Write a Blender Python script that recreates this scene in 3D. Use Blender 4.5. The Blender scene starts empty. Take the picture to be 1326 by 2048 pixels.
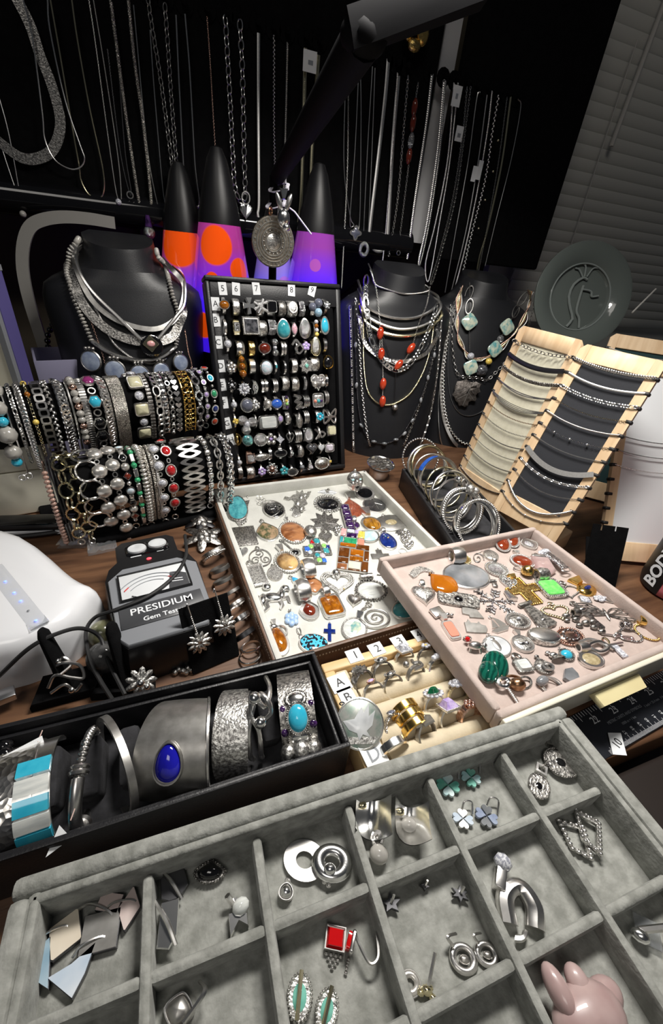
import bpy, bmesh, math, random
import numpy as np
from mathutils import Matrix, Vector
from mathutils.bvhtree import BVHTree
random.seed(7); RS = np.random.RandomState(7)
S = bpy.context.scene
COL = S.collection
pi = math.pi

# ---------------- camera ----------------
CAMH = .318
YAW, PITCH, ROLL, FPX = math.radians(-22.69), math.radians(32.7), math.radians(6.46), 820.
def _basis():
    cy, sy, cp, sp = math.cos(YAW), math.sin(YAW), math.cos(PITCH), math.sin(PITCH)
    f = np.array([-sy*cp, cy*cp, -sp]); r = np.array([cy, sy, 0.]); u = np.cross(r, f)
    c, s = math.cos(ROLL), math.sin(ROLL)
    return c*r+s*u, -s*r+c*u, f
CR, CU, CF = _basis()
CP = np.array([0, 0, CAMH])
cam_d = bpy.data.cameras.new('camera'); cam = bpy.data.objects.new('camera', cam_d); COL.objects.link(cam)
cam_d.sensor_fit = 'HORIZONTAL'; cam_d.sensor_width = 36; cam_d.lens = 36*FPX/1326; cam_d.clip_start = .01; cam_d.clip_end = 30
m = Matrix.Identity(4)
for i in range(3): m[i][0], m[i][1], m[i][2], m[i][3] = CR[i], CU[i], -CF[i], CP[i]
cam.matrix_world = m
S.camera = cam

# ---------------- world, lamps, exposure ----------------
w = bpy.data.worlds.new('room'); S.world = w; w.use_nodes = True
w.node_tree.nodes['Background'].inputs[0].default_value = (.75, .8, .9, 1)
w.node_tree.nodes['Background'].inputs[1].default_value = .034
def area(name, loc, target, size, size_y, power, color, spread=180):
    l = bpy.data.lights.new(name, 'AREA'); l.shape = 'RECTANGLE'; l.size = size; l.size_y = size_y
    l.energy = power; l.color = color; l.spread = math.radians(spread)
    o = bpy.data.objects.new(name, l); COL.objects.link(o); o.location = loc
    o.rotation_euler = (Vector(target)-Vector(loc)).to_track_quat('-Z', 'Y').to_euler()
    return o
area('desk_lamp_light', (.26, .36, .62), (.25, .33, 0), .26, .10, 5.1, (1, .96, .9), 150)
area('camera_side_fill', (-.45, -.7, 1.7), (.1, .3, 0), .7, .5, 4.4, (1, .95, .88))  # unseen fill added behind the camera to brighten metals and ring fronts
S.view_settings.view_transform = 'Standard'; S.view_settings.look = 'None'
S.view_settings.gamma = 1; S.view_settings.use_curve_mapping = False; S.view_settings.exposure = 0.0

# ---------------- pixel -> place ----------------
def ray(x, y): return CF + CR*(x-663)/FPX - CU*(y-1024)/FPX
def Zp(x, y, z): d = ray(x, y); return CP + d*(z-CAMH)/d[2]
def Yp(x, y, Y): d = ray(x, y); return CP + d*Y/d[1]
def Pp(x, y, o, n): d = ray(x, y); return CP + d*np.dot(np.asarray(o)-CP, n)/np.dot(d, n)
def crop(x0, y0, s): return lambda X, Y: (x0+X/s, y0+Y/s)

# ---------------- materials ----------------
MATS = {}
def mk(name, col, rough=.5, metal=0, c2=None, ns=60, nd=3, mixp=(.35, .65), bump=None, trans=0, emit=None, coat=0, sheen=0, tex='noise', stretch=None, rvar=0, ior=None, alpha=None, spec=None, detail_scale=None):
    M = bpy.data.materials.new(name); M.use_nodes = True; nt = M.node_tree; b = nt.nodes['Principled BSDF']
    I = b.inputs
    def rgb(c): return (c[0], c[1], c[2], 1)
    I['Base Color'].default_value = rgb(col); I['Roughness'].default_value = rough; I['Metallic'].default_value = metal
    I['Transmission Weight'].default_value = trans; I['Coat Weight'].default_value = coat
    if sheen: I['Sheen Weight'].default_value = sheen; I['Sheen Roughness'].default_value = .4
    if ior: I['IOR'].default_value = ior
    if spec is not None: I['Specular IOR Level'].default_value = spec
    if alpha is not None: I['Alpha'].default_value = alpha
    if emit: I['Emission Color'].default_value = rgb(emit[0]); I['Emission Strength'].default_value = emit[1]
    tc = nt.nodes.new('ShaderNodeTexCoord'); src = tc.outputs['Object']
    if stretch:
        mp = nt.nodes.new('ShaderNodeMapping'); mp.inputs['Scale'].default_value = stretch
        nt.links.new(src, mp.inputs[0]); src = mp.outputs[0]
    def tnode(kind, sc, det=3):
        if kind == 'noise':
            t = nt.nodes.new('ShaderNodeTexNoise'); t.inputs['Scale'].default_value = sc; t.inputs['Detail'].default_value = det; o = t.outputs['Fac']
        elif kind == 'voronoi':
            t = nt.nodes.new('ShaderNodeTexVoronoi'); t.inputs['Scale'].default_value = sc; o = t.outputs['Distance']
        elif kind == 'wave':
            t = nt.nodes.new('ShaderNodeTexWave'); t.inputs['Scale'].default_value = sc; t.inputs['Distortion'].default_value = 5; t.inputs['Detail'].default_value = det; t.inputs['Detail Scale'].default_value = 1.2; o = t.outputs['Fac']
        nt.links.new(src, t.inputs['Vector']); return o
    if c2 is not None:
        o = tnode(tex, ns, nd); r = nt.nodes.new('ShaderNodeValToRGB')
        e = r.color_ramp.elements; e[0].position, e[1].position = mixp
        e[0].color = rgb(col); e[1].color = rgb(c2)
        nt.links.new(o, r.inputs[0]); nt.links.new(r.outputs[0], I['Base Color'])
    if rvar:
        o = tnode('noise', ns, 2); mr = nt.nodes.new('ShaderNodeMapRange'); mr.inputs[3].default_value = max(.02, rough-rvar); mr.inputs[4].default_value = rough+rvar
        nt.links.new(o, mr.inputs[0]); nt.links.new(mr.outputs[0], I['Roughness'])
    if bump:
        o = tnode(bump[2] if len(bump) > 2 else 'noise', bump[0], 2); bn = nt.nodes.new('ShaderNodeBump'); bn.inputs['Strength'].default_value = bump[1]; bn.inputs['Distance'].default_value = .0008
        nt.links.new(o, bn.inputs['Height']); nt.links.new(bn.outputs[0], I['Normal'])
    MATS[name] = M; return M
# metals
mk('silver', (.84, .83, .81), .3, 1, c2=(.7, .68, .66), ns=300, rvar=.06)
mk('leafmetal', (.2, .18, .165), .5, .8, c2=(.08, .07, .065), ns=160, nd=6, bump=(220, 1))
mk('oldsilver', (.46, .41, .34), .4, 1, c2=(.28, .24, .19), ns=300, bump=(500, .4))
mk('satin', (.86, .85, .83), .45, 1, c2=(.72, .71, .69), ns=500, rvar=.06)
mk('bright', (.92, .92, .91), .2, 1)
mk('relief', (.84, .83, .8), .38, 1, c2=(.3, .29, .28), ns=500, mixp=(.42, .62), bump=(700, .55))
mk('hammered', (.85, .83, .8), .28, 1, bump=(260, .8, 'voronoi'))
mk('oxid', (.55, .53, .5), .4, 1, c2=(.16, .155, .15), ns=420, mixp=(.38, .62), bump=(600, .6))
mk('dark_metal', (.16, .16, .17), .32, 1)
mk('pave', (.85, .85, .86), .12, 1, c2=(.3, .3, .32), ns=900, mixp=(.4, .6), bump=(1100, 1, 'voronoi'))
mk('meshmetal', (.8, .76, .7), .3, 1, c2=(.3, .28, .25), ns=900, mixp=(.42, .58), bump=(1200, .8, 'voronoi'))
mk('gold', (.92, .66, .22), .2, 1, c2=(.78, .5, .14), ns=260)
mk('goldrelief', (.9, .66, .26), .24, 1, c2=(.4, .26, .07), ns=600, bump=(700, .6))
mk('palegold', (.86, .78, .52), .2, 1)
mk('rosegold', (.86, .6, .5), .24, 1, c2=(.6, .36, .28), ns=500)
mk('bronze', (.5, .3, .17), .3, 1, c2=(.25, .13, .07), ns=300)
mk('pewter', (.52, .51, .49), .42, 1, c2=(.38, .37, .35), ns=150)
# stones
def stone(name, c, c2=None, ns=150, rough=.1, **k): mk(name, c, rough, 0, c2=c2, ns=ns, coat=.6, **k)
stone('onyx', (.006, .006, .007)); stone('blackstone', (.02, .02, .022), (.05, .05, .05), 80, .25)
stone('turq', (.03, .28, .34), (.08, .44, .48), 160); stone('turqblue', (.03, .42, .62), (.06, .52, .7), 120)
stone('turqmatrix', (.03, .22, .27), (.1, .42, .46), 120, .22, bump=(200, .2))
stone('amber', (.2, .05, .004), (.5, .17, .012), 170, trans=.15); stone('amberlight', (.36, .1, .005), (.45, .14, .008), 60)
stone('tigereye', (.14, .05, .006), (.5, .24, .03), 160, stretch=(2, .5, 1)); stone('tigerdark', (.09, .03, .01), (.75, .5, .22), 42)
stone('jasper', (.22, .07, .02), (.46, .2, .08), 120, .3, stretch=(.5, 1.6, 1), mixp=(.4, .6)); stone('redjasper', (.2, .04, .02), (.36, .1, .05), 250, .25)
stone('moss', (.06, .08, .03), (.4, .27, .16), 150, .3, mixp=(.42, .6)); stone('carnelian', (.19, .024, .008), (.28, .05, .016), 90)
stone('brownamber', (.1, .03, .006), (.17, .055, .012), 120); mk('coinfield', (.2, .28, .24), .4, .5, c2=(.4, .4, .38), ns=160); stone('garnet', (.12, .014, .008), (.2, .03, .012), 90); stone('ruby', (.42, .01, .015), (.55, .03, .03), 60); stone('redred', (.55, .006, .008))
stone('amethyst', (.018, .005, .04), (.06, .02, .11), 150); stone('lilac', (.45, .3, .75), (.75, .62, .95), 300, trans=.2); stone('paleviolet', (.55, .48, .58), (.75, .7, .78), 300)
stone('lapis', (.006, .015, .13), (.015, .04, .24), 180); stone('blue', (.02, .08, .5), (.05, .2, .75), 120); stone('cobalt', (.006, .006, .28), (.02, .02, .5), 40)
stone('sodalite', (.2, .25, .38), (.38, .44, .56), 110, .3); stone('greyblue', (.09, .1, .14), (.16, .17, .22), 60)
stone('skyblue', (.32, .5, .8), (.5, .66, .9), 200, .3); stone('opalblue', (.02, .3, .75), (.1, .6, .95), 400)
stone('larimar', (.42, .72, .76), (.75, .88, .88), 130); stone('mint', (.12, .48, .38), (.3, .66, .55), 140)
stone('malachite', (.003, .05, .035), (.008, .11, .075), 60, tex='wave'); stone('emerald', (.005, .07, .03), (.01, .14, .06), 200)
stone('green', (.02, .25, .1), (.05, .4, .18), 200); stone('lime', (.12, .7, .12), (.25, .85, .2), 300); stone('limestone', (.25, .6, .12), (.45, .75, .25), 300)
stone('coral', (.42, .035, .012), (.55, .06, .02), 150); stone('salmon', (.8, .28, .2)); stone('pinkstone', (.75, .35, .36), (.85, .5, .48), 200)
stone('pinkcz', (.6, .3, .38), (.85, .55, .62), 600); stone('mop', (.55, .58, .57), (.78, .8, .77), 140, stretch=(.5, 3, 1)); stone('mopyellow', (.6, .58, .38), (.8, .76, .55), 70)
stone('moppink', (.62, .5, .48), (.74, .64, .6), 60); stone('mopcream', (.72, .64, .52), (.8, .72, .6), 60); stone('mopblue', (.25, .4, .52), (.42, .56, .66), 60); stone('mopsky', (.52, .62, .74), (.75, .8, .86), 60)
stone('abalone', (.1, .34, .36), (.62, .66, .52), 130, nd=6, mixp=(.35, .6)); stone('abalonedark', (.02, .06, .06), (.2, .5, .5), 160, nd=5)
stone('cz', (.75, .76, .8), (.35, .36, .42), 700, .05, mixp=(.45, .55)); stone('smoke', (.02, .022, .028), (.2, .2, .22), 200, trans=.3); stone('citrine', (.75, .5, .05), (.9, .7, .2), 300)
stone('rosequartz', (.56, .38, .37), (.7, .52, .5), 70, .35, trans=.3); stone('hematite', (.13, .14, .15), (.3, .31, .33), 45, .12); mk('pearl', (.62, .6, .56), .3, .75, c2=(.75, .72, .68), ns=90, coat=.5)
stone('greypearl', (.32, .31, .29), (.5, .48, .44), 60, .2); stone('whitegrey', (.5, .52, .54), (.66, .68, .7), 90, .3); stone('druzy', (.3, .24, .12), (.48, .4, .24), 400, .5, bump=(500, .8)); stone('opal', (.55, .75, .82), (.85, .8, .88), 300)
stone('purplered', (.2, .02, .12), (.34, .05, .2), 90); stone('lava', (.035, .035, .036), (.08, .08, .08), 200, .7, bump=(160, 1, 'voronoi')); stone('labrad', (.1, .11, .06), (.26, .25, .14), 60, .2)
stone('brownpearl', (.36, .22, .18), (.52, .34, .27), 60, .25); stone('clear', (.85, .87, .9), trans=.9, rough=.05); stone('mosaic', (.1, .55, .75), (.02, .02, .03), 330, nd=0, mixp=(.47, .5))
# other stuff
mk('blackvelvet', (.0035, .0035, .004), .95, bump=(900, .3), c2=(.005, .005, .0055), ns=120, spec=.1)
mk('bust', (.012, .0125, .015), .42, bump=(900, .12), spec=.45)
mk('blackleather', (.012, .012, .014), .42, bump=(700, .25)); mk('blackplastic', (.01, .01, .011), .3); mk('glossblack', (.006, .006, .007), .08)
mk('foam', (.022, .022, .025), .9, c2=(.035, .035, .04), ns=150, bump=(500, .3))
mk('greyvelvet', (.36, .365, .34), .95, c2=(.225, .23, .21), ns=150, nd=6, sheen=.25, bump=(420, .6))
mk('pinkvelvet', (.56, .46, .42), .95, c2=(.47, .385, .35), ns=70, nd=5, sheen=.2, bump=(700, .25))
mk('whitefelt', (.68, .68, .64), .95, c2=(.6, .6, .56), ns=60, nd=5, bump=(600, .2))
mk('creamfelt', (.66, .57, .42), .95, c2=(.58, .5, .36), ns=80, nd=5, bump=(600, .25))
mk('leather', (.17, .095, .06), .5, c2=(.1, .055, .035), ns=60, bump=(300, .3)); mk('tanleather', (.36, .25, .15), .5, c2=(.28, .19, .11), ns=60, bump=(300, .3))
mk('creampaint', (.75, .72, .6), .4); mk('creamplastic', (.8, .72, .42), .28, c2=(.74, .64, .36), ns=20)
mk('bamboo', (.74, .55, .35), .5, c2=(.63, .44, .26), ns=14, nd=4, stretch=(9, 1, 9), bump=(200, .08)); mk('pine', (.78, .57, .3), .45, c2=(.68, .46, .22), ns=12, nd=4, stretch=(1, 12, 1))
mk('creamcard', (.66, .63, .5), .9, c2=(.6, .57, .44), ns=150, bump=(800, .2)); mk('navycard', (.019, .0205, .026), .85, bump=(800, .15)); mk('tealcard', (.006, .03, .032), .85); mk('whitecard', (.78, .8, .82), .6)
mk('paper', (.82, .84, .86), .7); mk('ink', (.015, .015, .018), .6); mk('whiteink', (.75, .77, .8), .6); mk('redink', (.6, .03, .03), .6); mk('greyink', (.28, .3, .33), .6)
mk('tablewood', (.06, .026, .013), .5, c2=(.2, .1, .05), ns=9, nd=8, stretch=(1.2, 9, 1), mixp=(.3, .72), bump=(60, .2))
mk('drawerdark', (.012, .007, .005), .6); mk('darkwood', (.035, .018, .012), .5, c2=(.06, .03, .02), ns=12, stretch=(1, 10, 1)); mk('brownwall', (.085, .07, .045), .8, c2=(.07, .056, .036), ns=6)
mk('floorcarpet', (.03, .022, .02), .95); mk('blind', (.62, .61, .56), .5); mk('cordwhite', (.6, .58, .54), .6); mk('gapwhite', (.55, .55, .56), .6)
mk('whiteplastic', (.82, .83, .86), .22, coat=.3); mk('greyplastic', (.22, .23, .25), .4); mk('darkgrey', (.06, .062, .068), .4); mk('clearplastic', (.75, .78, .82), .1, trans=.8, alpha=.5)
mk('lavender', (.26, .25, .36), .4); mk('greyarch', (.3, .29, .27), .4); mk('rubber', (.015, .015, .016), .55); mk('usbmetal', (.6, .6, .62), .3, 1)
mk('glassplate', (.13, .15, .14), .12, trans=.25, ior=1.45, bump=(90, .3), coat=.5); mk('glassfig', (.24, .27, .26), .12, trans=.2, coat=.5)
mk('arm', (.0035, .0035, .0045), .75, spec=.12); mk('ziptie', (.75, .73, .82), .45); mk('dialface', (.7, .72, .74), .5); mk('led', (.1, .15, .9), .4, emit=((.15, .25, 1), 3)); mk('ledred', (.9, .05, .05), .4, emit=((1, .05, .08), 2))
mk('bottleblack', (.007, .007, .008), .42, spec=.35); mk('bottlepink', (.72, .2, .24), .35); mk('twine', (.6, .5, .4), .8); mk('string', (.7, .5, .45), .6); mk('purplelitpanel', (.1, .085, .26), .5); mk('rulerblack', (.018, .02, .026), .35)  # purple light on the grey cabinet side is put into its panel colour
def lava(name, top, bot, st, z0, z1, blobs, wax):
    M = bpy.data.materials.new(name); M.use_nodes = True; nt = M.node_tree; b = nt.nodes['Principled BSDF']; N = nt.nodes.new; Lk = nt.links.new
    tc = N('ShaderNodeTexCoord'); sx = N('ShaderNodeSeparateXYZ'); Lk(tc.outputs['Object'], sx.inputs[0])
    mr = N('ShaderNodeMapRange'); mr.inputs[1].default_value = z0; mr.inputs[2].default_value = z1; Lk(sx.outputs[2], mr.inputs[0])
    r = N('ShaderNodeValToRGB'); e = r.color_ramp.elements; e[0].color = (*bot, 1); e[1].color = (*top, 1); e[0].position = .25; e[1].position = .8
    Lk(mr.outputs[0], r.inputs[0]); col = r.outputs[0]
    for c, rad in blobs:      # floating wax
        d = N('ShaderNodeVectorMath'); d.operation = 'DISTANCE'; d.inputs[1].default_value = c; Lk(tc.outputs['Object'], d.inputs[0])
        m_ = N('ShaderNodeMapRange'); m_.inputs[1].default_value = rad; m_.inputs[2].default_value = rad*.9; Lk(d.outputs['Value'], m_.inputs[0])
        x = N('ShaderNodeMix'); x.data_type = 'RGBA'; x.inputs[7].default_value = (*wax, 1); Lk(m_.outputs[0], x.inputs[0]); Lk(col, x.inputs[6]); col = x.outputs[2]
    Lk(col, b.inputs['Emission Color']); Lk(col, b.inputs['Base Color'])
    b.inputs['Emission Strength'].default_value = st; b.inputs['Roughness'].default_value = .06; b.inputs['Coat Weight'].default_value = 1
    MATS[name] = M
OR = (.62, .06, .003)
lava('lavaliquid', (.3, .03, .2), (.05, .01, .85), .75, .2, .33, [((-.012, -.035, .305), .026), ((.022, -.03, .276), .017), ((-.02, -.04, .262), .012), ((-.03, -.03, .2), .02)], OR)
lava('lavaliquid2', (.2, .035, .26), (.03, .01, .9), .6, .22, .34, [((-.008, -.034, .292), .009)], (.28, .06, .32)); lava('lavaliquid3', (.4, .04, .05), (.16, .03, .5), .6, .24, .31, [((-.01, -.03, .3), .03), ((-.012, -.04, .255), .007)], OR); lava('lavaliquid4', (.22, .16, .5), (.05, .1, .8), .45, .2, .3, [((.012, -.03, .26), .012)], (.3, .12, .45))
mk('lavabase', (.03, .03, .035), .2, .8)

# ---------------- mesh building ----------------
class B:
    def __init__(s): s.v = []; s.f = []; s.n = 0
    def add(s, vf, M=None):
        if isinstance(vf, B):
            o = s.n
            for v in vf.v: s.v.append(v if M is None else v@np.asarray(M[:3, :3]).T+np.asarray(M[:3, 3]))
            s.f += [a+o for a in vf.f]; s.n += vf.n; return s
        v, f = vf; v = np.asarray(v, float)
        if M is not None: v = v@np.asarray(M[:3, :3]).T + np.asarray(M[:3, 3])
        s.v.append(v)
        for a in (f if isinstance(f, list) else [f]):
            s.f.append(np.atleast_2d(np.asarray(a, int))+s.n)
        s.n += len(v); return s
    def empty(s): return s.n == 0
    def mesh(s, name, mat, smooth=True, ang=45):
        me = bpy.data.meshes.new(name); V = np.concatenate(s.v)
        me.vertices.add(len(V)); me.vertices.foreach_set('co', V.ravel().astype(np.float32))
        idx = np.concatenate([a.ravel() for a in s.f]); tot = np.concatenate([np.full(len(a), a.shape[1]) for a in s.f])
        st = np.concatenate([[0], np.cumsum(tot)[:-1]])
        me.loops.add(len(idx)); me.loops.foreach_set('vertex_index', idx.astype(np.int32))
        me.polygons.add(len(tot)); me.polygons.foreach_set('loop_start', st.astype(np.int32)); me.polygons.foreach_set('loop_total', tot.astype(np.int32))
        me.update(calc_edges=True)
        if smooth:
            me.polygons.foreach_set('use_smooth', np.ones(len(tot), bool))
            if smooth != 'all': me.set_sharp_from_angle(angle=math.radians(ang))
        me.materials.append(MATS[mat]); me.validate(); return me
def grid(nu, nv, cu=False, cv=False):
    i = np.arange(nu if cu else nu-1)[:, None]; j = np.arange(nv if cv else nv-1)[None]
    a = i*nv+j; b = ((i+1) % nu)*nv+j; c = ((i+1) % nu)*nv+(j+1) % nv; d = i*nv+(j+1) % nv
    return np.stack([a, b, c, d], -1).reshape(-1, 4)
def tor(R, r, n=16, m=6, sy=1., rz=None):
    u = np.arange(n)*2*pi/n; v = np.arange(m)*2*pi/m; U, V = np.meshgrid(u, v, indexing='ij'); rz = r if rz is None else rz
    return np.stack([(R+r*np.cos(V))*np.cos(U), (R+r*np.cos(V))*np.sin(U)*sy, rz*np.sin(V)], -1).reshape(-1, 3), grid(n, m, True, True)
def oval(lx, ly, r, n=12, m=5):  # oval link, long axis x
    u = np.arange(n)*2*pi/n; v = np.arange(m)*2*pi/m; U, V = np.meshgrid(u, v, indexing='ij')
    return np.stack([(lx+r*np.cos(V))*np.cos(U), (ly+r*np.cos(V))*np.sin(U), r*np.sin(V)], -1).reshape(-1, 3), grid(n, m, True, True)
def sph(r=1., c=(0, 0, 0), n=10, k=7, s=(1, 1, 1)):
    t = np.linspace(.001, pi-.001, k); u = np.arange(n)*2*pi/n; T, U = np.meshgrid(t, u, indexing='ij')
    v = np.stack([np.sin(T)*np.cos(U)*s[0], np.sin(T)*np.sin(U)*s[1], np.cos(T)*s[2]], -1).reshape(-1, 3)*r+np.asarray(c)
    return v, grid(k, n, False, True)
def tube(p, r, m=6, closed=False, prof=None, up=None, caps=True):
    p = np.asarray(p, float); n = len(p)
    t = (np.roll(p, -1, 0)-np.roll(p, 1, 0)) if closed else np.gradient(p, axis=0)
    t /= np.linalg.norm(t, axis=1)[:, None]+1e-12
    N = np.zeros_like(p)
    if up is not None:
        up = np.broadcast_to(np.asarray(up, float), p.shape); N = up-(up*t).sum(1)[:, None]*t; N /= np.linalg.norm(N, axis=1)[:, None]+1e-12
    else:
        a = np.array([0, 0, 1.]) if abs(t[0][2]) < .9 else np.array([1., 0, 0]); nn = a-a@t[0]*t[0]; nn /= np.linalg.norm(nn); N[0] = nn
        for i in range(1, n):
            nn = N[i-1]-N[i-1]@t[i]*t[i]; N[i] = nn/(np.linalg.norm(nn)+1e-12)
    Bn = np.cross(t, N)
    a = np.arange(m)*2*pi/m; pr = np.stack([np.cos(a), np.sin(a)], 1) if prof is None else np.asarray(prof)
    m = len(pr); r = np.broadcast_to(np.asarray(r, float), (n,))
    v = p[:, None]+r[:, None, None]*(pr[None, :, :1]*Bn[:, None]+pr[None, :, 1:]*N[:, None])
    f = [grid(n, m, closed, True)]
    if not closed and caps: f += [np.arange(m)[None, ::-1], (np.arange(m)+(n-1)*m)[None]]
    return v.reshape(-1, 3), f
def lathe(pr, n=24):
    pr = np.asarray(pr, float); u = np.arange(n)*2*pi/n; R = pr[:, 0][:, None]
    v = np.stack([R*np.cos(u), R*np.sin(u), np.broadcast_to(pr[:, 1][:, None], (len(pr), n))], -1).reshape(-1, 3)
    return v, np.ascontiguousarray(grid(len(pr), n, False, True)[:, ::-1])
def box(cx, cy, cz, sx, sy, sz, bev=0., seg=2):
    bm = bmesh.new(); bmesh.ops.create_cube(bm, size=1)
    for v in bm.verts: v.co = Vector((v.co.x*sx, v.co.y*sy, v.co.z*sz))
    if bev: bmesh.ops.bevel(bm, geom=bm.edges[:], offset=bev, segments=seg, affect='EDGES', profile=.5)
    r = bmvf(bm); bm.free(); return r[0]+np.array([cx, cy, cz]), r[1]
def bmvf(bm):
    bm.verts.index_update(); v = np.array([x.co[:] for x in bm.verts]); d = {}
    for f in bm.faces: d.setdefault(len(f.verts), []).append([x.index for x in f.verts])
    return v, [np.array(x) for x in d.values()]
def prism(o, z0, z1, bev=0.):
    o = np.asarray(o, float); n = len(o)
    if area2(o) < 0: o = o[::-1]
    if bev:
        c = o.mean(0); q = c+(o-c)*(1-bev); zz = z1-abs(z1-z0)*.35
        v = np.concatenate([np.c_[o, np.full(n, z0)], np.c_[o, np.full(n, zz)], np.c_[q, np.full(n, z1)]])
        return v, [np.ascontiguousarray(np.stack([np.arange(n)+k*n, (np.arange(n)+1) % n+k*n, (np.arange(n)+1) % n+(k+1)*n, np.arange(n)+(k+1)*n], 1)) for k in (0, 1)]+[np.arange(n)[None, ::-1], (np.arange(n)+2*n)[None]]
    v = np.concatenate([np.c_[o, np.full(n, z0)], np.c_[o, np.full(n, z1)]]); i = np.arange(n); j = (i+1) % n
    return v, [np.stack([i, j, j+n, i+n], 1), i[None, ::-1], (i+n)[None]]
def area2(o): x, y = o[:, 0], o[:, 1]; return (x*np.roll(y, -1)-np.roll(x, -1)*y).sum()
def dome(o, z0, h, lv=5, flat=0.):
    o = np.asarray(o, float); 
    if area2(o) < 0: o = o[::-1]
    n = len(o); c = o.mean(0); V = []
    for k in range(lv):
        a = k/(lv-1)*(pi/2)*.97; s = math.cos(a); z = math.sin(a)
        if flat: s = 1-(1-flat)*k/(lv-1); z = k/(lv-1)
        V.append(np.c_[c+(o-c)*s, np.full(n, z0+h*z)])
    V = np.concatenate(V); return V, [_side(lv, n), (np.arange(n)+(lv-1)*n)[None]]
def _side(lv, n):
    i = np.arange(lv-1)[:, None]*n; j = np.arange(n)[None]; k = (j+1) % n
    return np.stack([i+j, i+k, i+n+k, i+n+j], -1).reshape(-1, 4)
def ringwall(o, k, z0, z1):  # hollow outline frame
    o = np.asarray(o, float)
    if area2(o) < 0: o = o[::-1]
    n = len(o); c = o.mean(0); q = c+(o-c)*k
    v = np.concatenate([np.c_[o, np.full(n, z0)], np.c_[o, np.full(n, z1)], np.c_[q, np.full(n, z1)], np.c_[q, np.full(n, z0)]]); i = np.arange(n); j = (i+1) % n
    return v, np.concatenate([np.stack([i+a*n, j+a*n, j+b*n, i+b*n], 1) for a, b in ((0, 1), (1, 2), (2, 3), (3, 0))])
def Tm(x=0, y=0, z=0): return np.array([[1, 0, 0, x], [0, 1, 0, y], [0, 0, 1, z], [0, 0, 0, 1.]])
def Rot(ax, deg):
    return np.array(Matrix.Rotation(math.radians(deg), 4, ax))
def Sc(x, y=None, z=None): y = x if y is None else y; z = x if z is None else z; return np.diag([x, y, z, 1.])
def frame(o, ex, ey, ez=None):
    ex, ey = np.asarray(ex, float), np.asarray(ey, float); ez = np.cross(ex, ey) if ez is None else np.asarray(ez)
    M = np.eye(4); M[:3, 0], M[:3, 1], M[:3, 2], M[:3, 3] = ex, ey, ez, o; return M
def nrm(a): a = np.asarray(a, float); return a/np.linalg.norm(a)
def smooth_path(p, n=40, closed=False):
    p = np.asarray(p, float); k = len(p)
    if closed: q = np.concatenate([p[-1:], p, p[:2]])
    else: q = np.concatenate([2*p[:1]-p[1:2], p, 2*p[-1:]-p[-2:-1]])
    seg = k if closed else k-1; out = []
    per = max(2, n//seg)
    for i in range(seg):
        a, b, c, d = q[i:i+4]
        for t in np.arange(per)/per:
            out.append(.5*((2*b)+(-a+c)*t+(2*a-5*b+4*c-d)*t*t+(-a+3*b-3*c+d)*t**3))
    if not closed: out.append(p[-1])
    return np.array(out)
def resample(p, step, closed=False):
    p = np.asarray(p, float)
    if closed: p = np.concatenate([p, p[:1]])
    s = np.concatenate([[0], np.cumsum(np.linalg.norm(np.diff(p, axis=0), axis=1))]); n = max(2, int(round(s[-1]/step)))
    t = np.linspace(0, s[-1], n+1) if not closed else np.arange(n)*s[-1]/n
    return np.stack([np.interp(t, s, p[:, i]) for i in range(3)], 1)
def plen(p): return np.linalg.norm(np.diff(np.asarray(p), axis=0), axis=1).sum()
def frames(p, up):
    t = np.gradient(p, axis=0); t /= np.linalg.norm(t, axis=1)[:, None]+1e-12
    up = np.broadcast_to(np.asarray(up, float), p.shape); n = up-(up*t).sum(1)[:, None]*t; n /= np.linalg.norm(n, axis=1)[:, None]+1e-12
    s = np.cross(n, t); return t, s, n   # tangent, side, out
def scatter(tpl, pos, t, s, n, roll=None):
    v, f = tpl; f = f if isinstance(f, list) else [f]
    if roll is not None:
        c, q = np.cos(roll)[:, None], np.sin(roll)[:, None]; s, n = c*s+q*n, -q*s+c*n
    R = np.stack([t, s, n], -1)     # N,3,3 columns
    V = np.einsum('nij,vj->nvi', R, v)+pos[:, None]
    k = len(v); return V.reshape(-1, 3), [np.concatenate([a+i*k for i in range(len(pos))]) for a in f]
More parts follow.
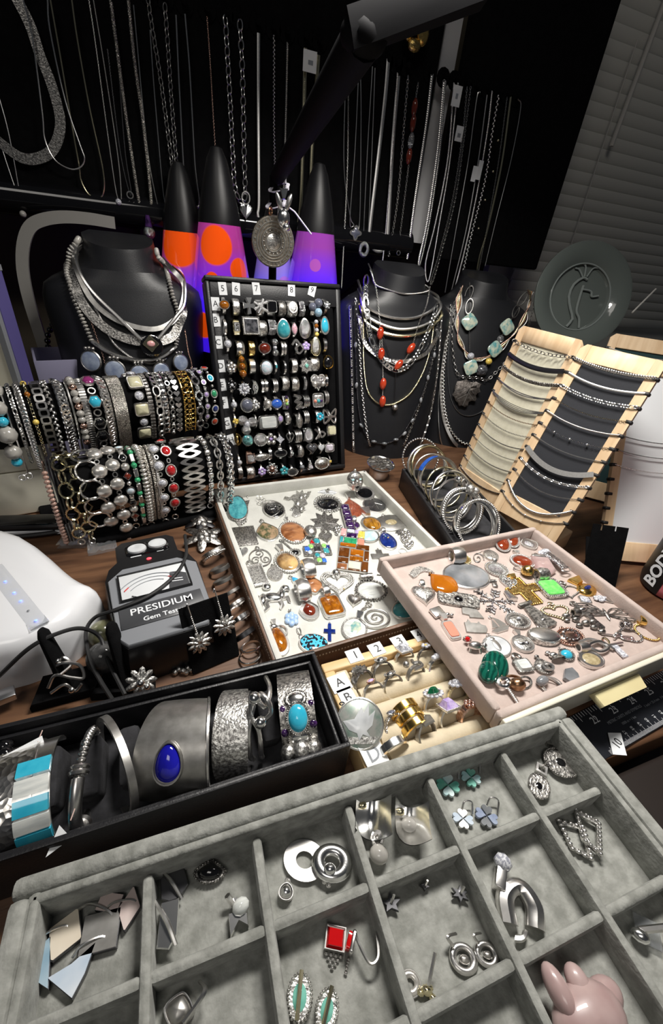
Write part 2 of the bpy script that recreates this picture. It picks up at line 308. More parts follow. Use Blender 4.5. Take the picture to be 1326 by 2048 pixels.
def chain(p, st, w, up, r=None):
    """chain of links along path p; w = width"""
    b = B(); p = np.asarray(p, float)
    if st in ('snake', 'cord'): return b.add(tube(p, w/2, 6))
    if st == 'flat': 
        a = np.arange(8)*2*pi/8; return b.add(tube(p, 1, prof=np.stack([np.cos(a)*w/2, np.sin(a)*w*.16], 1), up=up))
    if st == 'ribbon':
        return b.add(tube(p, 1, prof=[(-w/2, -w*.08), (w/2, -w*.08), (w/2, w*.08), (-w/2, w*.08)], up=up))
    if st == 'bead': tpl = sph(w/2, n=8, k=5); pit = w*1.0; rl = 0
    elif st == 'rondel': tpl = sph(w/2, n=8, k=5, s=(.55, 1, 1)); pit = w*.6; rl = 0
    elif st == 'cable': tpl = oval(w*.62, w*.38, w*.12, 10, 4); pit = w*.98; rl = 1
    elif st == 'cableL': tpl = oval(w*.6, w*.42, w*.09, 14, 5); pit = w*1.02; rl = 1
    elif st == 'curb': tpl = oval(w*.46, w*.36, w*.14, 10, 5); pit = w*.56; rl = 2
    elif st == 'rope': tpl = sph(w/2, n=7, k=5, s=(.95, .62, .62)); pit = w*.42; rl = 3
    elif st == 'box': tpl = box(0, 0, 0, w*.7, w*.8, w*.8); pit = w*.85; rl = 0
    elif st == 'wheat': tpl = sph(w/2, n=6, k=5, s=(.8, .5, .6)); pit = w*.5; rl = 4
    elif st == 'figaro':
        q = resample(p, w*.6); t, s, n = frames(q, up); i = np.arange(len(q)); lo = (i % 5 == 0); hid = (i % 5 == 1)
        b.add(scatter(oval(w*.8, w*.34, w*.13, 10, 4), q[lo]+t[lo]*w*.3, t[lo], s[lo], n[lo], np.full(lo.sum(), .3)))
        k = ~(lo | hid); b.add(scatter(oval(w*.42, w*.34, w*.13, 10, 4), q[k], t[k], s[k], n[k], np.full(k.sum(), .5))); return b
    q = resample(p, pit); t, s, n = frames(q, up); N = len(q); i = np.arange(N)
    roll = None
    if rl == 1: roll = np.where(i % 2, .85, -.7)
    elif rl == 2: roll = np.full(N, .55)
    elif rl == 3: # twisted rope
        a = .62; t2 = t*math.cos(a)+s*math.sin(a); s2 = -t*math.sin(a)+s*math.cos(a); b.add(scatter(tpl, q, t2, s2, n)); return b
    elif rl == 4:
        sg = np.where(i % 2, 1, -1)[:, None]; a = .6; t2 = t*math.cos(a)+s*math.sin(a)*sg; s2 = -t*math.sin(a)*sg+s*math.cos(a); b.add(scatter(tpl, q+s*sg*w*.16, t2, s2, n)); return b
    b.add(scatter(tpl, q, t, s, n, roll)); return b

def linkparts(p, st, w, up, mt):
    """big chain: every link its own part, sharing one mesh"""
    out = []
    def emit(q, t, s, n, roll, me):
        c, d = math.cos(roll), math.sin(roll); out.append(('link', me, mt, None, frame(q, t, c*s+d*n, -d*s+c*n)))
    if st == 'figaro':
        a = B().add(oval(w*.8, w*.34, w*.13, 14, 6)).mesh('link', mt); b = B().add(oval(w*.42, w*.34, w*.13, 12, 6)).mesh('link', mt)
        q = resample(p, w*.6); t, s, n = frames(q, up)
        for i in range(len(q)):
            if i % 5 == 0: emit(q[i]+t[i]*w*.3, t[i], s[i], n[i], .3, a)
            elif i % 5 != 1: emit(q[i], t[i], s[i], n[i], .5, b)
    else:
        a = B().add(oval(w*.6, w*.42, w*.09, 14, 6)).mesh('link', mt); q = resample(p, w*1.02); t, s, n = frames(q, up)
        for i in range(len(q)): emit(q[i], t[i], s[i], n[i], .85 if i % 2 else -.7, a)
    return out
def chainp(p, st, w, up, mt):
    return linkparts(p, st, w, up, mt) if st in ('cableL', 'figaro') and w >= .006 else [('chain', chain(p, st, w, up), mt)]

# ---------------- scene objects ----------------
LABELS = {}
def obj(name, me, parent=None, M=None):
    o = bpy.data.objects.new(name, me); COL.objects.link(o)
    if parent is not None: o.parent = parent
    if M is not None: o.matrix_basis = Matrix(np.asarray(M).tolist())
    return o
def tag(o, label=None, cat=None, group=None, kind=None):
    if label: o['label'] = label
    if cat: o['category'] = cat
    if group: o['group'] = group
    if kind: o['kind'] = kind
    return o
def M_(x, mat, smooth=True, name='m'): return x if not isinstance(x, B) else x.mesh(name, mat, smooth)
def put(parent, parts):
    for q in parts:
        pn, b, mt = q[:3]; sub = q[3] if len(q) > 3 else None; MM = q[4] if len(q) > 4 else None
        o = obj(pn, M_(b, mt, name=pn), parent, MM)
        if sub: put(o, sub)
def thing(name, label, cat, parts, M=None, group=None):
    """parts: (name, B, material, subparts, matrix)"""
    parts = [q for q in parts if not (isinstance(q[1], B) and q[1].empty())]
    if len(parts) == 1 and not (len(parts[0]) > 3 and parts[0][3]) and not (len(parts[0]) > 4):
        o = obj(name, M_(parts[0][1], parts[0][2], name=name), None, M)
    else:
        o = bpy.data.objects.new(name, None); COL.objects.link(o); o.empty_display_size = .01
        if M is not None: o.matrix_basis = Matrix(np.asarray(M).tolist())
        put(o, parts)
    return tag(o, label, cat, group)
def struct(name, b, mat, smooth=True):
    return tag(obj(name, M_(b, mat, smooth, name)), kind='structure')
TXT = {}
def text(s, size, mat, align='CENTER', ext=.0, bold=0):
    k = (s, size, mat, align, bold)
    if k in TXT: return TXT[k]
    c = bpy.data.curves.new('text', 'FONT'); c.body = s; c.size = size; c.align_x = align; c.align_y = 'CENTER'; c.extrude = max(ext, .0001); c.offset = bold; c.resolution_u = 3
    o = bpy.data.objects.new('tmp', c); COL.objects.link(o); dg = bpy.context.evaluated_depsgraph_get(); dg.update()
    me = bpy.data.meshes.new_from_object(o.evaluated_get(dg)); bpy.data.objects.remove(o); bpy.data.curves.remove(c)
    me.materials.clear(); me.materials.append(MATS[mat]); TXT[k] = me; return me

# ================= the setting =================
struct('floor', B().add(box(.2, .2, -.76, 3, 3, .02)), 'floorcarpet')
struct('wall_back', B().add(box(.3, 1.03, .3, 2.6, .04, 2.2)), 'brownwall')
# window with closed slatted blind
win = struct('window_1', B().add(box(1.2, .985, .45, .9, .02, 1.1)), 'blind')
sl = B().add(box(0, 0, 0, .8, .0022, .0245, .0008, 1), Rot('X', 14)).mesh('slat', 'blind')
for i in range(29): obj('slat', sl, win, Tm(1.2, .945, .215+i*.022))
obj('wand', B().add(tube([(.955, .925, .80), (.947, .925, .56)], .0045, 8)).mesh('wand', 'cordwhite'), win)
q = [Yp(x, y, .928) for x, y in ((1275, 80), (1255, 140), (1205, 295), (1160, 435), (1135, 512))]
obj('cord', B().add(tube(smooth_path(q, 24), .0012, 5)).mesh('cord', 'cordwhite'), win)
# pale edge of the wall panel showing between the two necklace boards
struct('trim_1', B().add(box(.456, .835, .52, .028, .02, .36)), 'gapwhite')
for n, (x, y, z, sx, sz, ry) in enumerate(((-.03, .99, .25, .03, .6, 12), (.09, .99, .26, .025, .6, -8), (.33, .99, .27, .02, .5, 50), (.42, .99, .25, .02, .5, 50))):
    struct('trim_%d' % (n+2), B().add(box(0, 0, 0, sx, .012, sz), Tm(x, y, z)@Rot('Y', ry)), 'darkwood')

# desk
dk = [('tabletop', B().add(box(.2, .535, -.015, 1.7, .92, .03, .003)), 'tablewood'),
      ('front_panel', B().add(box(.2, .095, -.10, 1.6, .02, .14)), 'drawerdark'),
      ('drawer', B().add(box(.1, -.045, -.055, .62, .22, .108, .004)), 'drawerdark'),
      ('leg', B().add(box(-.55, .1, -.39, .06, .06, .72)), 'darkwood'), ('leg', B().add(box(.95, .1, -.39, .06, .06, .72)), 'darkwood'),
      ('leg', B().add(box(-.55, .95, -.39, .06, .06, .72)), 'darkwood'), ('leg', B().add(box(.95, .95, -.39, .06, .06, .72)), 'darkwood')]
thing('desk', 'long dark brown wooden desk carrying all the jewellery displays', 'desk', dk)

# necklace boards
def hookm(): return B().add(lathe([(0, .012), (.0035, .011), (.0035, .002), (.011, .002), (.012, 0), (.0, 0)], 12), Rot('X', 90)).mesh('hook', 'blackvelvet')
HK = hookm()
YB = .80
def board(label, x0, x1, z0, z1, hooks, rail):
    pr = [('panel', B().add(box((x0+x1)/2, YB+.014, (z0+z1)/2, x1-x0, .016, z1-z0, .004)), 'blackvelvet')]
    if rail: pr.append(('rail', B().add(tube([(x0, YB+.012, z0+.016), (x1, YB+.012, z0+.016)], .021, 24)), 'glossblack'))
    o = thing('necklace_board', label, 'display board', pr)
    for hx in hooks: obj('hook', HK, o, Tm(hx, YB+.006, .556))
    return o
HX = lambda xs: [Yp(x, 195+(x-1035)*.262, YB)[0] for x in xs]
board('wide black necklace board with a glossy bottom rail, left of the pale strip', -.42, .432, .318, .70, [-.26, -.2, -.14, -.09, -.05]+HX([300, 330, 370, 415, 452, 482, 517, 548, 575, 612, 640, 695, 720, 745, 775, 795, 815]), True)
board('tall black necklace board right of the pale strip, beside the blind', .474, .742, .318, .80, HX([862, 890, 912, 935, 955, 978, 998, 1018, 1036]), False)

# ---------- necklace busts ----------
def bust(label, cx, cy, yaw=0.):
    lv = [(.0, .092, -.105, .0), (.06, .094, -.094, .0), (.12, .097, -.080, .0), (.18, .099, -.066, .0), (.215, .1025, -.057, .0), (.232, .102, -.051, .002), (.244, .098, -.048, .003), (.252, .087, -.046, .006), (.259, .073, -.044, .010), (.266, .061, -.0425, .014), (.275, .0525, -.041, .018), (.286, .0468, -.0385, .02), (.299, .0445, -.0365, .02), (.3035, .0435, -.0355, .02)]
    n = 25; V = []
    for z, W, F, ys in lv:
        a = np.linspace(-pi/2, pi/2, n); c = np.cos(a)
        x = W*np.sin(a); y = ys-(ys-F)*np.sign(c)*np.abs(c)**.8
        zz = np.full(n, z)+(.012*(y-ys)/.05 if z > .27 else 0)
        xb = np.array([W*.8, 0, -W*.8]); yb = np.array([ys+.012, ys+(.03 if z > .25 else .016), ys+.012]); zb = np.full(3, z)+(.012*.3 if z > .27 else 0)
        V.append(np.stack([np.r_[x, xb], np.r_[y, yb], np.r_[zz, zb]], 1))
    k = n+3; V = np.concatenate(V); b = B()
    b.add((V, [_side(len(lv), k), np.arange(k)[None, ::-1]]))
    top = V[-k:]*1.0; c = top.mean(0); t2 = c+(top-c)*.93; t2[:, 2] -= .002
    b2 = B().add((np.concatenate([top, t2]), [_side(2, k), (np.arange(k)+k)[None]]))
    st = B().add(box(0, .055, .12, .05, .012, .24, .003), Tm(0, 0, .002)@Rot('X', -8))
    M = Tm(cx, cy, .0)@Rot('Z', yaw)
    me = b.mesh('chest', 'bust', ang=70)
    thing('necklace_bust', label, 'bust', [('chest', me, 'bust'), ('neck_top', b2, 'bust'), ('easel_back', st, 'bust')], M, 'black necklace busts')
    Vw = V@M[:3, :3].T+M[:3, 3]
    fs = [list(map(int, f)) for f in _side(len(lv), k)]
    return BVHTree.FromPolygons([Vector(v) for v in Vw], fs)
BUST1 = bust('black leatherette necklace bust behind the bracelet bars', -.052, .71, 4)
BUST2 = bust('black leatherette necklace bust beside the ring case, wearing red beads', .375, .712, -8)
BUST3 = bust('black leatherette necklace bust behind the first bamboo stand, wearing a leaf pendant', .566, .735, -16)
def hit(bvh, x, y, off=.002, Yf=.68):
    d = ray(x, y); loc, nn, i, di = bvh.ray_cast(Vector(CP), Vector(d))
    if loc is None: return Yp(x, y, Yf), np.array([0, -1., 0])
    return np.array(loc)+np.array(nn)*off, np.array(nn)

# ---------- trays ----------
def walls(w, d, z0, z1, t, bev, lab=('wall',)*4):
    return [('wall', B().add(box(0, d/2-t/2, (z0+z1)/2, w, t, z1-z0, bev)), 0), ('wall', B().add(box(0, -d/2+t/2, (z0+z1)/2, w, t, z1-z0, bev)), 0),
            ('wall', B().add(box(-w/2+t/2, 0, (z0+z1)/2, t, d-2*t+.0005, z1-z0, bev)), 0), ('wall', B().add(box(w/2-t/2, 0, (z0+z1)/2, t, d-2*t+.0005, z1-z0, bev)), 0)]
def wm(ps, m): return [(p[0], p[1], m) for p in ps]
def trayframe(cx, cy, yaw, z=0): return Tm(cx, cy, z)@Rot('Z', yaw)
# white pendant tray, brown leather outside
WT = trayframe(.163, .372, 4.5); WTz = .007; WTw, WTd, WTh = .245, .300, .024
ps = wm(walls(WTw, WTd, .0, .0225, .004, .0012), 'leather')+[('lining', B().add(box(0, 0, .0035, WTw-.006, WTd-.006, .007, .001)), 'whitefelt')]
for (cx, cy, sx, sy) in ((0, WTd/2-.0055, WTw-.004, .006), (-WTw/2+.0055, 0, .006, WTd-.004), (WTw/2-.0055, 0, .006, WTd-.004)):
    ps.append(('inner_rim', B().add(box(cx, cy, .0145, sx, sy, .019, .0015)), 'whitefelt'))
ps.append(('inner_rim', B().add(box(0, -WTd/2+.0055, .011, WTw-.004, .005, .012, .0015)), 'whitefelt'))
st = B()
for i in range(95): st.add(box(-WTw/2-.0002, -WTd/2+.004+i*.0031, .018, .0006, .0018, .0006))
for i in range(75): st.add(box(-WTw/2+.005+i*.0031, -WTd/2-.0002, .016, .0014, .0006, .0014))
ps.append(('stitching', st, 'twine'))
thing('pendant_tray', 'white felt-lined pendant tray with stitched brown leather sides', 'tray', ps, WT)
# pink velvet drawer
PT = trayframe(.2976, .2068, 3.3); PTz = .036; PTw, PTd = .221, .186
ps = wm(walls(PTw, PTd, .031, .050, .0065, .0022), 'pinkvelvet')+[('lining', B().add(box(0, 0, .0335, PTw-.004, PTd-.004, .005, .001)), 'pinkvelvet'),
     ('front_panel', B().add(box(0, -PTd/2-.0028, .038, PTw, .0045, .024, .001)), 'creampaint'),
     ('handle', B().add(prism([(-.027, -.008), (.027, -.008), (.029, .003), (-.029, .003)], -.003, .0015, .04), Tm(.010, -PTd/2-.0085, .040)@Rot('X', 18)), 'creamplastic')]
thing('jewellery_drawer', 'dusty pink velvet jewellery drawer with cream front and handle', 'drawer', ps, PT)
# grey velvet compartment tray
GR = .072; GZ = .050
gc = Rot('Z', -.7); GT = gc@Tm(.0662, -.019, 0); Gw, Gd = .315, .235
ps = wm(walls(Gw, Gd, .0, GR, .0085, .003), 'greyvelvet')+[('floor', B().add(box(0, 0, GZ/2, Gw-.01, Gd-.01, GZ, .001)), 'greyvelvet')]
gi = np.linalg.inv(GT)
def gl(x, y, z): p = np.append(Zp(x, y, z), 1); return (gi@p)[:3]
for cx, cy, sx, sy in ((0, Gd/2-.010, Gw-.014, .004), (-Gw/2+.010, 0, .004, Gd-.014), (Gw/2-.010, 0, .004, Gd-.014)):
    ps.append(('inner_lip', B().add(box(cx, cy, .056, sx, sy, .029, .0015)), 'greyvelvet'))
gx = [gl(*p, .064)[0] for p in ((290, 1960), (540, 1862), (745, 1769), (922, 1686), (1087, 1632))]
gy = [gl(*p, .064)[1] for p in ((745, 1769), (1022, 1930))]; gy.append(gy[1]-.043)
for x in gx: ps.append(('divider', B().add(box(x, -.002, .053, .0048, Gd-.022, .023, .002)), 'greyvelvet'))
for y in gy:
    e = [-Gw/2+.010]+gx+[Gw/2-.010]
    for a, b in zip(e[:-1], e[1:]): ps.append(('divider', B().add(box((a+b)/2, y, .0525, b-a-.003, .0048, .022, .002)), 'greyvelvet'))
thing('earring_tray', 'large grey velvet compartment tray nearest the viewer', 'tray', ps, GT)
# black bracelet box (front left)
BT = Rot('Z', .9)@Tm((-.175+.086)/2, (.2003+.1211)/2, 0); Bw, Bd, Bh = .261, .0792, .045
ps = wm(walls(Bw, Bd, 0, Bh, .0035, .0012), 'blackleather')+[('bottom', B().add(box(0, 0, .003, Bw-.004, Bd-.004, .006)), 'blackleather')]
for cx, cy, sx, sy in ((0, Bd/2-.0055, Bw-.008, .003), (0, -Bd/2+.0055, Bw-.008, .003), (Bw/2-.0055, 0, .003, Bd-.01)):
    ps.append(('inner_lip', B().add(box(cx, cy, .0215, sx, sy, .035, .001)), 'blackleather'))
for i in range(11): ps.append(('foam_wedge', B().add(box(0, .012, .02, .0125, Bd-.045, .028, .003), Tm(-.118+i*.0225, 0, 0)@Rot('X', 16)), 'foam'))
ps.append(('foam_base', B().add(box(0, 0, .009, Bw-.012, Bd-.012, .010)), 'foam'))
thing('bracelet_box', 'long open black box holding silver cuffs, in front of the gem tester', 'box', ps, BT)
# black bangle box (right)
ca = math.radians(-9); BGc = (.2905*math.cos(ca)-.435*math.sin(ca), .2905*math.sin(ca)+.435*math.cos(ca))
BG = Tm(BGc[0], BGc[1], 0)@Rot('Z', -9); Gbw, Gbd, Gbh = .098, .235, .034
ps = wm(walls(Gbw, Gbd, 0, Gbh, .004, .0012), 'blackleather')+[('bottom', B().add(box(0, 0, .003, Gbw-.005, Gbd-.005, .006)), 'blackleather'), ('foam_pad', B().add(box(0, 0, .010, Gbw-.009, Gbd-.009, .010, .002)), 'foam')]
thing('bangle_box', 'narrow open black box with a row of standing bangles', 'box', ps, BG)
# wooden ring box (1-4, A-D)
RBc = Rot('Z', 2.5); RBw, RBd, RBh = .17, .104, .024
RB = RBc@Tm(.0988+RBw/2, .1976-RBd/2, 0)
ps = wm(walls(RBw, RBd, 0, RBh, .009, .0012), 'pine')+[('base', B().add(box(0, 0, .003, RBw-.01, RBd-.01, .006)), 'pine'), ('side_pad', B().add(box(-RBw/2+.0145, 0, .014, .011, RBd-.019, .017, .002)), 'creamfelt')]
for i in range(5): ps.append(('ring_roll', B().add(tube([(-RBw/2+.021, 0, 0), (RBw/2-.0095, 0, 0)], 1, prof=[(math.cos(a)*.0085, math.sin(a)*.0095) for a in np.arange(14)*2*pi/14]), Tm(0, RBd/2-.0185-i*.0166, .0135)), 'creamfelt'))
thing('wooden_ring_box', 'pale wooden ring box with cream rolls under the pink drawer', 'ring box', ps, RB)
# standing black ring case
def panelM(x, y, z, yaw, tilt):
    a, t = math.radians(yaw), math.radians(tilt); ex = np.array([math.cos(a), math.sin(a), 0]); n = np.array([-math.sin(a), math.cos(a), 0]); up = math.cos(t)*np.array([0, 0, 1])+math.sin(t)*n
    return frame((x, y, z), ex, up)   # local z = out of the face (towards the viewer)
RC = panelM(.0587, .5537, .004, 6.7, 17.2); RCw, RCh = .200, .281
ps = []
for cx, cy, sx, sy in ((RCw/2, RCh-.003, RCw, .006), (RCw/2, .004, RCw, .008), (.003, RCh/2, .006, RCh-.013), (RCw-.004, RCh/2, .008, RCh-.013)):
    ps.append(('frame', B().add(box(cx, cy, -.0105, sx, sy, .024, .002)), 'blackleather'))
ps.append(('back_panel', B().add(box(RCw/2, RCh/2, -.018, RCw-.006, RCh-.006, .006)), 'blackleather'))
ps.append(('number_strip', B().add(box(RCw/2, RCh-.0195, -.004, RCw-.012, .024, .008, .001)), 'blackleather'))
ps.append(('letter_strip', B().add(box(.0135, RCh/2-.01, -.004, .0155, RCh-.036, .008, .001)), 'blackleather'))
for i in range(11): ps.append(('foam_roll', B().add(tube([(0, .0105, 0), (0, RCh-.0295, 0)], 1, prof=[(math.cos(a)*.0074, math.sin(a)*.008) for a in np.arange(12)*2*pi/12]), Tm(.0295+i*.01535, 0, -.0095)), 'blackvelvet'))
thing('ring_case', 'black leather ring case standing upright, full of silver rings', 'ring case', ps, RC)
RCn = RC[:3, 2]; RCo = RC[:3, 3]+RCn*.0
def rc(x, y, up=0.): return np.append(np.linalg.inv(RC)@np.append(Pp(x, y, RCo+RCn*up, RCn), 1), 1)[:3]
def card(name, label, M, w, h, s, size, mat='ink', poly=None, group=None, off=(0, 0)):
    o = poly if poly is not None else [(-w/2, -h/2), (w/2, -h/2), (w/2, h/2), (-w/2, h/2)]
    b = B().add(prism(o, 0, .0006)); r = thing(name, label, 'label', [('card', b, 'paper')]+([('lettering', text(s, size, mat), mat, None, Tm(off[0], off[1], .00075))] if s else []), M, group)
    return r
C1 = crop(400, 540, 4.42); C2 = crop(400, 750, 4.42)
WRD = dict(zip('123456789', 'one two three four five six seven eight nine'.split()))
for s, X, Y, r in (('5', 200, 165, 2), ('6', 318, 168, -4), ('7', 497, 165, 3), ('8', 808, 178, -3), ('9', 990, 180, -18)):
    q = rc(*C1(X, Y), .0005); card('number_card', 'small white card numbered %s at the top of the ring case' % WRD[s], RC@Tm(q[0], q[1], .0003)@Rot('Z', r), .0108, .0155, s, .0105, group='ring case number cards')
for s, C, X, Y, r in (('A', C1, 137, 300, 0), ('B', C1, 138, 443, 2), ('C', C1, 160, 640, 0), ('D', C1, 183, 850, 2), ('E', C2, 193, 88, 3), ('F', C2, 212, 245, 2), ('G', C2, 238, 428, 8), ('H', C2, 275, 575, 12)):
    q = rc(*C(X, Y), .0005); card('letter_card', 'small white card lettered %s down the ring case side' % s, RC@Tm(q[0], q[1], .0003)@Rot('Z', r), .0112, .0162, s, .0105, group='ring case letter cards')

# ---------- bracelet bars ----------
def tbar(label, p0, p1, a, b, zc):
    p0, p1 = np.array([*p0, zc]), np.array([*p1, zc]); n = 18; ang = np.arange(n)*2*pi/n
    prof = np.stack([np.cos(ang)*a, np.sin(ang)*b], 1)
    L = np.linalg.norm(p1-p0); s = np.array([0, .006, .02, L-.02, L-.006, L])/L; rr = [.75, .94, 1, 1, .94, .75]
    bb = B().add(tube([p0+(p1-p0)*k for k in s], rr, prof=prof, up=(0, 0, 1)))
    ps = [('bar', bb, 'blackvelvet')]
    mid = (p0+p1)/2; d = nrm(p1-p0); al = math.degrees(math.atan2(d[1], d[0]))
    ps.append(('post', B().add(box(0, 0, (zc-b*.9)/2+.003, .03, .016, zc-b*.9, .003), Tm(mid[0], mid[1]+.008, 0)@Rot('Z', al)), 'blackvelvet'))
    ps.append(('base', B().add(box(0, 0, .005, L*.8, .06, .01, .003), Tm(mid[0], mid[1]+.006, 0)@Rot('Z', al)), 'blackvelvet'))
    thing('bracelet_bar', label, 'bracelet stand', ps)
    nn = np.array([d[1], -d[0], 0])   # towards viewer
    return dict(p0=p0, p1=p1, d=d, n=nn, a=a, b=b, L=L)
BAR1 = tbar('black velvet bracelet bar, the higher one at the back', (-.205, .515), (.040, .593), .026, .034, .126)
BAR2 = tbar('black velvet bracelet bar, the lower one in front', (-.132, .455), (.060, .503), .024, .030, .072)

# ================= jewellery kit =================
def outl(sh, a, b, n=26):
    t = np.arange(n)*2*pi/n; x, y = np.cos(t), np.sin(t)
    if sh == 'oval': pass
    elif sh == 'tear': x = x*np.where(y > 0, (1-y)**.55*1.0+.0, 1)*1.0; x = np.where(y > 0, np.cos(t)*(1-.75*y**1.3), np.cos(t))
    elif sh == 'egg': x = x*(1-.18*y)
    elif sh in ('rect', 'sq'):
        p = 6 if sh == 'rect' else 4; t = np.arange(28)*2*pi/28; x = np.sign(np.cos(t))*np.abs(np.cos(t))**(2/p); y = np.sign(np.sin(t))*np.abs(np.sin(t))**(2/p)
    elif sh == 'marq': x = np.sign(x)*np.abs(x)**1.0*(1-.45*np.abs(y)**1.5)
    elif sh == 'heart':
        x = np.sin(t)**3; y = (13*np.cos(t)-5*np.cos(2*t)-2*np.cos(3*t)-np.cos(4*t))/15; y = (y-(y.max()+y.min())/2); y /= y.max(); x, y = x[::-1], y[::-1]
    elif sh == 'rhomb': x, y = np.array([1, .06, -.06, -1, -1, -.06, .06, 1]), np.array([.04, 1, 1, .04, -.04, -1, -1, -.04])
    elif sh == 'hex': t = np.arange(6)*pi/3; x, y = np.cos(t), np.sin(t)*1.1
    elif sh == 'oct': x, y = np.array([1, .65, -.65, -1, -1, -.65, .65, 1]), np.array([.72, 1, 1, .72, -.72, -1, -1, -.72])
    elif sh == 'tri': x, y = np.array([-1, 1, .0]), np.array([-1, -1, 1])
    elif sh == 'quad': x, y = np.array([-1, 1, 1, -1]), np.array([-1, -1, 1, 1])
    return np.stack([x*a, y*b], 1)
def beads(o, r, z): b = B(); q = resample(np.c_[o, np.full(len(o), z)], r*2.05, True); t = sph(r, n=7, k=5); [b.add((t[0]+p, t[1])) for p in q]; return b
def ropering(o, r, z):
    q = resample(np.c_[o, np.full(len(o), z)], r*1.3, True); t = np.roll(q, -1, 0)-np.roll(q, 1, 0); t /= np.linalg.norm(t, axis=1)[:, None]; n = np.tile([0, 0, 1.], (len(q), 1)); s = np.cross(n, t)
    return B().add(scatter(sph(r, n=7, k=5, s=(1.1, .65, .8)), q, t*.75+s*.66, -t*.66+s*.75, n))
def bailm(kind, y, s, z=.002):
    b = B()
    if kind == 'loop': b.add(tor(s*.42, s*.13, 14, 6), Tm(0, y+s*.4, z+.0005)@Rot('Y', 25))
    elif kind == 'tube': b.add(tube([(-s*.75, 0, 0), (s*.75, 0, 0)], s*.42, 12), Tm(0, y+s*.4, z+s*.3))
    elif kind == 'taper':
        b.add(prism([(-s*.2, 0), (s*.2, 0), (s*.45, s*.95), (-s*.45, s*.95)], z*.3, z+s*.4, .1), Tm(0, y, 0))
    elif kind == 'wide': b.add(tor(s*.5, s*.2, 14, 6, rz=s*.45), Tm(0, y+s*.45, z+s*.35)@Rot('X', 90)@Rot('Y', 90))
    elif kind == 'ball': b.add(sph(s*.42, (0, y+s*.35, z+s*.2)))
    return b
def cab(L, w, sh='oval', st='onyx', mt='silver', rim='plain', bail='loop', bf=.2, th=.0022, dm=.0035, flat=0, stk=.88, bm=None):
    bl = L*bf if bail else 0; b = (L-bl)/2; a = w*L/2; cy = -bl/2
    o = outl(sh, a, b)+np.array([0, cy]); parts = []
    c = np.array([0, cy]); oo = c+(o-c)*(.93 if rim in ('bead', 'rope') else 1)
    parts.append(('setting', B().add(prism(oo, 0, th, .05)), mt))
    k = stk
    if rim == 'bead': parts.append(('beaded_rim', beads(c+(o-c)*.95, max(.00055, a*.085), th), mt)); k = stk*.9
    elif rim == 'rope': parts.append(('rope_rim', ropering(c+(o-c)*.95, max(.0006, a*.1), th), mt)); k = stk*.9
    elif rim == 'plain': parts.append(('bezel', B().add(ringwall(c+(o-c)*.97, .93, th*.5, th+dm*.35)), mt))
    if st: parts.append(('stone', B().add(dome(c+(o-c)*k, th*.7, dm, 5, flat)), st))
    if bail: parts.append(('bail', bailm(bail, cy+b-bl*.05, bl*1.05, th*.5), bm or mt))
    return parts
def plate(L, pts, mt='silver', th=.0018, bail=None, extra=(), sc=1.0, bf=.16):
    """flat cut-out figure, pts in a -1..1 box scaled to half length"""
    bl = L*bf if bail else 0; h = (L-bl)/2; o = np.asarray(pts, float)*h*sc+np.array([0, -bl/2])
    ps = [('figure', B().add(prism(o, 0, th, .04)), mt)]
    if bail: ps.append(('bail', bailm(bail, h-bl/2-bl*.1, bl, th*.4), mt))
    for nm, bb, m in extra: ps.append((nm, bb, m))
    return ps
def wires(L, paths, r, mt='silver', nm='wire', z=.0014, bail=None, bf=.16, extra=()):
    bl = L*bf if bail else 0; h = (L-bl)/2; ps = []
    for k, p in enumerate(paths):
        closed = p[0] == 'c'; q = np.array(p[1:], float)*h; q = np.c_[q[:, 0], q[:, 1]-bl/2, np.full(len(q), z)]
        q = smooth_path(q, max(16, len(q)*5), closed); ps.append((nm, B().add(tube(q, r, 6, closed)), mt))
    if bail: ps.append(('bail', bailm(bail, h-bl/2-bl*.1, bl, z), mt))
    return ps+list(extra)
def balls(lst, mt, nm='bead', h=1.):
    b = B()
    for x, y, r in lst: b.add(sph(r*h, (x*h, y*h, r*h*.8), 8, 6))
    return (nm, b, mt)
def circ(r, n=16, c=(0, 0)): t = np.arange(n)*2*pi/n; return [(c[0]+r*math.cos(a), c[1]+r*math.sin(a)) for a in t]
def star(n, r0, r1, ph=pi/2): return [((r0 if i % 2 == 0 else r1)*math.cos(ph+i*pi/n), (r0 if i % 2 == 0 else r1)*math.sin(ph+i*pi/n)) for i in range(2*n)]
def cross(w=.26, a=.72, y=.25): return [(-w, -1), (w, -1), (w, y-w), (a, y-w), (a, y+w), (w, y+w), (w, 1), (-w, 1), (-w, y+w), (-a, y+w), (-a, y-w), (-w, y-w)]
LEAF = [(0, -1), (.12, -.55), (.5, -.75), (.45, -.45), (.95, -.35), (.7, -.05), (1., .25), (.6, .3), (.62, .75), (.3, .55), (.1, 1), (-.12, .6), (-.5, .8), (-.5, .35), (-1, .3), (-.72, 0), (-.95, -.4), (-.45, -.45), (-.5, -.8), (-.12, -.55)]
HORSE = [(-1.25, -.1), (-1.1, .12), (-.9, .1), (-.75, .22), (-.35, .3), (.1, .32), (.3, .5), (.45, .85), (.62, .98), (.72, .85), (1.05, .7), (1.02, .55), (.8, .58), (.68, .35), (.62, .1), (1.0, .2), (1.1, .0), (1.18, -.28), (1.05, -.25), (.95, -.02), (.6, -.1), (.75, -.45), (.55, -.75), (.45, -.68), (.55, -.45), (.35, -.2), (-.2, -.25), (-.35, -.35), (-.2, -.65), (-.5, -.95), (-.62, -.88), (-.45, -.65), (-.6, -.4), (-.8, -.55), (-.65, -.85), (-.8, -.9), (-1.0, -.55), (-.88, -.2), (-1.0, -.15), (-1.1, -.4), (-1.25, -.45)]
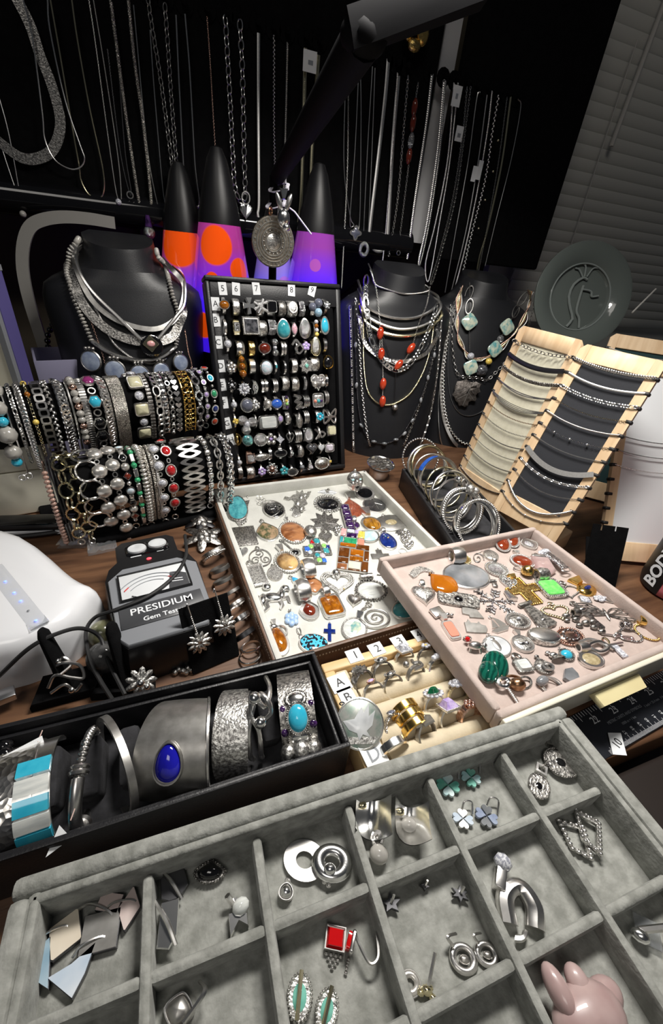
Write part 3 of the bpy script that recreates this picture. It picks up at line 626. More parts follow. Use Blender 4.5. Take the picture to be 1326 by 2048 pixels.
FROG = [(-.1, -1), (.25, -.85), (.2, -.6), (.55, -.45), (.35, -.2), (.6, 0), (.45, .25), (.62, .5), (.75, .95), (.5, .9), (.4, .65), (.2, .75), (.1, 1), (-.1, .75), (-.35, .9), (-.3, .6), (-.55, .55), (-.75, .3), (-1.1, .35), (-1.15, .15), (-.8, .1), (-.55, .2), (-.35, .05), (-.3, -.3), (-.55, -.55), (-.25, -.6), (-.35, -.9)]
BOAT = [(-.8, -.6), (-.5, -1), (.5, -1), (.9, -.5), (.2, -.45), (.75, -.35), (.45, .55), (.12, 1), (.05, -.4), (-.05, -.4), (-.08, .8), (-.6, -.3), (-.05, -.45)]
STATE1 = [(-1.5, -.5), (-.6, -.6), (-.6, -.95), (1.4, -.75), (1.1, -.2), (.7, .55), (-.2, .6), (-.3, .95), (-.5, .6), (-1.4, .55), (-1.5, .1)]
STATE2 = [(-1.3, .4), (-1.0, .5), (-.8, .95), (-.5, .5), (.3, .6), (.5, .9), (.8, .5), (1.3, .45), (1.45, .0), (1.2, -.6), (-.2, -.85), (-1.2, -.95)]
WING = [(-1.9, -.3), (-1.6, .0), (-1., .35), (-.2, .5), (.4, .42), (1.1, .45), (1.9, .1), (1.5, -.25), (.9, -.4), (.2, -.3), (-.4, -.45), (-1.1, -.3)]
EAGLE = [(-.9, .1), (-.3, .2), (-.1, .5), (.1, .75), (.2, .5), (.5, .95), (.45, .3), (.8, .6), (.6, -.1), (.3, -.35), (.5, -.65), (.1, -.5), (-.1, -.8), (-.2, -.45), (-.6, -.3)]

def seat(top, bot, z, lift=0.):
    p1, p2 = Zp(*top, z), Zp(*bot, z); L = np.linalg.norm(p1-p2); ey = (p1-p2)/L; ez = np.array([0, 0, 1.]); ex = np.cross(ey, ez)
    return frame((p1+p2)/2+ez*lift, ex, ey), L
def kx(top, bot, z, L):
    t, b = np.array(top), np.array(bot); l = np.linalg.norm(t-b); m = (t+b)/2; d = (t-b)/l; e = np.array([-d[1], d[0]])*8
    return np.linalg.norm(Zp(*(m+e), z)-Zp(*(m-e), z))/16/(L/l)
ASP = dict(triskele_pendant=1.2, spiral_pendant=1.2, snowflake_pendant=1.25, silver_bead=1.1, hoop_earrings=1.15, butterfly_brooch=1.1)
def lay(C, z, rows, group):
    for r in rows:
        X1, Y1, X2, Y2, name, label, cat, fn = r[:8]; tilt = r[8] if len(r) > 8 else None; lift = r[9] if len(r) > 9 else 0
        M, L = seat(C(X1, Y1), C(X2, Y2), z, .0002+lift); k = kx(C(X1, Y1), C(X2, Y2), z, L)
        if tilt: M = M@Tm(0, -L/2, 0)@Rot('X', tilt)@Tm(0, L/2, 0)
        thing(name, label, cat, fn(L), M@Sc(k*ASP.get(name, 1), 1, min(1, k)), group)
def band(R, w, t=.0012, n=24, taper=0., half=False):
    """ring band, axis x, head at +z; w = band width"""
    a = np.arange(n)*2*pi/n; V = []; prof = [(-.5, 0), (-.38, 1), (.38, 1), (.5, 0)]
    for ang in a:
        k = 1+taper*math.cos(ang)
        for px, pt in prof: rr = R+t*pt*(1+.4*taper*math.cos(ang)); V.append((px*w*k, rr*math.sin(ang), rr*math.cos(ang)))
    f = grid(n, 4, True, True)[:, ::-1]; return np.array(V), np.ascontiguousarray(f)

# ================= pendants in the white tray =================
CW = crop(420, 920, 2.7625)
P = 'pendant'
def multi_cross(L):
    h = L/2; ps = [('setting', B().add(prism(np.array(cross(.36, .98, 0))*h, 0, .003, .03)), 'oxid')]
    for x, y, s, m, sh in ((-.7, .1, .2, 'blue', 'quad'), (-.4, .3, .2, 'limestone', 'oval'), (-.25, .7, .17, 'redred', 'tri'), (.12, .72, .24, 'turq', 'oval'), (.55, .3, .2, 'limestone', 'oval'), (.78, .2, .14, 'lapis', 'quad'), (.6, -.1, .2, 'turq', 'quad'), (0, .05, .24, 'dark_metal', 'quad'), (-.1, -.4, .2, 'turq', 'marq'), (.25, -.45, .2, 'paleviolet', 'oval'), (-.05, -.78, .2, 'limestone', 'oval'), (.28, -.82, .15, 'blue', 'quad'), (-.55, -.15, .16, 'opal', 'oval')):
        ps.append(('stone', B().add(dome(outl(sh, s*h, s*h, 12)+np.array([x, y])*h, .0026, .002, 3)), m))
    return ps
def mosaic_rect(L, cells, w, mt='oxid'):
    h = L/2; a = h*w; ps = [('setting', B().add(prism([(-a, -h), (a, -h), (a, h), (-a, h)], 0, .0035, .02)), mt)]
    for x0, y0, x1, y1, m in cells: ps.append(('tile', B().add(box((x0+x1)/2*a, (y0+y1)/2*h, .004, abs(x1-x0)/2*2*a*.95, abs(y1-y0)*h*.94, .0022, .0005, 1)), m))
    return ps
def grapes(L, n=16, mt='silver', leaf=True):
    h = L/2; rs = np.random.RandomState(3); l = [(rs.uniform(-.5, .6)*(1-.4*abs(y)), y, .17) for y in np.linspace(-.85, .45, n)]
    ps = [balls(l, mt, 'grapes', h)]
    if leaf: ps += [('leaf', B().add(prism(np.array(LEAF)*h*.5+np.array([-.55, .5])*h, 0, .0015, .05)), 'oxid'), ('leaf', B().add(prism(np.array(LEAF)*h*.42+np.array([.6, .55])*h, .0005, .002, .05)), 'silver'), ('stem', B().add(tube(smooth_path(np.array([(0, .4, .002), (.1, .8, .004), (-.1, 1, .003)])*[h, h, 1], 10), .0005)), mt)]
    return ps
def spiralp(L, turns=2.6, r=.0013, bail='loop', bf=.17):
    h = L/2*(1-bf); t = np.linspace(0, turns*2*pi, 70); rr = h*(.97-.93*t/t[-1]); q = np.stack([rr*np.cos(t+1.8), rr*np.sin(t+1.8)-L*bf/2, np.full(70, r)], 1)
    return [('coil', B().add(tube(q, r*(1.1-.4*t/t[-1]), 8)), 'silver'), ('bail', bailm(bail, h-L*bf/2-.0005, L*bf, .001), 'silver')]
def triskele(L):
    h = L/2*.84; ps = [('hoop', B().add(tor(h*.95, h*.07, 30, 6), Tm(0, -L*.08, .001)), 'silver')]
    for k in range(3):
        t = np.linspace(0, 1, 26); a = pi/2+k*2*pi/3; c = np.array([math.cos(a), math.sin(a)])*.5; ph = a+pi+t*4.4*pi*.6; rr = .42*(1-t*.8)
        q = np.stack([(c[0]+rr*np.cos(ph))*h, (c[1]+rr*np.sin(ph))*h-L*.08, np.full(26, .001)], 1); ps.append(('spiral', B().add(tube(q, h*.055, 6)), 'silver'))
    return ps+[('bail', bailm('loop', h-L*.1, L*.17, .001), 'silver')]
def ropeheart(L):
    o = outl('heart', L*.68, L*.46, 40)[::-1]; q = np.c_[o, np.full(len(o), .003)]; b = B()
    for k in range(3): b.add(ropering(o*(1-.13*k), .0017-.0002*k, .0022+.0008*k))
    return [('rope_heart', b, 'silver'), ('bail', B().add(tor(L*.13, L*.07, 14, 8, rz=L*.1), Tm(-L*.05, L*.36, .004)@Rot('X', 70)), 'bright'), ('gold_ball', B().add(sph(.0012, (L*.22, -L*.26, .004))), 'gold')]
def flower(n, r0, r1, m, c=None, cm='silver', z=.0018):
    b = B()
    for k in range(n): a = k*2*pi/n+.3; b.add(sph(r1, (r0*math.cos(a), r0*math.sin(a), z), 9, 6, (1, 1, .7)))
    ps = [('petals', b, m)]
    if c: ps.append(('centre', B().add(sph(c, (0, 0, z*1.2), 9, 6, (1, 1, .8))), cm))
    return ps
def horse(L):
    h = L/2; b = B().add(prism(np.array(HORSE)*h*.98, .0006, .0028, .06)); body = B()
    body.add(sph(h*.36, (-.05*h, .05*h, .003), 12, 8, (1.75, .78, .5))); body.add(sph(h*.3, (-.72*h, -.1*h, .003), 10, 7, (.9, 1.2, .5))); body.add(sph(h*.28, (.5*h, .3*h, .003), 10, 7, (.8, 1.2, .5))); body.add(sph(h*.2, (.72*h, .72*h, .003), 10, 7, (1.4, .8, .6)))
    return [('figure', b, 'silver'), ('body', body, 'bright'), ('bail', B().add(sph(h*.27, (-.55*h, .72*h, .003), 12, 8, (1.15, .8, .6))), 'bright')]
def mapleleaf(L):
    h = L/2; v = B(); 
    for x, y in ((0, -.8), (.8, -.25), (.75, .3), (.2, .85), (-.45, .6), (-.8, .2), (-.75, -.3)): v.add(tube([(0, -.1*h, .0032), (x*h*.9, y*h*.9, .0024)], .0005, 5))
    return [('leaf', B().add(prism(np.array(LEAF)*h, 0, .0022, .06)), 'oxid'), ('vein', v, 'silver'), balls([(.5+.2*i, -.55-.18*j+.05*i, .13) for i in range(3) for j in range(3-i)], 'silver', 'grapes', h)]
def maskp(L):
    h = L/2; ps = [('face', B().add(sph(h, (0, 0, 0), 18, 12, (.78, .95, .55))), 'hammered')]
    for s in (-1, 1): ps += [('eye', B().add(sph(h*.17, (s*.3*h, .2*h, .43*h), 10, 6, (1.1, .8, .5))), 'larimar'), ('brow', B().add(tube([(s*.08*h, .33*h, .52*h), (s*.35*h, .5*h, .44*h), (s*.62*h, .4*h, .3*h)], h*.06)), 'silver'), ('cheek', B().add(sph(h*.2, (s*.36*h, -.12*h, .42*h))), 'silver')]
    ps += [('nose', B().add(sph(h*.2, (0, -.03*h, .52*h), 8, 6, (.8, 1.3, .8))), 'silver'), ('mouth', B().add(sph(h*.2, (.05*h, -.45*h, .42*h), 10, 6, (1, .75, .5))), 'onyx'), ('lip', B().add(tor(h*.22, h*.06, 16, 6), Tm(.05*h, -.45*h, .46*h)@Sc(1, .8, 1)), 'silver'), ('chin', B().add(sph(h*.17, (.05*h, -.75*h, .32*h))), 'silver'), ('bail', B().add(sph(h*.14, (0, 1.02*h, .1*h))), 'silver')]
    return ps
def wirewrap(L):
    ps = cab(L*.8, 1.15, 'oval', 'onyx', 'silver', 'plain', None, dm=.005); w = B()
    rs = np.random.RandomState(4)
    for k in range(5): p = rs.uniform(-.4, .4, (4, 2))*L; w.add(tube(smooth_path(np.c_[p[:, 0], np.sort(p[:, 1]), [.002, .0068, .0068, .002]], 16), .0005, 5))
    for k in range(7): c = (-.42*L+rs.uniform(-.15, .15)*L, .35*L+rs.uniform(-.15, .2)*L); w.add(tor(L*.08, .0005, 12, 5), Tm(c[0], c[1], .002+.001*k)@Rot('X', rs.uniform(0, 80)))
    return ps+[('wire_wrap', w, 'silver')]
def turqslab(L):
    ps = cab(L, .95, 'egg', 'turqmatrix', 'oxid', 'plain', None, dm=.003, stk=.92)
    ps.append(('triangle_plate', B().add(prism(np.array([(-.62, .2), (.6, .3), (.05, -.75)])*L, -.0012, 0, .03)), 'oxid'))
    for x, y in ((.5, .42), (-.5, .3), (.25, -.55), (.35, -.48), (.15, -.6)): ps.append(('ball', B().add(sph(L*.05, (x*L, y*L, .001))), 'silver'))
    return ps
def blackleafdisc(L):
    ps = cab(L, 1.5, 'oval', 'blackstone', 'silver', 'plain', None, dm=.0022, stk=.95); v = B()
    for a, b in (((-.1, .5), (.25, -.45)), ((-.1, .5), (-.5, .0)), ((0, .1), (.55, .0)), ((.05, 0), (-.3, -.35))): v.add(tube([(a[0]*L*.8, a[1]*L*.8, .0041), (b[0]*L*.8, b[1]*L*.8, .0041)], .0004, 5))
    return ps+[('vein', v, 'silver')]
def amethystbar(L):
    ps = [('setting', B().add(box(0, 0, .0015, L*.26, L, .003, .0008)), 'silver')]
    for k in range(5): ps.append(('stone', B().add(dome(outl('sq', L*.115, L*.09, 16)+np.array([0, (k-2)*L*.195]), .0025, .004, 4)), 'amethyst'))
    return ps
def feather(L):
    h = L/2; v = B().add(tube(smooth_path([(-1.8*h, -.2*h, .002), (0, .1*h, .003), (1.8*h, .05*h, .002)], 14), .0007))
    for k in range(11): x = -1.4+k*.28; v.add(tube([(x*h, .0*h, .0022), ((x+.2)*h, .35*h, .0018)], .0003, 4)); v.add(tube([(x*h, .0, .0022), ((x+.2)*h, -.3*h, .0018)], .0003, 4))
    return [('plate', B().add(prism(np.array(WING)*h, 0, .0018, .04)), 'whitegrey'), ('vein', v, 'silver')]
def crownmarq(L):
    ps = cab(L, .62, 'marq', 'jasper', 'silver', 'plain', 'wide', bf=.42, dm=.004, stk=.92)
    h = L/2; ps.append(balls([(-.34+.11*i, .18, .075) for i in range(7)]+[(-.3, .35, .07), (.3, .35, .07), (-.24, .5, .06), (.24, .5, .06)], 'silver', 'crown_beads', h)); return ps
ps_amber = [(-1, .72, .1, 1, 'amberlight'), (.1, .62, 1, 1, 'brownamber'), (-1, -.1, -.3, .6, 'brownamber'), (-.25, .1, .65, .58, 'amberlight'), (.68, -.2, 1, .55, 'brownamber'), (-.25, -.3, .65, .05, 'amber'), (-1, -.55, -.3, -.15, 'brownamber'), (-1, -1, -.35, -.6, 'jasper'), (-.3, -.9, .5, -.36, 'mopcream'), (.52, -1, 1, -.25, 'brownamber'), (-.3, -1, .5, -.92, 'brownamber')]
ps_multi = [(-1, .15, -.55, .95, 'pinkstone'), (-.5, .6, .1, .95, 'larimar'), (-.5, .1, .35, .55, 'amethyst'), (.15, .55, .5, .95, 'lilac'), (.42, .1, 1, .9, 'citrine'), (-1, -.9, -.75, .08, 'turq'), (-.7, -.9, .4, .05, 'green'), (.45, -.9, 1, .05, 'salmon')]
rows = [
 (150, 228, 158, 345, 'turquoise_pendant', 'large turquoise slab pendant on a silver triangle, leaning in the tray corner', P, turqslab, 8, .002),
 (170, 372, 195, 476, 'metal_plate', 'dark grey engraved metal square below the turquoise slab', 'plate', lambda L: [('plate', B().add(box(0, 0, .0008, L*1.33, L, .0014, .0003, 1)), 'oxid')]),
 (335, 222, 372, 338, 'wire_wrapped_pendant', 'black oval stone wrapped in silver wire scrolls', P, wirewrap),
 (505, 168, 478, 320, 'frog_pendant', 'openwork silver frog figure beside the wire-wrapped stone', P, lambda L: plate(L, FROG, 'relief', .0035, extra=[balls([(.1, .3, .22), (-.05, -.2, .26), (.25, -.5, .2), (.35, .5, .16)], 'relief', 'body', L/2)])),
 (650, 152, 645, 207, 'feather_brooch', 'long white metal leaf brooch with a tiny bird', 'brooch', lambda L: feather(L)+[('bird', B().add(prism(np.array(EAGLE)*L*.32+np.array([.0, .1])*L, .002, .0035)), 'oxid')]),
 (652, 200, 650, 290, 'onyx_brooch', 'oval black onyx cabochon in a beaded filigree setting', 'brooch', lambda L: cab(L, 1.72, 'oval', 'onyx', 'relief', 'bead', None, dm=.005)),
 (760, 195, 800, 320, 'jasper_pendant', 'dark red jasper teardrop pendant beside the black oval', P, lambda L: cab(L, .72, 'tear', 'redjasper', 'silver', 'none', 'taper', bf=.2, dm=.004, stk=1)),
 (858, 172, 850, 224, 'onyx_pendant', 'narrow black oval pendant in a plain silver edge, propped up', P, lambda L: cab(L, 2.1, 'oval', 'onyx', 'silver', 'plain', None, th=.004, dm=.002, stk=.94), 14),
 (905, 212, 915, 293, 'leaf_disc', 'black oval disc inlaid with silver leaf veins', P, blackleafdisc),
 (282, 330, 342, 452, 'moss_agate_pendant', 'green and tan moss agate teardrop pendant', P, lambda L: cab(L, .82, 'tear', 'moss', 'silver', 'plain', 'loop', bf=.16, dm=.004, stk=.95)),
 (418, 325, 490, 466, 'picture_jasper_pendant', 'brown swirled oval picture jasper pendant with rope edge', P, lambda L: cab(L, .78, 'oval', 'jasper', 'silver', 'bead', 'taper', bf=.14, dm=.004, stk=.98)),
 (620, 282, 660, 420, 'grape_leaf_brooch', 'oxidised silver grape leaf brooch with a bunch of grapes', 'brooch', mapleleaf),
 (738, 262, 786, 432, 'amethyst_bar', 'long silver bar set with five purple amethysts', P, amethystbar, None, .004),
 (792, 325, 806, 385, 'purple_charm', 'tiny purple stone charm beside the amethyst bar', 'charm', lambda L: cab(L, .75, 'oval', 'amethyst', 'silver', 'plain', 'wide', bf=.35)),
 (848, 280, 920, 402, 'tiger_eye_pendant', 'golden tiger eye oval pendant with a long silver bail', P, lambda L: cab(L, .62, 'oval', 'tigereye', 'silver', 'none', 'taper', bf=.32, dm=.005, stk=.8)),
 (952, 303, 1040, 392, 'pewter_disc_pendant', 'oval pewter disc pendant with a small amber centre', P, lambda L: cab(L, 1.0, 'oval', 'druzy', 'pewter', 'none', 'loop', bf=.1, stk=.36, dm=.0025)),
 (815, 395, 925, 450, 'larimar_pendant', 'pale blue larimar teardrop pendant lying sideways', P, lambda L: cab(L, .62, 'tear', 'larimar', 'silver', 'plain', 'loop', bf=.14, stk=.88)),
 (950, 392, 1002, 500, 'lapis_inlay_pendant', 'royal blue inlaid teardrop pendant with gold flecks', P, lambda L: cab(L, .6, 'egg', 'lapis', 'silver', 'plain', 'wide', bf=.16, stk=.93)+[('fleck', B().add(box(.001, -.001, .0055, .002, .0016, .0006)), 'citrine'), ('fleck', B().add(box(-.0015, .0028, .0052, .0018, .0016, .0006)), 'mint')]),
 (1085, 375, 1090, 495, 'grape_brooch', 'silver bunch of round grapes near the right rim', 'brooch', lambda L: grapes(L, 18)),
 (178, 488, 182, 540, 'pave_heart', 'small sparkling pave heart below the metal square', 'charm', lambda L: cab(L, 1.3, 'heart', 'pave', 'silver', 'none', None, stk=.98)),
 (258, 478, 292, 592, 'triskele_pendant', 'round openwork silver pendant with three spirals', P, triskele),
 (210, 560, 264, 704, 'celtic_square_pendant', 'square silver pendant with woven beasts and roped frame', P, lambda L: cab(L, .82, 'quad', 'relief', 'silver', 'rope', 'loop', bf=.2, dm=.001, flat=.97)),
 (343, 578, 370, 672, 'saint_medal', 'round silver medal with a raised figure, beside the roped square', 'medal', lambda L: cab(L, .86, 'oval', 'relief', 'silver', 'plain', 'loop', bf=.18, dm=.0008, flat=.95)),
 (378, 478, 460, 628, 'tiger_eye_oval', 'dark tiger eye oval pendant glowing gold, beaded silver rim', P, lambda L: cab(L, .72, 'oval', 'tigerdark', 'silver', 'bead', 'taper', bf=.24, dm=.005, stk=.9)),
 (395, 447, 490, 532, 'marcasite_key', 'slender marcasite key pendant with a dark round head', P, lambda L: [('stem', B().add(tube([(0, L*.5, .001), (0, -.1*L, .001)], .0011)), 'relief'), ('head', beads(outl('oval', L*.17, L*.17)+np.array([0, -.3*L]), .0011, .0012), 'silver'), ('stone', B().add(dome(outl('oval', L*.12, L*.12)+np.array([0, -.3*L]), .001, .002)), 'onyx'), ('bow', B().add(tor(L*.08, .0006, 14, 5), Tm(0, .48*L, .001)), 'silver')]),
 (575, 440, 612, 580, 'multi_stone_cross', 'square cross inlaid with turquoise, green and blue stones', P, multi_cross, None, .001),
 (545, 388, 562, 442, 'silver_bead', 'hollow engraved silver bead above the multi-coloured cross', 'bead', lambda L: [('bead', B().add(sph(L*.5, (0, 0, L*.42), 14, 9, (1, 1, .85))), 'relief')]),
 (628, 395, 650, 462, 'heart_locket', 'dark silver heart locket tucked under the grape leaf', 'locket', lambda L: cab(L, .95, 'heart', 'silver', 'oxid', 'none', 'ball', bf=.2, th=.004, dm=.002, stk=.7)),
 (785, 425, 778, 508, 'mosaic_bar_pendant', 'rectangular mosaic of pink, green, purple and yellow stones', P, lambda L: mosaic_rect(L, ps_multi, 1.6), 12, .004),
 (795, 496, 784, 622, 'amber_mosaic_pendant', 'large rectangular amber mosaic pendant in warm browns', P, lambda L: mosaic_rect(L, ps_amber, 1.33, 'silver'), 8, .001),
 (925, 490, 962, 590, 'dark_cross', 'flat dark grey cross partly under the pink drawer', P, lambda L: plate(L, cross(.3, .9, .2), 'pewter', .0015, 'loop', bf=.1)),
 (528, 590, 585, 748, 'marquise_pendant', 'brown marquise stone pendant with a beaded silver crown', P, crownmarq),
 (436, 645, 505, 700, 'blue_opal_drop', 'tiny bright blue opal drop', 'charm', lambda L: cab(L, .34, 'marq', 'opalblue', 'silver', 'none', 'loop', bf=.2, stk=.95)),
 (360, 690, 345, 855, 'horse_pendant', 'polished silver galloping horse pendant', P, lambda L: horse(L)),
 (490, 708, 572, 890, 'garnet_pear_pendant', 'dark red pear stone pendant with a wide ornate bail', P, lambda L: cab(L, .52, 'tear', 'garnet', 'silver', 'plain', 'wide', bf=.4, dm=.004, stk=.62)),
 (628, 722, 700, 875, 'amber_rectangle_pendant', 'square-cut amber stone pendant in a deep silver setting', P, lambda L: cab(L, .66, 'rect', 'amber', 'silver', 'plain', 'wide', bf=.24, th=.004, dm=.003, flat=.75, stk=.92)),
 (700, 625, 712, 755, 'rope_heart_pendant', 'twisted silver rope heart pendant with a gold dot', P, ropeheart),
 (852, 640, 915, 782, 'pearl_shell_pendant', 'white mother-of-pearl oval pendant with beaded rim', P, lambda L: cab(L, .98, 'oval', 'mop', 'oxid', 'bead', 'tube', bf=.24, dm=.003, stk=.95)),
 (800, 742, 790, 820, 'puffed_heart', 'small puffed silver heart beside the amber square', 'charm', lambda L: cab(L, 1.1, 'heart', 'silver', 'pewter', 'none', 'loop', bf=.12, th=.002, dm=.006, stk=.98)),
 (868, 788, 950, 942, 'spiral_pendant', 'big open silver spiral pendant near the front rim', P, spiralp),
 (1032, 760, 1080, 888, 'turquoise_half_moon', 'turquoise half-round pendant half hidden by the pink drawer', P, lambda L: cab(L, .8, 'egg', 'turq', 'silver', 'plain', 'wide', bf=.26, dm=.003, stk=.88)),
 (440, 836, 462, 935, 'blue_flower_charm', 'pale blue beaded flower charm above the spotted oval', 'charm', lambda L: flower(6, L*.24, L*.17, 'skyblue', L*.15, 'skyblue')+[('bail', bailm('taper', L*.36, L*.18), 'oxid')]),
 (486, 930, 505, 990, 'chain_link', 'short silver link lying between the blue flower and spotted oval', 'link', lambda L: [('link', B().add(oval(L*.34, L*.16, .0007), Rot('Z', 90)@Tm(L*.2, 0, .001)).add(box(0, -L*.32, .001, L*.3, L*.3, .002, .0004)), 'silver')]),
 (585, 968, 560, 1075, 'spotted_oval_pendant', 'large black oval pendant with turquoise blue lattice', P, lambda L: cab(L, 1.55, 'oval', 'mosaic', 'silver', 'plain', None, dm=.003, stk=.95)),
 (348, 888, 402, 1088, 'amber_drop_pendant', 'big amber teardrop pendant with a silver bird bail', P, lambda L: cab(L, .52, 'egg', 'amber', 'silver', 'none', 'taper', bf=.16, dm=.007, stk=.8)+[('bird', B().add(sph(L*.09, (-L*.06, L*.26, .004), 10, 7, (1.5, .8, .7))), 'bright'), ('hoop', B().add(tor(L*.16, .0011, 20, 6), Tm(L*.13, L*.13, .002)), 'silver')]),
 (830, 845, 775, 1000, 'abalone_pendant', 'round abalone shell pendant with a dark bail, at the front rim', P, lambda L: cab(L, .86, 'oval', 'mop', 'silver', 'rope', 'taper', bf=.24, dm=.003, stk=.98, bm='dark_metal')+[('shell_inlay', B().add(dome(outl('hex', L*.2, L*.2)+np.array([.03*L, -.1*L]), .004, .0014, 3)), 'abalone')]),
 (660, 898, 660, 1004, 'lapis_cross', 'small lapis blue cross pendant', P, lambda L: plate(L, cross(.2, .68, .12), 'lapis', .002, 'loop', bf=.1)),
 (950, 608, 938, 645, 'scroll_charm', 'tiny silver scroll charm beside the pink drawer edge', 'charm', lambda L: wires(L, [('o', (-.9, -.8), (.2, -.6), (.6, .1), (0, .5), (-.3, 0), (.3, -.2)), ('o', (.3, .2), (.9, .9))], .0007)),
 (1068, 492, 1062, 520, 'rope_link', 'small roped silver ring at the pink drawer back edge', 'charm', lambda L: [('rope_link', ropering(outl('oval', L*.8, L*.5), .0009, .001), 'silver')]),
]
lay(CW, WTz, rows, 'pendants in the white tray')
M, L = seat(CW(800, 20), CW(795, 172), .018)
Mk = frame(Zp(*CW(797, 160), .02)+np.array([0, .002, .012]), (1, 0, 0), nrm((0, .35, .94)))
thing('mask_pendant', 'silver tribal face mask pendant leaning on the tray back corner', P, maskp(.033), Mk)
# sculpted cuff ring beside it
c0 = Zp(733, 965, .0); q = B(); 
cu = [('cuff', B().add(lathe([(.017, 0), (.0165, .012), (.021, .024), (.0235, .026), (.022, .0265), (.0195, .0245), (.015, .012), (.0155, 0), (.017, 0)], 24)), 'bright')]
g = B()
for k in range(7): a = k*.9; g.add(tor(.0046, .0014, 14, 6), Tm(.011*math.cos(a)*(k % 3)/2, .012*math.sin(a), .026)@Sc(1, .8, 1))
for k in range(4): g.add(tube([(-.02, -.012+k*.008, .0262), (.0, -.01+k*.007, .0275), (.02, -.012+k*.008, .0262)], .0011))
cu.append(('pierced_top', g, 'oxid'))
thing('sculpted_cuff', 'heavy dark silver cuff with a pierced scroll top behind the tray', 'cuff', cu, Tm(.306, .548, .0)@Rot('X', 8))

# ================= pink drawer =================
CK = crop(600, 1040, 1.8264)
def snow(L):
    h = L/2; b = B()
    for k in range(6):
        a = k*pi/3+.2; d = np.array([math.cos(a), math.sin(a)]); e = np.array([-d[1], d[0]])
        b.add(tube([(0, 0, .001), (*(d*h), .001)], .0009, 6))
        for s in (.4, .65, .85):
            for g in (-1, 1): b.add(tube([(*(d*h*s), .001), (*((d*(s+.18)+e*g*.22)*h), .001)], .0007, 5))
    return [('snowflake', b, 'pave')]
def bfly(L):
    h = L/2; ps = []
    for s in (-1, 1):
        for y, r in ((.35, .62), (-.4, .48)):
            ps.append(('wing', B().add(tube(smooth_path([(s*.1*h, y*.2*h, .001), (s*.5*h, (y+r*.6)*h, .0016), (s*1.25*h, (y+r*.5)*h, .002), (s*1.1*h, y*h, .0016), (s*.5*h, y*.6*h, .001)], 26, True), .0006)).add(tube(smooth_path([(s*.4*h, y*.6*h, .001), (s*.75*h, (y+.3)*h, .0016), (s*.9*h, (y+.1)*h, .0016), (s*.7*h, y*h, .0012)], 16), .0005)), 'oxid'))
    return ps+[('body', B().add(sph(h*.5, (0, 0, .001), 8, 6, (.18, 1.3, .2))), 'oxid')]
def wreath(L, mt, sh='heart', r=.001): return [('outline', ropering(outl(sh, L*.4, L*.36)+np.array([0, -.1*L]), r, r), mt), ('bail', bailm('loop', L*.25, L*.24), mt)]
def hoopd(L, mt, w=.6): return [('hoop', ropering(outl('oval', L*w/2, L*.36)+np.array([0, -.13*L]), .0011, .0012), mt), ('bail', bailm('wide', L*.2, L*.3), mt)]
def orncross(L, mt='oxid'): return plate(L, [(-.1, -1), (.1, -1), (.1, .15), (.45, .1), (.62, .28), (.45, .45), (.1, .38), (.2, .75), (0, .95), (-.2, .75), (-.1, .38), (-.45, .45), (-.62, .28), (-.45, .1), (-.1, .15)], mt, .002, 'loop', bf=.14, extra=[balls([(0, .27, .16)], 'silver', 'boss', L/2)])
def ballchain(L): h = L/2; return [balls([(-.5, .8, .2), (-.2, .45, .18), (.1, .1, .2), (.45, .15, .17), (-.25, -.05, .17), (.3, -.3, .18), (.45, -.7, .18), (-.6, .45, .14)], 'oxid', 'beads', h), ('bail', bailm('wide', .75*h, L*.2), 'oxid')]
def malach(L): return [('disc', B().add(lathe([(0, 0), (L*.5, 0), (L*.52, .003), (L*.4, .007), (0, .0085)], 26), Tm(L*.1, L*.18, 0)@Rot('X', 24)), 'malachite'), ('disc', B().add(lathe([(0, 0), (L*.36, 0), (L*.37, .003), (L*.28, .006), (0, .007)], 26), Tm(-L*.12, -L*.25, .005)@Rot('X', 14)@Rot('Y', -10)), 'malachite')]
def state(L, S): return plate(L, S, 'pewter', .0014)
def boxlocket(L): return [('case', B().add(prism(outl('oval', L*.55, L*.4), 0, .0055, .06)), 'relief'), ('lid', B().add(dome(outl('oval', L*.5, L*.36), .0054, .0018, 5)), 'silver'), ('bail', bailm('loop', L*.36, L*.2, .003), 'silver')]
def bull(L):
    h = L/2; return [('body', B().add(sph(h*.5, (.0, -.2*h, h*.45), 12, 8, (1.25, .75, .8))).add(sph(h*.28, (.75*h, -.15*h, h*.45))).add(tube([(-.4*h, -.5*h, 0), (-.35*h, -.3*h, h*.4)], h*.12)).add(tube([(.45*h, -.6*h, 0), (.35*h, -.3*h, h*.4)], h*.12)), 'silver'), ('horn', B().add(tube([(.8*h, .05*h, h*.6), (1.0*h, .3*h, h*.8)], h*.06)), 'silver'), ('red_gem', B().add(sph(h*.25, (-.45*h, .45*h, h*.5), 6, 5)), 'redred'), ('bail', B().add(tor(h*.3, h*.08, 14, 6, .6), Tm(-.25*h, .85*h, .002)), 'oxid')]
def sail(L): return plate(L, BOAT, 'silver', .0016, 'loop', bf=.14)
def knot(L): return [('knot', B().add(tube(smooth_path([(-.6*L, .25*L, .001), (-.1*L, .4*L, .003), (.3*L, 0, .003), (-.1*L, -.35*L, .003), (-.4*L, -.05*L, .004), (.1*L, .25*L, .004), (.5*L, -.1*L, .002)], 40), .0017, 7)), 'silver')]
def barcross(L): return [('bar', B().add(box(0, -L*.2, .0016, L*.14, L*.55, .003, .0008)), 'cz'), ('arm', B().add(box(0, L*.12, .0016, L*.5, L*.1, .003, .0006)), 'silver'), ('link', B().add(oval(L*.16, L*.07, .0006), Tm(-L*.06, L*.35, .001)@Rot('Z', 80)), 'palegold')]
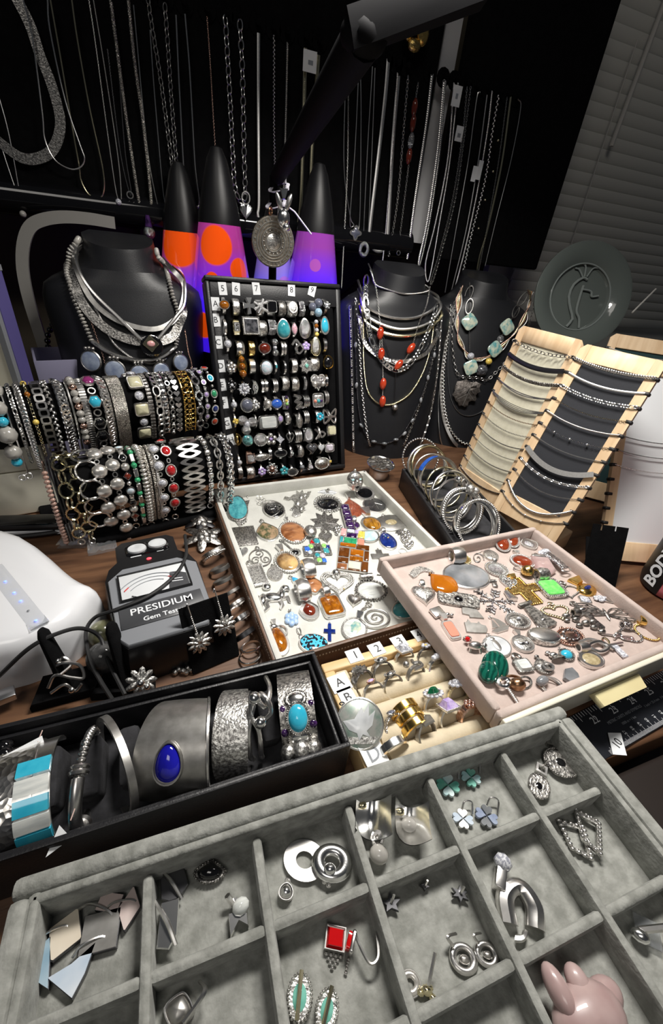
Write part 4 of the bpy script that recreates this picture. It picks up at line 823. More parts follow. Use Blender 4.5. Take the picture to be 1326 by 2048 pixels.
def anchor(L): return wires(L, [('o', (-.9, .7), (-.2, .2), (.7, -.8)), ('o', (.5, .6), (0, 0), (-.4, -.3)), ('c', (.3, -.2), (.9, -.5), (.8, -.95), (.3, -.6))], .0008)
def bell(L): return [('bell', B().add(lathe([(L*.32, 0), (L*.26, L*.1), (L*.12, L*.2), (0, L*.24)], 14), Tm(.1*L, -.2*L, L*.2)@Rot('X', -70)), 'oxid'), ('head', B().add(sph(L*.2, (0, .1*L, L*.17))).add(sph(L*.13, (-.12*L, .36*L, L*.12))), 'silver')]
def hang_hoop(L): return [('hoop', B().add(tor(L*.46, .0009, 28, 6), Tm(0, 0, .001)), 'silver'), ('inner_hoop', B().add(tor(L*.42, .0007, 28, 6), Tm(.001, -.001, .003)@Rot('X', 14)), 'silver')]
def pearlring(L): return [('ring', B().add(tor(L*.26, .0008, 18, 6), Tm(-L*.28, L*.18, .002)@Rot('X', 20)), 'oxid'), ('pearl', B().add(sph(L*.24, (L*.26, -L*.14, L*.22), 14, 9)), 'hematite')]
def twistbar(L): return [('bar', chain(np.array([(0, .25*L, .0012), (0, -.5*L, .0012)]), 'rope', .0034, (0, 0, 1)), 'silver'), ('ring', B().add(tor(L*.14, L*.07, 16, 7), Tm(-.04*L, .36*L, .0018)), 'bright')]
def bronzeb(L): return [('bead', B().add(sph(L*.36, (.0, -.1*L, L*.34), 14, 9)), 'bronze'), ('ring', B().add(tor(L*.3, L*.1, 16, 6, .6), Tm(-.05*L, .3*L, .004)), 'bronze')]
def czbar(L): return [('bar', B().add(box(0, -.05*L, .0014, L*.14, L*.8, .0026, .0006)), 'pave'), ('head', B().add(dome(outl('oval', L*.14, L*.12)+np.array([0, .42*L]), .0008, .0026, 3, .6)), 'cz'), ('loop', B().add(tor(L*.09, .0007, 12, 5), Tm(0, -.48*L, .001)), 'silver')]
def swirl(L): return [('swirl', B().add(tube(np.array([((.42-.36*t)*L*math.cos(9*t), (.42-.36*t)*L*math.sin(9*t)-.1*L, .0012+.001*t) for t in np.linspace(0, 1, 30)]), .0011)), 'relief'), ('hook', B().add(tube(smooth_path([(0, .3*L, .001), (.25*L, .5*L, .002), (.5*L, .45*L, .001)], 10), .0005)), 'silver')]
rows = [
 (440, 165, 432, 222, 'feather_pin', 'curved silver feather pin in the back left corner', 'brooch', lambda L: plate(L, [(-1.3, -.6), (-.9, .2), (-.2, .7), (.8, .75), (1.9, .4), (1.2, .3), (.6, .25), (.1, -.1), (-.3, -.7), (-.7, -.95)], 'relief', .0025)),
 (440, 232, 462, 318, 'heart_pendant', 'textured silver heart pendant against the left wall', P, lambda L: cab(L, .88, 'heart', 'relief', 'silver', 'none', 'wide', bf=.2, th=.003, dm=.004, stk=.96)),
 (468, 196, 565, 268, 'orange_amber_pendant', 'glossy orange amber teardrop pendant', P, lambda L: cab(L, .58, 'tear', 'amberlight', 'bronze', 'none', 'ball', bf=.1, dm=.004, stk=1.02)),
 (556, 130, 640, 255, 'hematite_pendant', 'large flat grey hematite oval pendant with a silver tube bail', P, lambda L: cab(L, .8, 'oval', 'hematite', 'silver', 'none', 'wide', bf=.26, th=.002, dm=.0015, stk=1)),
 (585, 122, 602, 165, 'gold_coin_charm', 'small pale gold round charm by the hematite pendant', 'charm', lambda L: cab(L, .9, 'oval', 'goldrelief', 'palegold', 'rope', 'loop', bf=.2, dm=.0008, flat=.95)),
 (655, 112, 645, 164, 'swirl_earring', 'silver swirl earring with a wire hook, near the back wall', 'earring', swirl),
 (690, 108, 700, 152, 'engraved_disc', 'engraved round silver disc pendant beside the swirl earring', P, lambda L: cab(L, 1.0, 'oval', 'relief', 'silver', 'plain', 'loop', bf=.14, dm=.0015)),
 (705, 148, 725, 210, 'pave_oval_pendant', 'oval pendant covered in pale sparkling stones', P, lambda L: cab(L, 1.0, 'oval', 'pave', 'silver', 'bead', 'wide', bf=.18, dm=.002)),
 (732, 74, 742, 120, 'carnelian_earring', 'round orange carnelian earring with roped rim, the left of the pair', 'earring', lambda L: cab(L, .95, 'oval', 'carnelian', 'silver', 'rope', None, dm=.004), 15),
 (768, 60, 775, 104, 'carnelian_earring', 'round orange carnelian earring with roped rim, the right of the pair', 'earring', lambda L: cab(L, .95, 'oval', 'carnelian', 'silver', 'rope', None, dm=.004), 15),
 (815, 72, 858, 112, 'filigree_leaf', 'pointed silver filigree leaf by the back wall', P, lambda L: cab(L, .62, 'marq', 'pave', 'silver', 'bead', None, dm=.001)),
 (785, 118, 828, 180, 'carnelian_pendant', 'single oval carnelian pendant with roped silver rim and bail', P, lambda L: cab(L, .74, 'oval', 'carnelian', 'silver', 'rope', 'taper', bf=.22, dm=.004)),
 (865, 138, 908, 212, 'rose_quartz_point', 'pale pink rose quartz crystal point pendant', P, lambda L: [('crystal', B().add(prism([(-.25*L, .4*L), (.25*L, .4*L), (.25*L, -.25*L), (0, -.5*L), (-.25*L, -.25*L)], 0, .007, .25)), 'rosequartz'), ('cap', B().add(box(0, .42*L, .003, .42*L, .12*L, .006, .001)), 'silver'), ('bail', bailm('loop', .45*L, .2*L), 'silver')]),
 (878, 128, 965, 200, 'stone_set_bar', 'slim bar pendant set with clear stones, across the rose quartz', P, czbar, None, .006),
 (930, 118, 948, 168, 'shell_charm', 'fluted silver shell charm at the right wall', 'charm', lambda L: plate(L, [(-.9, .2), (-.6, .9), (0, 1), (.7, .8), (.9, .3), (.4, -.2), (.5, -.9), (-.1, -.6), (-.6, -.8), (-.4, -.2)], 'relief', .0035)),
 (812, 178, 832, 218, 'filigree_ball_charm', 'small dark filigree ball charm under the carnelian pendant', 'charm', lambda L: [('ball', B().add(sph(L*.36, (0, -.1*L, L*.33))), 'goldrelief'), ('ring', B().add(tor(L*.28, .0006, 14, 5, .6), Tm(-.3*L, .3*L, .002)), 'silver')]),
 (755, 212, 765, 258, 'clear_stone_heart', 'heart pendant of clear faceted stones', P, lambda L: cab(L, 1.1, 'heart', 'pave', 'bright', 'bead', None, dm=.002)),
 (700, 220, 712, 250, 'barrel_clasp', 'tiny silver barrel clasp beside the hematite pendant', 'clasp', lambda L: [('clasp', B().add(tube([(-.3*L, .25*L, .001), (.3*L, .3*L, .001)], L*.16, 8)).add(box(.05*L, -.2*L, .0012, L*.4, L*.45, .0022, .0005)), 'oxid')]),
 (750, 266, 776, 298, 'bell_bead', 'short silver bell-shaped bead near the snowflake', 'bead', lambda L: [('bead', B().add(tube([(0, .5*L, .0015), (0, .1*L, .0018), (0, -.5*L, .0026)], [L*.16, L*.2, L*.32], 10)), 'silver')]),
 (775, 215, 868, 312, 'gold_cross_pendant', 'openwork gold cross pendant', P, lambda L: [('cross', ropering(np.array(cross(.24, .66, .15))*L*.46, .0013, .0013), 'gold'), ('core', B().add(prism(np.array(cross(.16, .56, .15))*L*.46, 0, .0012)), 'goldrelief'), ('bail', bailm('taper', .44*L, .16*L), 'gold')]),
 (862, 200, 945, 290, 'green_opal_pendant', 'bright green rectangular stone pendant in a scalloped silver frame', P, lambda L: cab(L, .46, 'rect', 'lime', 'relief', 'bead', 'wide', bf=.27, th=.004, dm=.002, flat=.9, stk=.9)),
 (950, 228, 995, 290, 'open_heart', 'open heart pendant edged in dark marcasite', P, lambda L: wreath(L, 'oxid', 'heart', .0009)),
 (992, 218, 1072, 278, 'gold_sapphire_pendant', 'gold oval pendant with a dark blue stone', P, lambda L: cab(L, .42, 'oval', 'gold', 'gold', 'none', 'taper', bf=.34, dm=.003)+[('sapphire', B().add(dome(outl('oval', L*.09, L*.09)+np.array([0, -.17*L]), .0045, .0016, 3, .6)), 'lapis')]),
 (1070, 236, 1086, 250, 'tube_bead', 'tiny polished silver tube bead at the right wall', 'bead', lambda L: [('bead', B().add(tube([(0, -L*.55, .0016), (0, L*.55, .0016)], .0016, 10)), 'bright')]),
 (1032, 282, 1046, 308, 'clear_solitaire', 'single clear square-cut stone charm', 'charm', lambda L: cab(L, .95, 'oct', 'cz', 'silver', 'none', None, th=.002, dm=.002, flat=.6)),
 (1080, 275, 1110, 308, 'ice_cream_charm', 'sparkling flower-topped cone charm at the right', 'charm', lambda L: flower(6, L*.22, L*.16, 'cz', L*.14, 'cz')+[('cone', B().add(tube([(.2*L, -.1*L, .0015), (.55*L, -.5*L, .001)], [L*.2, L*.04], 8)), 'silver')]),
 (572, 268, 582, 322, 'marcasite_bar_brooch', 'wide dark marcasite bar brooch with a black oval stone', 'brooch', lambda L: [('plate', B().add(prism(outl('rect', L*1.2, L*.46), 0, .0028, .03)), 'oxid'), ('rim', beads(outl('rect', L*1.15, L*.42), .0008, .0028), 'oxid'), ('stone', B().add(dome(outl('oval', L*.26, L*.2), .0026, .003)), 'onyx'), ('stone_rim', beads(outl('oval', L*.3, L*.24), .0006, .003), 'silver'), ('scroll', B().add(tor(L*.2, .0007, 14, 5), Tm(-L*.65, 0, .003)).add(tor(L*.2, .0007, 14, 5), Tm(L*.65, 0, .003)), 'silver')]),
 (690, 255, 720, 345, 'snowflake_pendant', 'sparkling silver snowflake pendant', P, snow),
 (625, 318, 635, 362, 'state_charm', 'flat grey map-shaped charm, the upper of two', 'charm', lambda L: state(L, STATE1)),
 (635, 368, 645, 420, 'state_charm', 'flat grey map-shaped charm with a jagged top, the lower of two', 'charm', lambda L: state(L, STATE2)),
 (812, 306, 912, 398, 'marcasite_tie_pendant', 'long tapering marcasite pendant shaped like a necktie', P, lambda L: [('body', B().add(prism(np.array([(-.08, .36), (.08, .36), (.2, -.44), (.12, -.5), (-.14, -.5), (-.2, -.42)])*L, 0, .0028, .05)), 'oxid'), ('knob', B().add(box(0, .42*L, .002, .3*L, .12*L, .004, .001)), 'oxid'), ('stone', B().add(dome(outl('oval', .05*L, .05*L)+np.array([.02*L, -.22*L]), .0028, .0012, 3)), 'silver')]),
 (905, 305, 962, 368, 'gold_heart_wreath', 'pale gold beaded open heart charm', 'charm', lambda L: wreath(L, 'palegold', 'heart', .0013)),
 (985, 298, 1105, 400, 'ornate_cross', 'long dark silver cross pendant with flared tips', P, orncross),
 (1095, 312, 1140, 385, 'butterfly_brooch', 'dark silver filigree butterfly', 'brooch', bfly),
 (515, 350, 572, 440, 'coral_inlay_pendant', 'rectangular coral inlay pendant against the left wall', P, lambda L: cab(L, .34, 'rect', 'salmon', 'silver', 'none', 'taper', bf=.26, dm=.0015, flat=.95, stk=.8)),
 (688, 352, 740, 410, 'sailboat_charm', 'silver sailing boat charm', 'charm', sail),
 (768, 332, 812, 402, 'marcasite_oval_pendant', 'dark marcasite oval pendant with a bright centre', P, lambda L: cab(L, .8, 'oval', 'oxid', 'silver', 'bead', 'loop', bf=.18, dm=.002)+[('centre', B().add(sph(L*.07, (0, -.08*L, .0045))), 'cz')]),
 (1000, 345, 1075, 430, 'bead_cross_pendant', 'chunky dark silver cross made of round beads', P, ballchain),
 (945, 392, 1015, 462, 'rose_pave_pendant', 'rosy oval pendant paved with tiny ridged stones', P, lambda L: cab(L, .74, 'oval', 'rosegold', 'rosegold', 'bead', 'ball', bf=.12, dm=.003)+[('gem_rows', beads(outl('oval', L*.2, L*.24)+np.array([0, -.05*L]), .0011, .0042), 'pave')]),
 (618, 432, 645, 500, 'bull_charm', 'small silver bull charm with a red gem', 'charm', bull),
 (682, 418, 745, 505, 'saint_oval_medal', 'large oval silver medal with a standing figure', 'medal', lambda L: cab(L, .76, 'oval', 'whitegrey', 'silver', 'plain', 'loop', bf=.13, dm=.0007, flat=.96, stk=.93)+[('raised_figure', B().add(sph(L*.2, (0, -.04*L, .0028), 10, 6, (.45, 1.2, .1))).add(sph(L*.07, (0, .22*L, .0028), 8, 5, (1, 1, .2))), 'silver')]),
 (786, 408, 828, 488, 'leaf_oval_pendant', 'oval silver pendant embossed with leaves', P, lambda L: cab(L, .68, 'oval', 'relief', 'silver', 'plain', 'taper', bf=.24, dm=.0015)+[('leaves', B().add(sph(L*.1, (-.06*L, -.16*L, .004), 8, 5, (1, .6, .3))).add(sph(L*.1, (.1*L, -.12*L, .004), 8, 5, (.6, 1, .3))), 'bright')]),
 (868, 398, 905, 470, 'box_locket', 'deep oval silver box locket with a polished lid', 'locket', boxlocket),
 (1130, 405, 1180, 452, 'anchor_charm', 'bent silver hook charm with two round beads', 'charm', lambda L: anchor(L)+[balls([(-.1, .15, .2), (.2, .35, .18)], 'silver', 'bead', L/2)]),
 (1175, 385, 1225, 448, 'clear_oval_hoop', 'oval hoop pendant of clear stones, left of the gold hoop', P, lambda L: hoopd(L, 'pave')),
 (1240, 368, 1280, 442, 'gold_oval_hoop', 'yellow gold oval hoop pendant at the far right', P, lambda L: hoopd(L, 'gold')),
 (1065, 440, 1105, 500, 'silver_knot', 'folded silver knot brooch by the druzy oval', 'brooch', knot),
 (1112, 432, 1190, 510, 'baguette_cross', 'slim baguette-stone cross pendant near the front right', P, barcross),
 (942, 468, 992, 518, 'small_turquoise_pendant', 'small turquoise oval pendant with dark beaded rim', P, lambda L: cab(L, .55, 'oval', 'turqblue', 'oxid', 'bead', 'loop', bf=.16, dm=.0035, stk=.82)),
 (905, 482, 945, 530, 'bell_figure_charm', 'small dark silver bell charm', 'charm', bell),
 (1015, 462, 1085, 548, 'druzy_pendant', 'tan druzy oval pendant in a stepped silver frame', P, lambda L: cab(L, .58, 'oval', 'druzy', 'silver', 'plain', 'wide', bf=.28, th=.003, dm=.002, stk=.78)),
 (778, 488, 830, 562, 'pearl_square_pendant', 'square mother-of-pearl pendant with beaded edges and chain loop', P, lambda L: cab(L, .55, 'rect', 'mop', 'oxid', 'bead', 'loop', bf=.34, dm=.003, flat=.8)),
 (855, 496, 905, 568, 'marcasite_paisley', 'curled dark marcasite paisley pendant', P, lambda L: cab(L, .6, 'tear', 'oxid', 'oxid', 'bead', 'ball', bf=.18, dm=.002)+[('curl', B().add(tor(L*.16, .0011, 16, 6), Tm(L*.08, -.22*L, .004)), 'silver')]),
 (705, 505, 690, 598, 'malachite_discs', 'pair of green banded malachite discs against the left wall', 'earring', malach),
 (975, 548, 992, 604, 'grey_stone_chip', 'rough flat grey stone chip at the front wall', 'stone', lambda L: [('chip', B().add(prism(np.array([(-.4, -.3), (-.25, .3), (.1, .5), (.35, .2), (.45, -.45), (-.1, -.5)])*L, 0, .0035, .12)), 'hematite')], 12),
 (905, 578, 918, 642, 'hoop_earrings', 'pair of plain silver hoop earrings at the front wall', 'earring', hang_hoop),
 (822, 570, 880, 630, 'dark_pearl_ring', 'silver loop with a dark round pearl', 'charm', pearlring),
 (770, 580, 798, 640, 'bronze_bead_charm', 'brown spotted bronze bead charm', 'charm', bronzeb),
 (728, 592, 806, 690, 'twisted_toggle', 'twisted silver toggle bar in the front corner', 'clasp', twistbar, 10),
 (486, 328, 520, 365, 'folded_clip', 'small folded silver clip by the left wall', 'clip', lambda L: [('clip', B().add(box(0, .1*L, .002, .7*L, .8*L, .003, .0008)).add(sph(.15*L, (.4*L, -.35*L, .002))).add(sph(.12*L, (.6*L, -.5*L, .002))), 'silver')]),
]
lay(CK, PTz, rows, 'pendants in the pink drawer')

# ================= rings =================
PX = 1/5300.   # metres per crop pixel on the ring case
def head(code, R, s=1.):
    """parts of a ring head sitting on top of the band (z = R), facing +z; returns parts"""
    k = code[0]; ps = []; U = Tm(0, 0, R+.0006)
    def up(parts): return [(p[0], B().add(p[1], U), p[2]) for p in parts]
    if k == 'c':
        sh, st, w, h, mt, rim = code[1:7]; kw = code[7] if len(code) > 7 else {}
        L = h*s; o = dict(th=.0018, dm=max(.0016, min(w, h)*s*.28)); o.update(kw)
        return up(cab(L, w/h, sh, st, mt, rim, None, **o))
    if k == 'fl':   # flower / cluster: n, r0, r1, material, centre radius, centre material
        n, r0, r1, m, c, cm = code[1:7]; return up(flower(n, r0*s, r1*s, m, c*s if c else None, cm, .002))
    if k == 'pl':   # plate: points, half height px, material
        pts, h, m = code[1:4]; return up([('figure', B().add(prism(np.array(pts)*h*s, 0, .002, .05)), m)])
    if k == 'bl':   # balls: list(x,y,r,mat)
        return up([('gem', B().add(sph(r*s, (x*s, y*s, r*s*.6), 10, 7)), m) for x, y, r, m in code[1]])
    if k == 'wi':   # wires list, half size, r, material
        return up(wires(code[2]*2*s, code[1], code[3]*s, code[4], 'wirework', .0015))
    if k == 'mx': return [p for c in code[1:] for p in head(c, R, s)]
    return ps
def ring_parts(bw, mt, hd, R=.0086, s=PX, t=.0012, taper=0., bands=1):
    b = B()
    for i in range(bands):
        b.add(band(R, bw*s/bands*(.86 if bands > 1 else 1), t, 26, taper), Tm((i-(bands-1)/2)*bw*s/bands, 0, 0))
    ps = [('band', b, mt)]
    if hd: ps += head(hd, R, s)
    return ps
CR_ = lambda *a, **k: ('c',)+a+((k,) if k else ())
RIN = [
 ('A', C1, [(215, 310, 26, 'silver', ('mx', CR_('oval', 'amber', 75, 62, 'silver', 'plain')), 'silver ring with an amber brown oval stone'),
  (320, 320, 52, 'relief', None, 'braided silver band'), (422, 320, 26, 'silver', ('pl', [(-.2, -1), (.2, -1), (.12, -.2), (.85, -.4), (.85, .4), (.12, .2), (.4, 1), (-.4, 1), (-.12, .2), (-.85, .4), (-.85, -.4), (-.12, -.2), (-.4, -1)], 55, 'bright'), 'Maltese cross ring'),
  (530, 330, 60, 'silver', ('wi', [('o', (-.9, -.5), (0, .2), (.9, .6)), ('o', (-.9, .5), (0, -.1), (.9, -.6)), ('o', (-.5, -.9), (.1, 0), (.4, .9))], 55, 11, 'bright'), 'chunky knotted silver ring'),
  (630, 330, 60, 'silver', CR_('rect', 'onyx', 76, 80, 'silver', 'plain', flat=.85), 'square black onyx signet ring'), (725, 335, 62, 'oxid', None, 'wide Greek key band'),
  (815, 340, 82, 'relief', CR_('oval', 'relief', 72, 84, 'silver', 'plain', dm=.001), 'wide silver signet ring with round emblem'), (905, 335, 50, 'pave', None, 'pave set band'),
  (1015, 335, 70, 'silver', ('bl', [(20, 28, 34, 'greyblue'), (-30, 0, 32, 'greyblue'), (15, -38, 33, 'mopblue')]), 'ring with three blue grey moonstones'), (1103, 320, 24, 'silver', ('fl', 6, 22, 13, 'pave', 12, 'cz'), 'small clear flower ring')]),
 ('B', C1, [(222, 500, 20, 'silver', None, 'thin plain band'), (325, 505, 52, 'palegold', CR_('rect', 'pave', 40, 60, 'silver', 'none', dm=.001), 'two-tone gold and silver band'),
  (440, 500, 40, 'silver', CR_('quad', 'smoke', 132, 122, 'silver', 'bead', flat=.9, dm=.0025), 'big square smoky grey stone ring'), (555, 512, 66, 'relief', None, 'filigree silver band'),
  (640, 500, 62, 'pave', None, 'three row stone band'), (735, 522, 30, 'silver', ('mx', CR_('egg', 'turq', 112, 148, 'silver', 'none'), ('bl', [(a*18, b*24-10, 17, 'skyblue') for a in (-1.2, 0, 1.2) for b in (-1, 0, 1)])), 'large turquoise dome ring with pale blue stones'),
  (828, 525, 22, 'silver', CR_('marq', 'pinkcz', 52, 96, 'silver', 'none'), 'pink marquise cluster ring'), (920, 515, 60, 'silver', CR_('egg', 'pave', 96, 150, 'silver', 'none'), 'tall sparkling pave dome ring'),
  (1015, 520, 34, 'silver', ('bl', [(0, 45, 17, 'cz'), (0, 15, 17, 'amber'), (0, -15, 17, 'cz'), (0, -45, 17, 'citrine')]), 'ring with a column of amber and clear stones'), (1092, 495, 60, 'silver', CR_('egg', 'turqblue', 76, 140, 'silver', 'bead'), 'turquoise inlaid dome ring')]),
 ('C', C1, [(243, 655, 18, 'silver', CR_('oval', 'cz', 52, 58, 'silver', 'plain'), 'thin ring with a round clear stone'), (355, 690, 60, 'hammered', None, 'hammered silver band'), (458, 690, 50, 'goldrelief', None, 'pale gold filigree band'),
  (565, 690, 24, 'silver', CR_('oval', 'garnet', 96, 84, 'silver', 'plain'), 'red garnet oval ring'), (658, 685, 20, 'silver', ('bl', [(0, 38, 26, 'pave'), (0, 0, 16, 'cz'), (0, -38, 26, 'pave')]), 'clear stone bow ring'),
  (740, 690, 46, 'silver', None, 'double silver band', 2), (850, 680, 20, 'silver', ('wi', [('o', (-.8, .2), (-.2, .9), (.3, .3), (-.3, -.2), (.2, -.9), (.9, -.2), (.4, .4))], 55, 9, 'silver'), 'open scroll ring'),
  (930, 680, 20, 'silver', ('fl', 5, 20, 15, 'lilac', 10, 'cz'), 'lilac flower ring'), (1018, 675, 74, 'palegold', CR_('egg', 'pave', 82, 150, 'palegold', 'bead'), 'wide pale gold pave ring'), (1105, 660, 32, 'bright', None, 'plain polished band at the right end')]),
 ('D', C1, [(265, 860, 26, 'silver', ('fl', 5, 24, 20, 'silver', 16, 'oxid'), 'silver rosebud ring'), (372, 855, 40, 'gold', ('mx', CR_('marq', None, 74, 175, 'gold', 'plain'), ('bl', [(0, 50, 22, 'amber'), (0, 0, 26, 'amber'), (0, -52, 28, 'amber')])), 'gold ring with three amber stones'),
  (463, 850, 50, 'silver', None, 'plain domed band'), (572, 858, 30, 'silver', CR_('oval', 'opal', 100, 108, 'silver', 'plain'), 'round opal inlay ring'), (663, 855, 20, 'silver', CR_('quad', 'turq', 18, 30, 'silver', 'none'), 'thin band with a turquoise chip'),
  (747, 860, 20, 'bright', None, 'very thin plain band'), (838, 845, 50, 'relief', None, 'engraved silver band'), (928, 848, 30, 'silver', ('mx', ('pl', star(8, 1, .72), 62, 'relief'), CR_('rhomb', 'mint', 44, 50, 'silver', 'none', th=.003)), 'filigree ring with a turquoise diamond'),
  (1020, 830, 72, 'relief', None, 'wide Celtic band'), (1125, 818, 30, 'gold', CR_('egg', 'onyx', 90, 108, 'gold', 'plain'), 'gold ring with a large black stone')]),
 ('E', C2, [(280, 90, 24, 'oxid', ('fl', 5, 24, 18, 'onyx', 14, 'cz'), 'black petal flower ring'), (385, 120, 22, 'silver', ('mx', ('pl', star(8, 1, .6), 56, 'pave'), ('fl', 8, 32, 11, 'cz', 18, 'cz')), 'starburst clear stone ring'), (478, 110, 18, 'silver', CR_('marq', 'pave', 46, 96, 'silver', 'bead'), 'pointed marquise ring'),
  (570, 95, 60, 'bright', None, 'pair of thin bands stacked', 2), (662, 95, 42, 'silver', None, 'triple ridged band', 3), (755, 75, 60, 'relief', None, 'patterned silver band'), (848, 80, 60, 'hammered', None, 'hammered band beside the patterned band'), (932, 70, 28, 'pave', None, 'slim sparkling band'),
  (1030, 65, 40, 'silver', ('mx', CR_('heart', 'pave', 140, 128, 'silver', 'bead'), ('bl', [(-36, -10, 26, 'pearl'), (38, -10, 26, 'pearl')])), 'heart ring with two pearls'), (1122, 50, 22, 'bright', None, 'slim plain band at the right end')]),
 ('F', C2, [(303, 262, 16, 'silver', CR_('oval', 'cz', 46, 50, 'silver', 'none'), 'clear solitaire ring'), (407, 268, 40, 'silver', CR_('oval', 'greyblue', 112, 112, 'silver', 'bead'), 'dark blue grey cabochon ring with halo'), (487, 260, 30, 'silver', ('fl', 6, 22, 14, 'relief', 14, 'cz'), 'small crown ring'),
  (580, 250, 26, 'silver', ('bl', [(0, 0, 36, 'pearl'), (-24, -40, 14, 'silver'), (24, -40, 14, 'silver')]), 'white pearl ring'), (678, 252, 34, 'silver', CR_('oval', 'blue', 96, 82, 'silver', 'plain'), 'blue lapis oval ring'),
  (760, 245, 54, 'pave', ('bl', [(0, 40, 12, 'amethyst'), (0, 13, 12, 'citrine'), (0, -13, 12, 'limestone'), (0, -40, 12, 'amethyst')]), 'band with purple, yellow and green stones'), (858, 240, 20, 'silver', ('wi', [('o', (-.6, .9), (.4, .6), (-.4, .1), (.5, -.1), (-.3, -.7), (.7, -.6))], 62, 11, 'silver'), 'twisting dolphin ring'),
  (938, 235, 60, 'bright', None, 'wide triple bar band', 3), (1040, 225, 44, 'silver', ('mx', CR_('rect', 'relief', 100, 116, 'silver', 'bead', dm=.0012), ('bl', [(-26, -6, 15, 'salmon'), (0, -6, 17, 'turq'), (24, -6, 15, 'amethyst')])), 'rectangular ring with coral, turquoise and purple stripes'), (1118, 200, 42, 'silver', None, 'double bar band', 2)]),
 ('G', C2, [(312, 405, 14, 'silver', ('fl', 4, 14, 12, 'citrine', 9, 'gold'), 'tiny golden flower ring'), (412, 430, 24, 'silver', ('mx', ('fl', 3, 44, 40, 'pave', 26, 'cz')), 'large clear three-petal flower ring'), (490, 412, 14, 'silver', ('pl', star(4, 1, .3), 28, 'silver'), 'thin star ring'),
  (595, 412, 44, 'silver', CR_('rect', 'mop', 156, 108, 'silver', 'plain', flat=.85), 'wide white mother-of-pearl rectangle ring'), (698, 388, 26, 'silver', CR_('oval', 'lilac', 46, 60, 'silver', 'bead'), 'small lilac halo ring'), (775, 385, 40, 'silver', CR_('hex', 'relief', 54, 76, 'silver', 'plain'), 'six-sided silver signet ring'),
  (865, 400, 46, 'relief', CR_('tear', 'relief', 62, 130, 'silver', 'none'), 'ribbed silver fan ring'), (942, 375, 46, 'silver', None, 'triple silver band', 3), (1045, 370, 56, 'silver', ('fl', 7, 24, 12, 'turqblue', 12, 'cz'), 'band with a turquoise flower'), (1135, 365, 20, 'silver', ('wi', [('c', (0, 0), (.8, .9), (.75, .1)), ('c', (0, 0), (-.8, .9), (-.75, .1)), ('c', (0, 0), (.7, -.8), (.8, -.1)), ('c', (0, 0), (-.7, -.8), (-.8, -.1))], 68, 8, 'silver'), 'openwork butterfly ring')]),
 ('H', C2, [(330, 570, 12, 'gold', ('wi', [('c', (0, 1), (.6, 0), (0, -1), (-.6, 0))], 42, 6, 'gold'), 'gold wire diamond ring'), (422, 575, 26, 'silver', ('mx', CR_('oval', 'abalonedark', 90, 92, 'silver', 'plain'), ('bl', [(-16, 24, 16, 'turq'), (20, -22, 16, 'mint')])), 'round turquoise leaf inlay ring'), (525, 575, 24, 'silver', CR_('oval', 'pave', 112, 102, 'silver', 'bead'), 'oval pave cluster ring'),
  (625, 565, 18, 'silver', ('fl', 5, 32, 20, 'relief', 14, 'lilac'), 'silver daisy ring with a lilac stone'), (708, 570, 14, 'silver', ('pl', star(4, 1, .62), 36, 'cz'), 'four-pointed clear stone ring'), (795, 545, 12, 'silver', ('wi', [('c', (0, -1), (.8, .2), (.4, .8), (0, .4), (-.4, .8), (-.8, .2))], 38, 6, 'silver'), 'open heart ring'),
  (868, 545, 62, 'silver', None, 'four row ridged band', 4), (957, 530, 80, 'pave', CR_('egg', 'pave', 82, 124, 'silver', 'none', dm=.002), 'wide oval pave band'), (1050, 512, 20, 'silver', ('wi', [('o', (-.9, .8), (-.2, 0), (-.8, -.9)), ('c', (.3, .3), (.9, -.1), (.4, -.6), (0, -.1))], 52, 9, 'silver'), 'looped ribbon ring'), (1145, 490, 24, 'silver', CR_('rect', 'mopyellow', 86, 86, 'silver', 'plain', flat=.85), 'square honey yellow stone ring')]),
 ('I', C2, [(350, 765, 12, 'silver', CR_('oval', 'cz', 42, 42, 'silver', 'none'), 'thin clear solitaire ring'), (435, 735, 50, 'rosegold', CR_('quad', 'pave', 72, 76, 'rosegold', 'bead', flat=.9), 'square rosy pave ring'), (535, 718, 20, 'silver', CR_('oval', 'relief', 132, 62, 'silver', 'plain'), 'long woven marquise ring'),
  (618, 700, 30, 'bright', None, 'plain narrow band'), (713, 690, 34, 'silver', CR_('oval', 'onyx', 110, 66, 'silver', 'plain', dm=.0015), 'sideways black oval ring'), (803, 680, 16, 'silver', ('pl', [(-.5, -1), (.5, -.7), (.1, 1)], 40, 'pave'), 'small triangular ring'),
  (880, 675, 44, 'relief', CR_('egg', 'relief', 56, 104, 'silver', 'none'), 'ridged shell ring'), (978, 655, 26, 'silver', CR_('heart', 'smoke', 100, 92, 'silver', 'plain'), 'black heart stone ring'), (1065, 645, 16, 'silver', CR_('heart', 'whitegrey', 72, 74, 'silver', 'none', dm=.0012), 'flat silver heart ring'), (1140, 640, 22, 'silver', CR_('oct', 'paleviolet', 86, 76, 'silver', 'bead', flat=.6), 'pale violet rectangular ring')]),
 ('J', C2, [(357, 865, 40, 'oxid', None, 'small pierced geometric band'), (448, 865, 66, 'relief', ('bl', [(0, 0, 20, 'greypearl')]), 'wide band with a grey pearl'), (545, 850, 18, 'silver', ('fl', 6, 22, 14, 'lilac', 12, 'cz'), 'lilac cluster ring'), (630, 830, 24, 'silver', ('fl', 8, 36, 17, 'pave', 26, 'rosegold'), 'big clustered flower ring'),
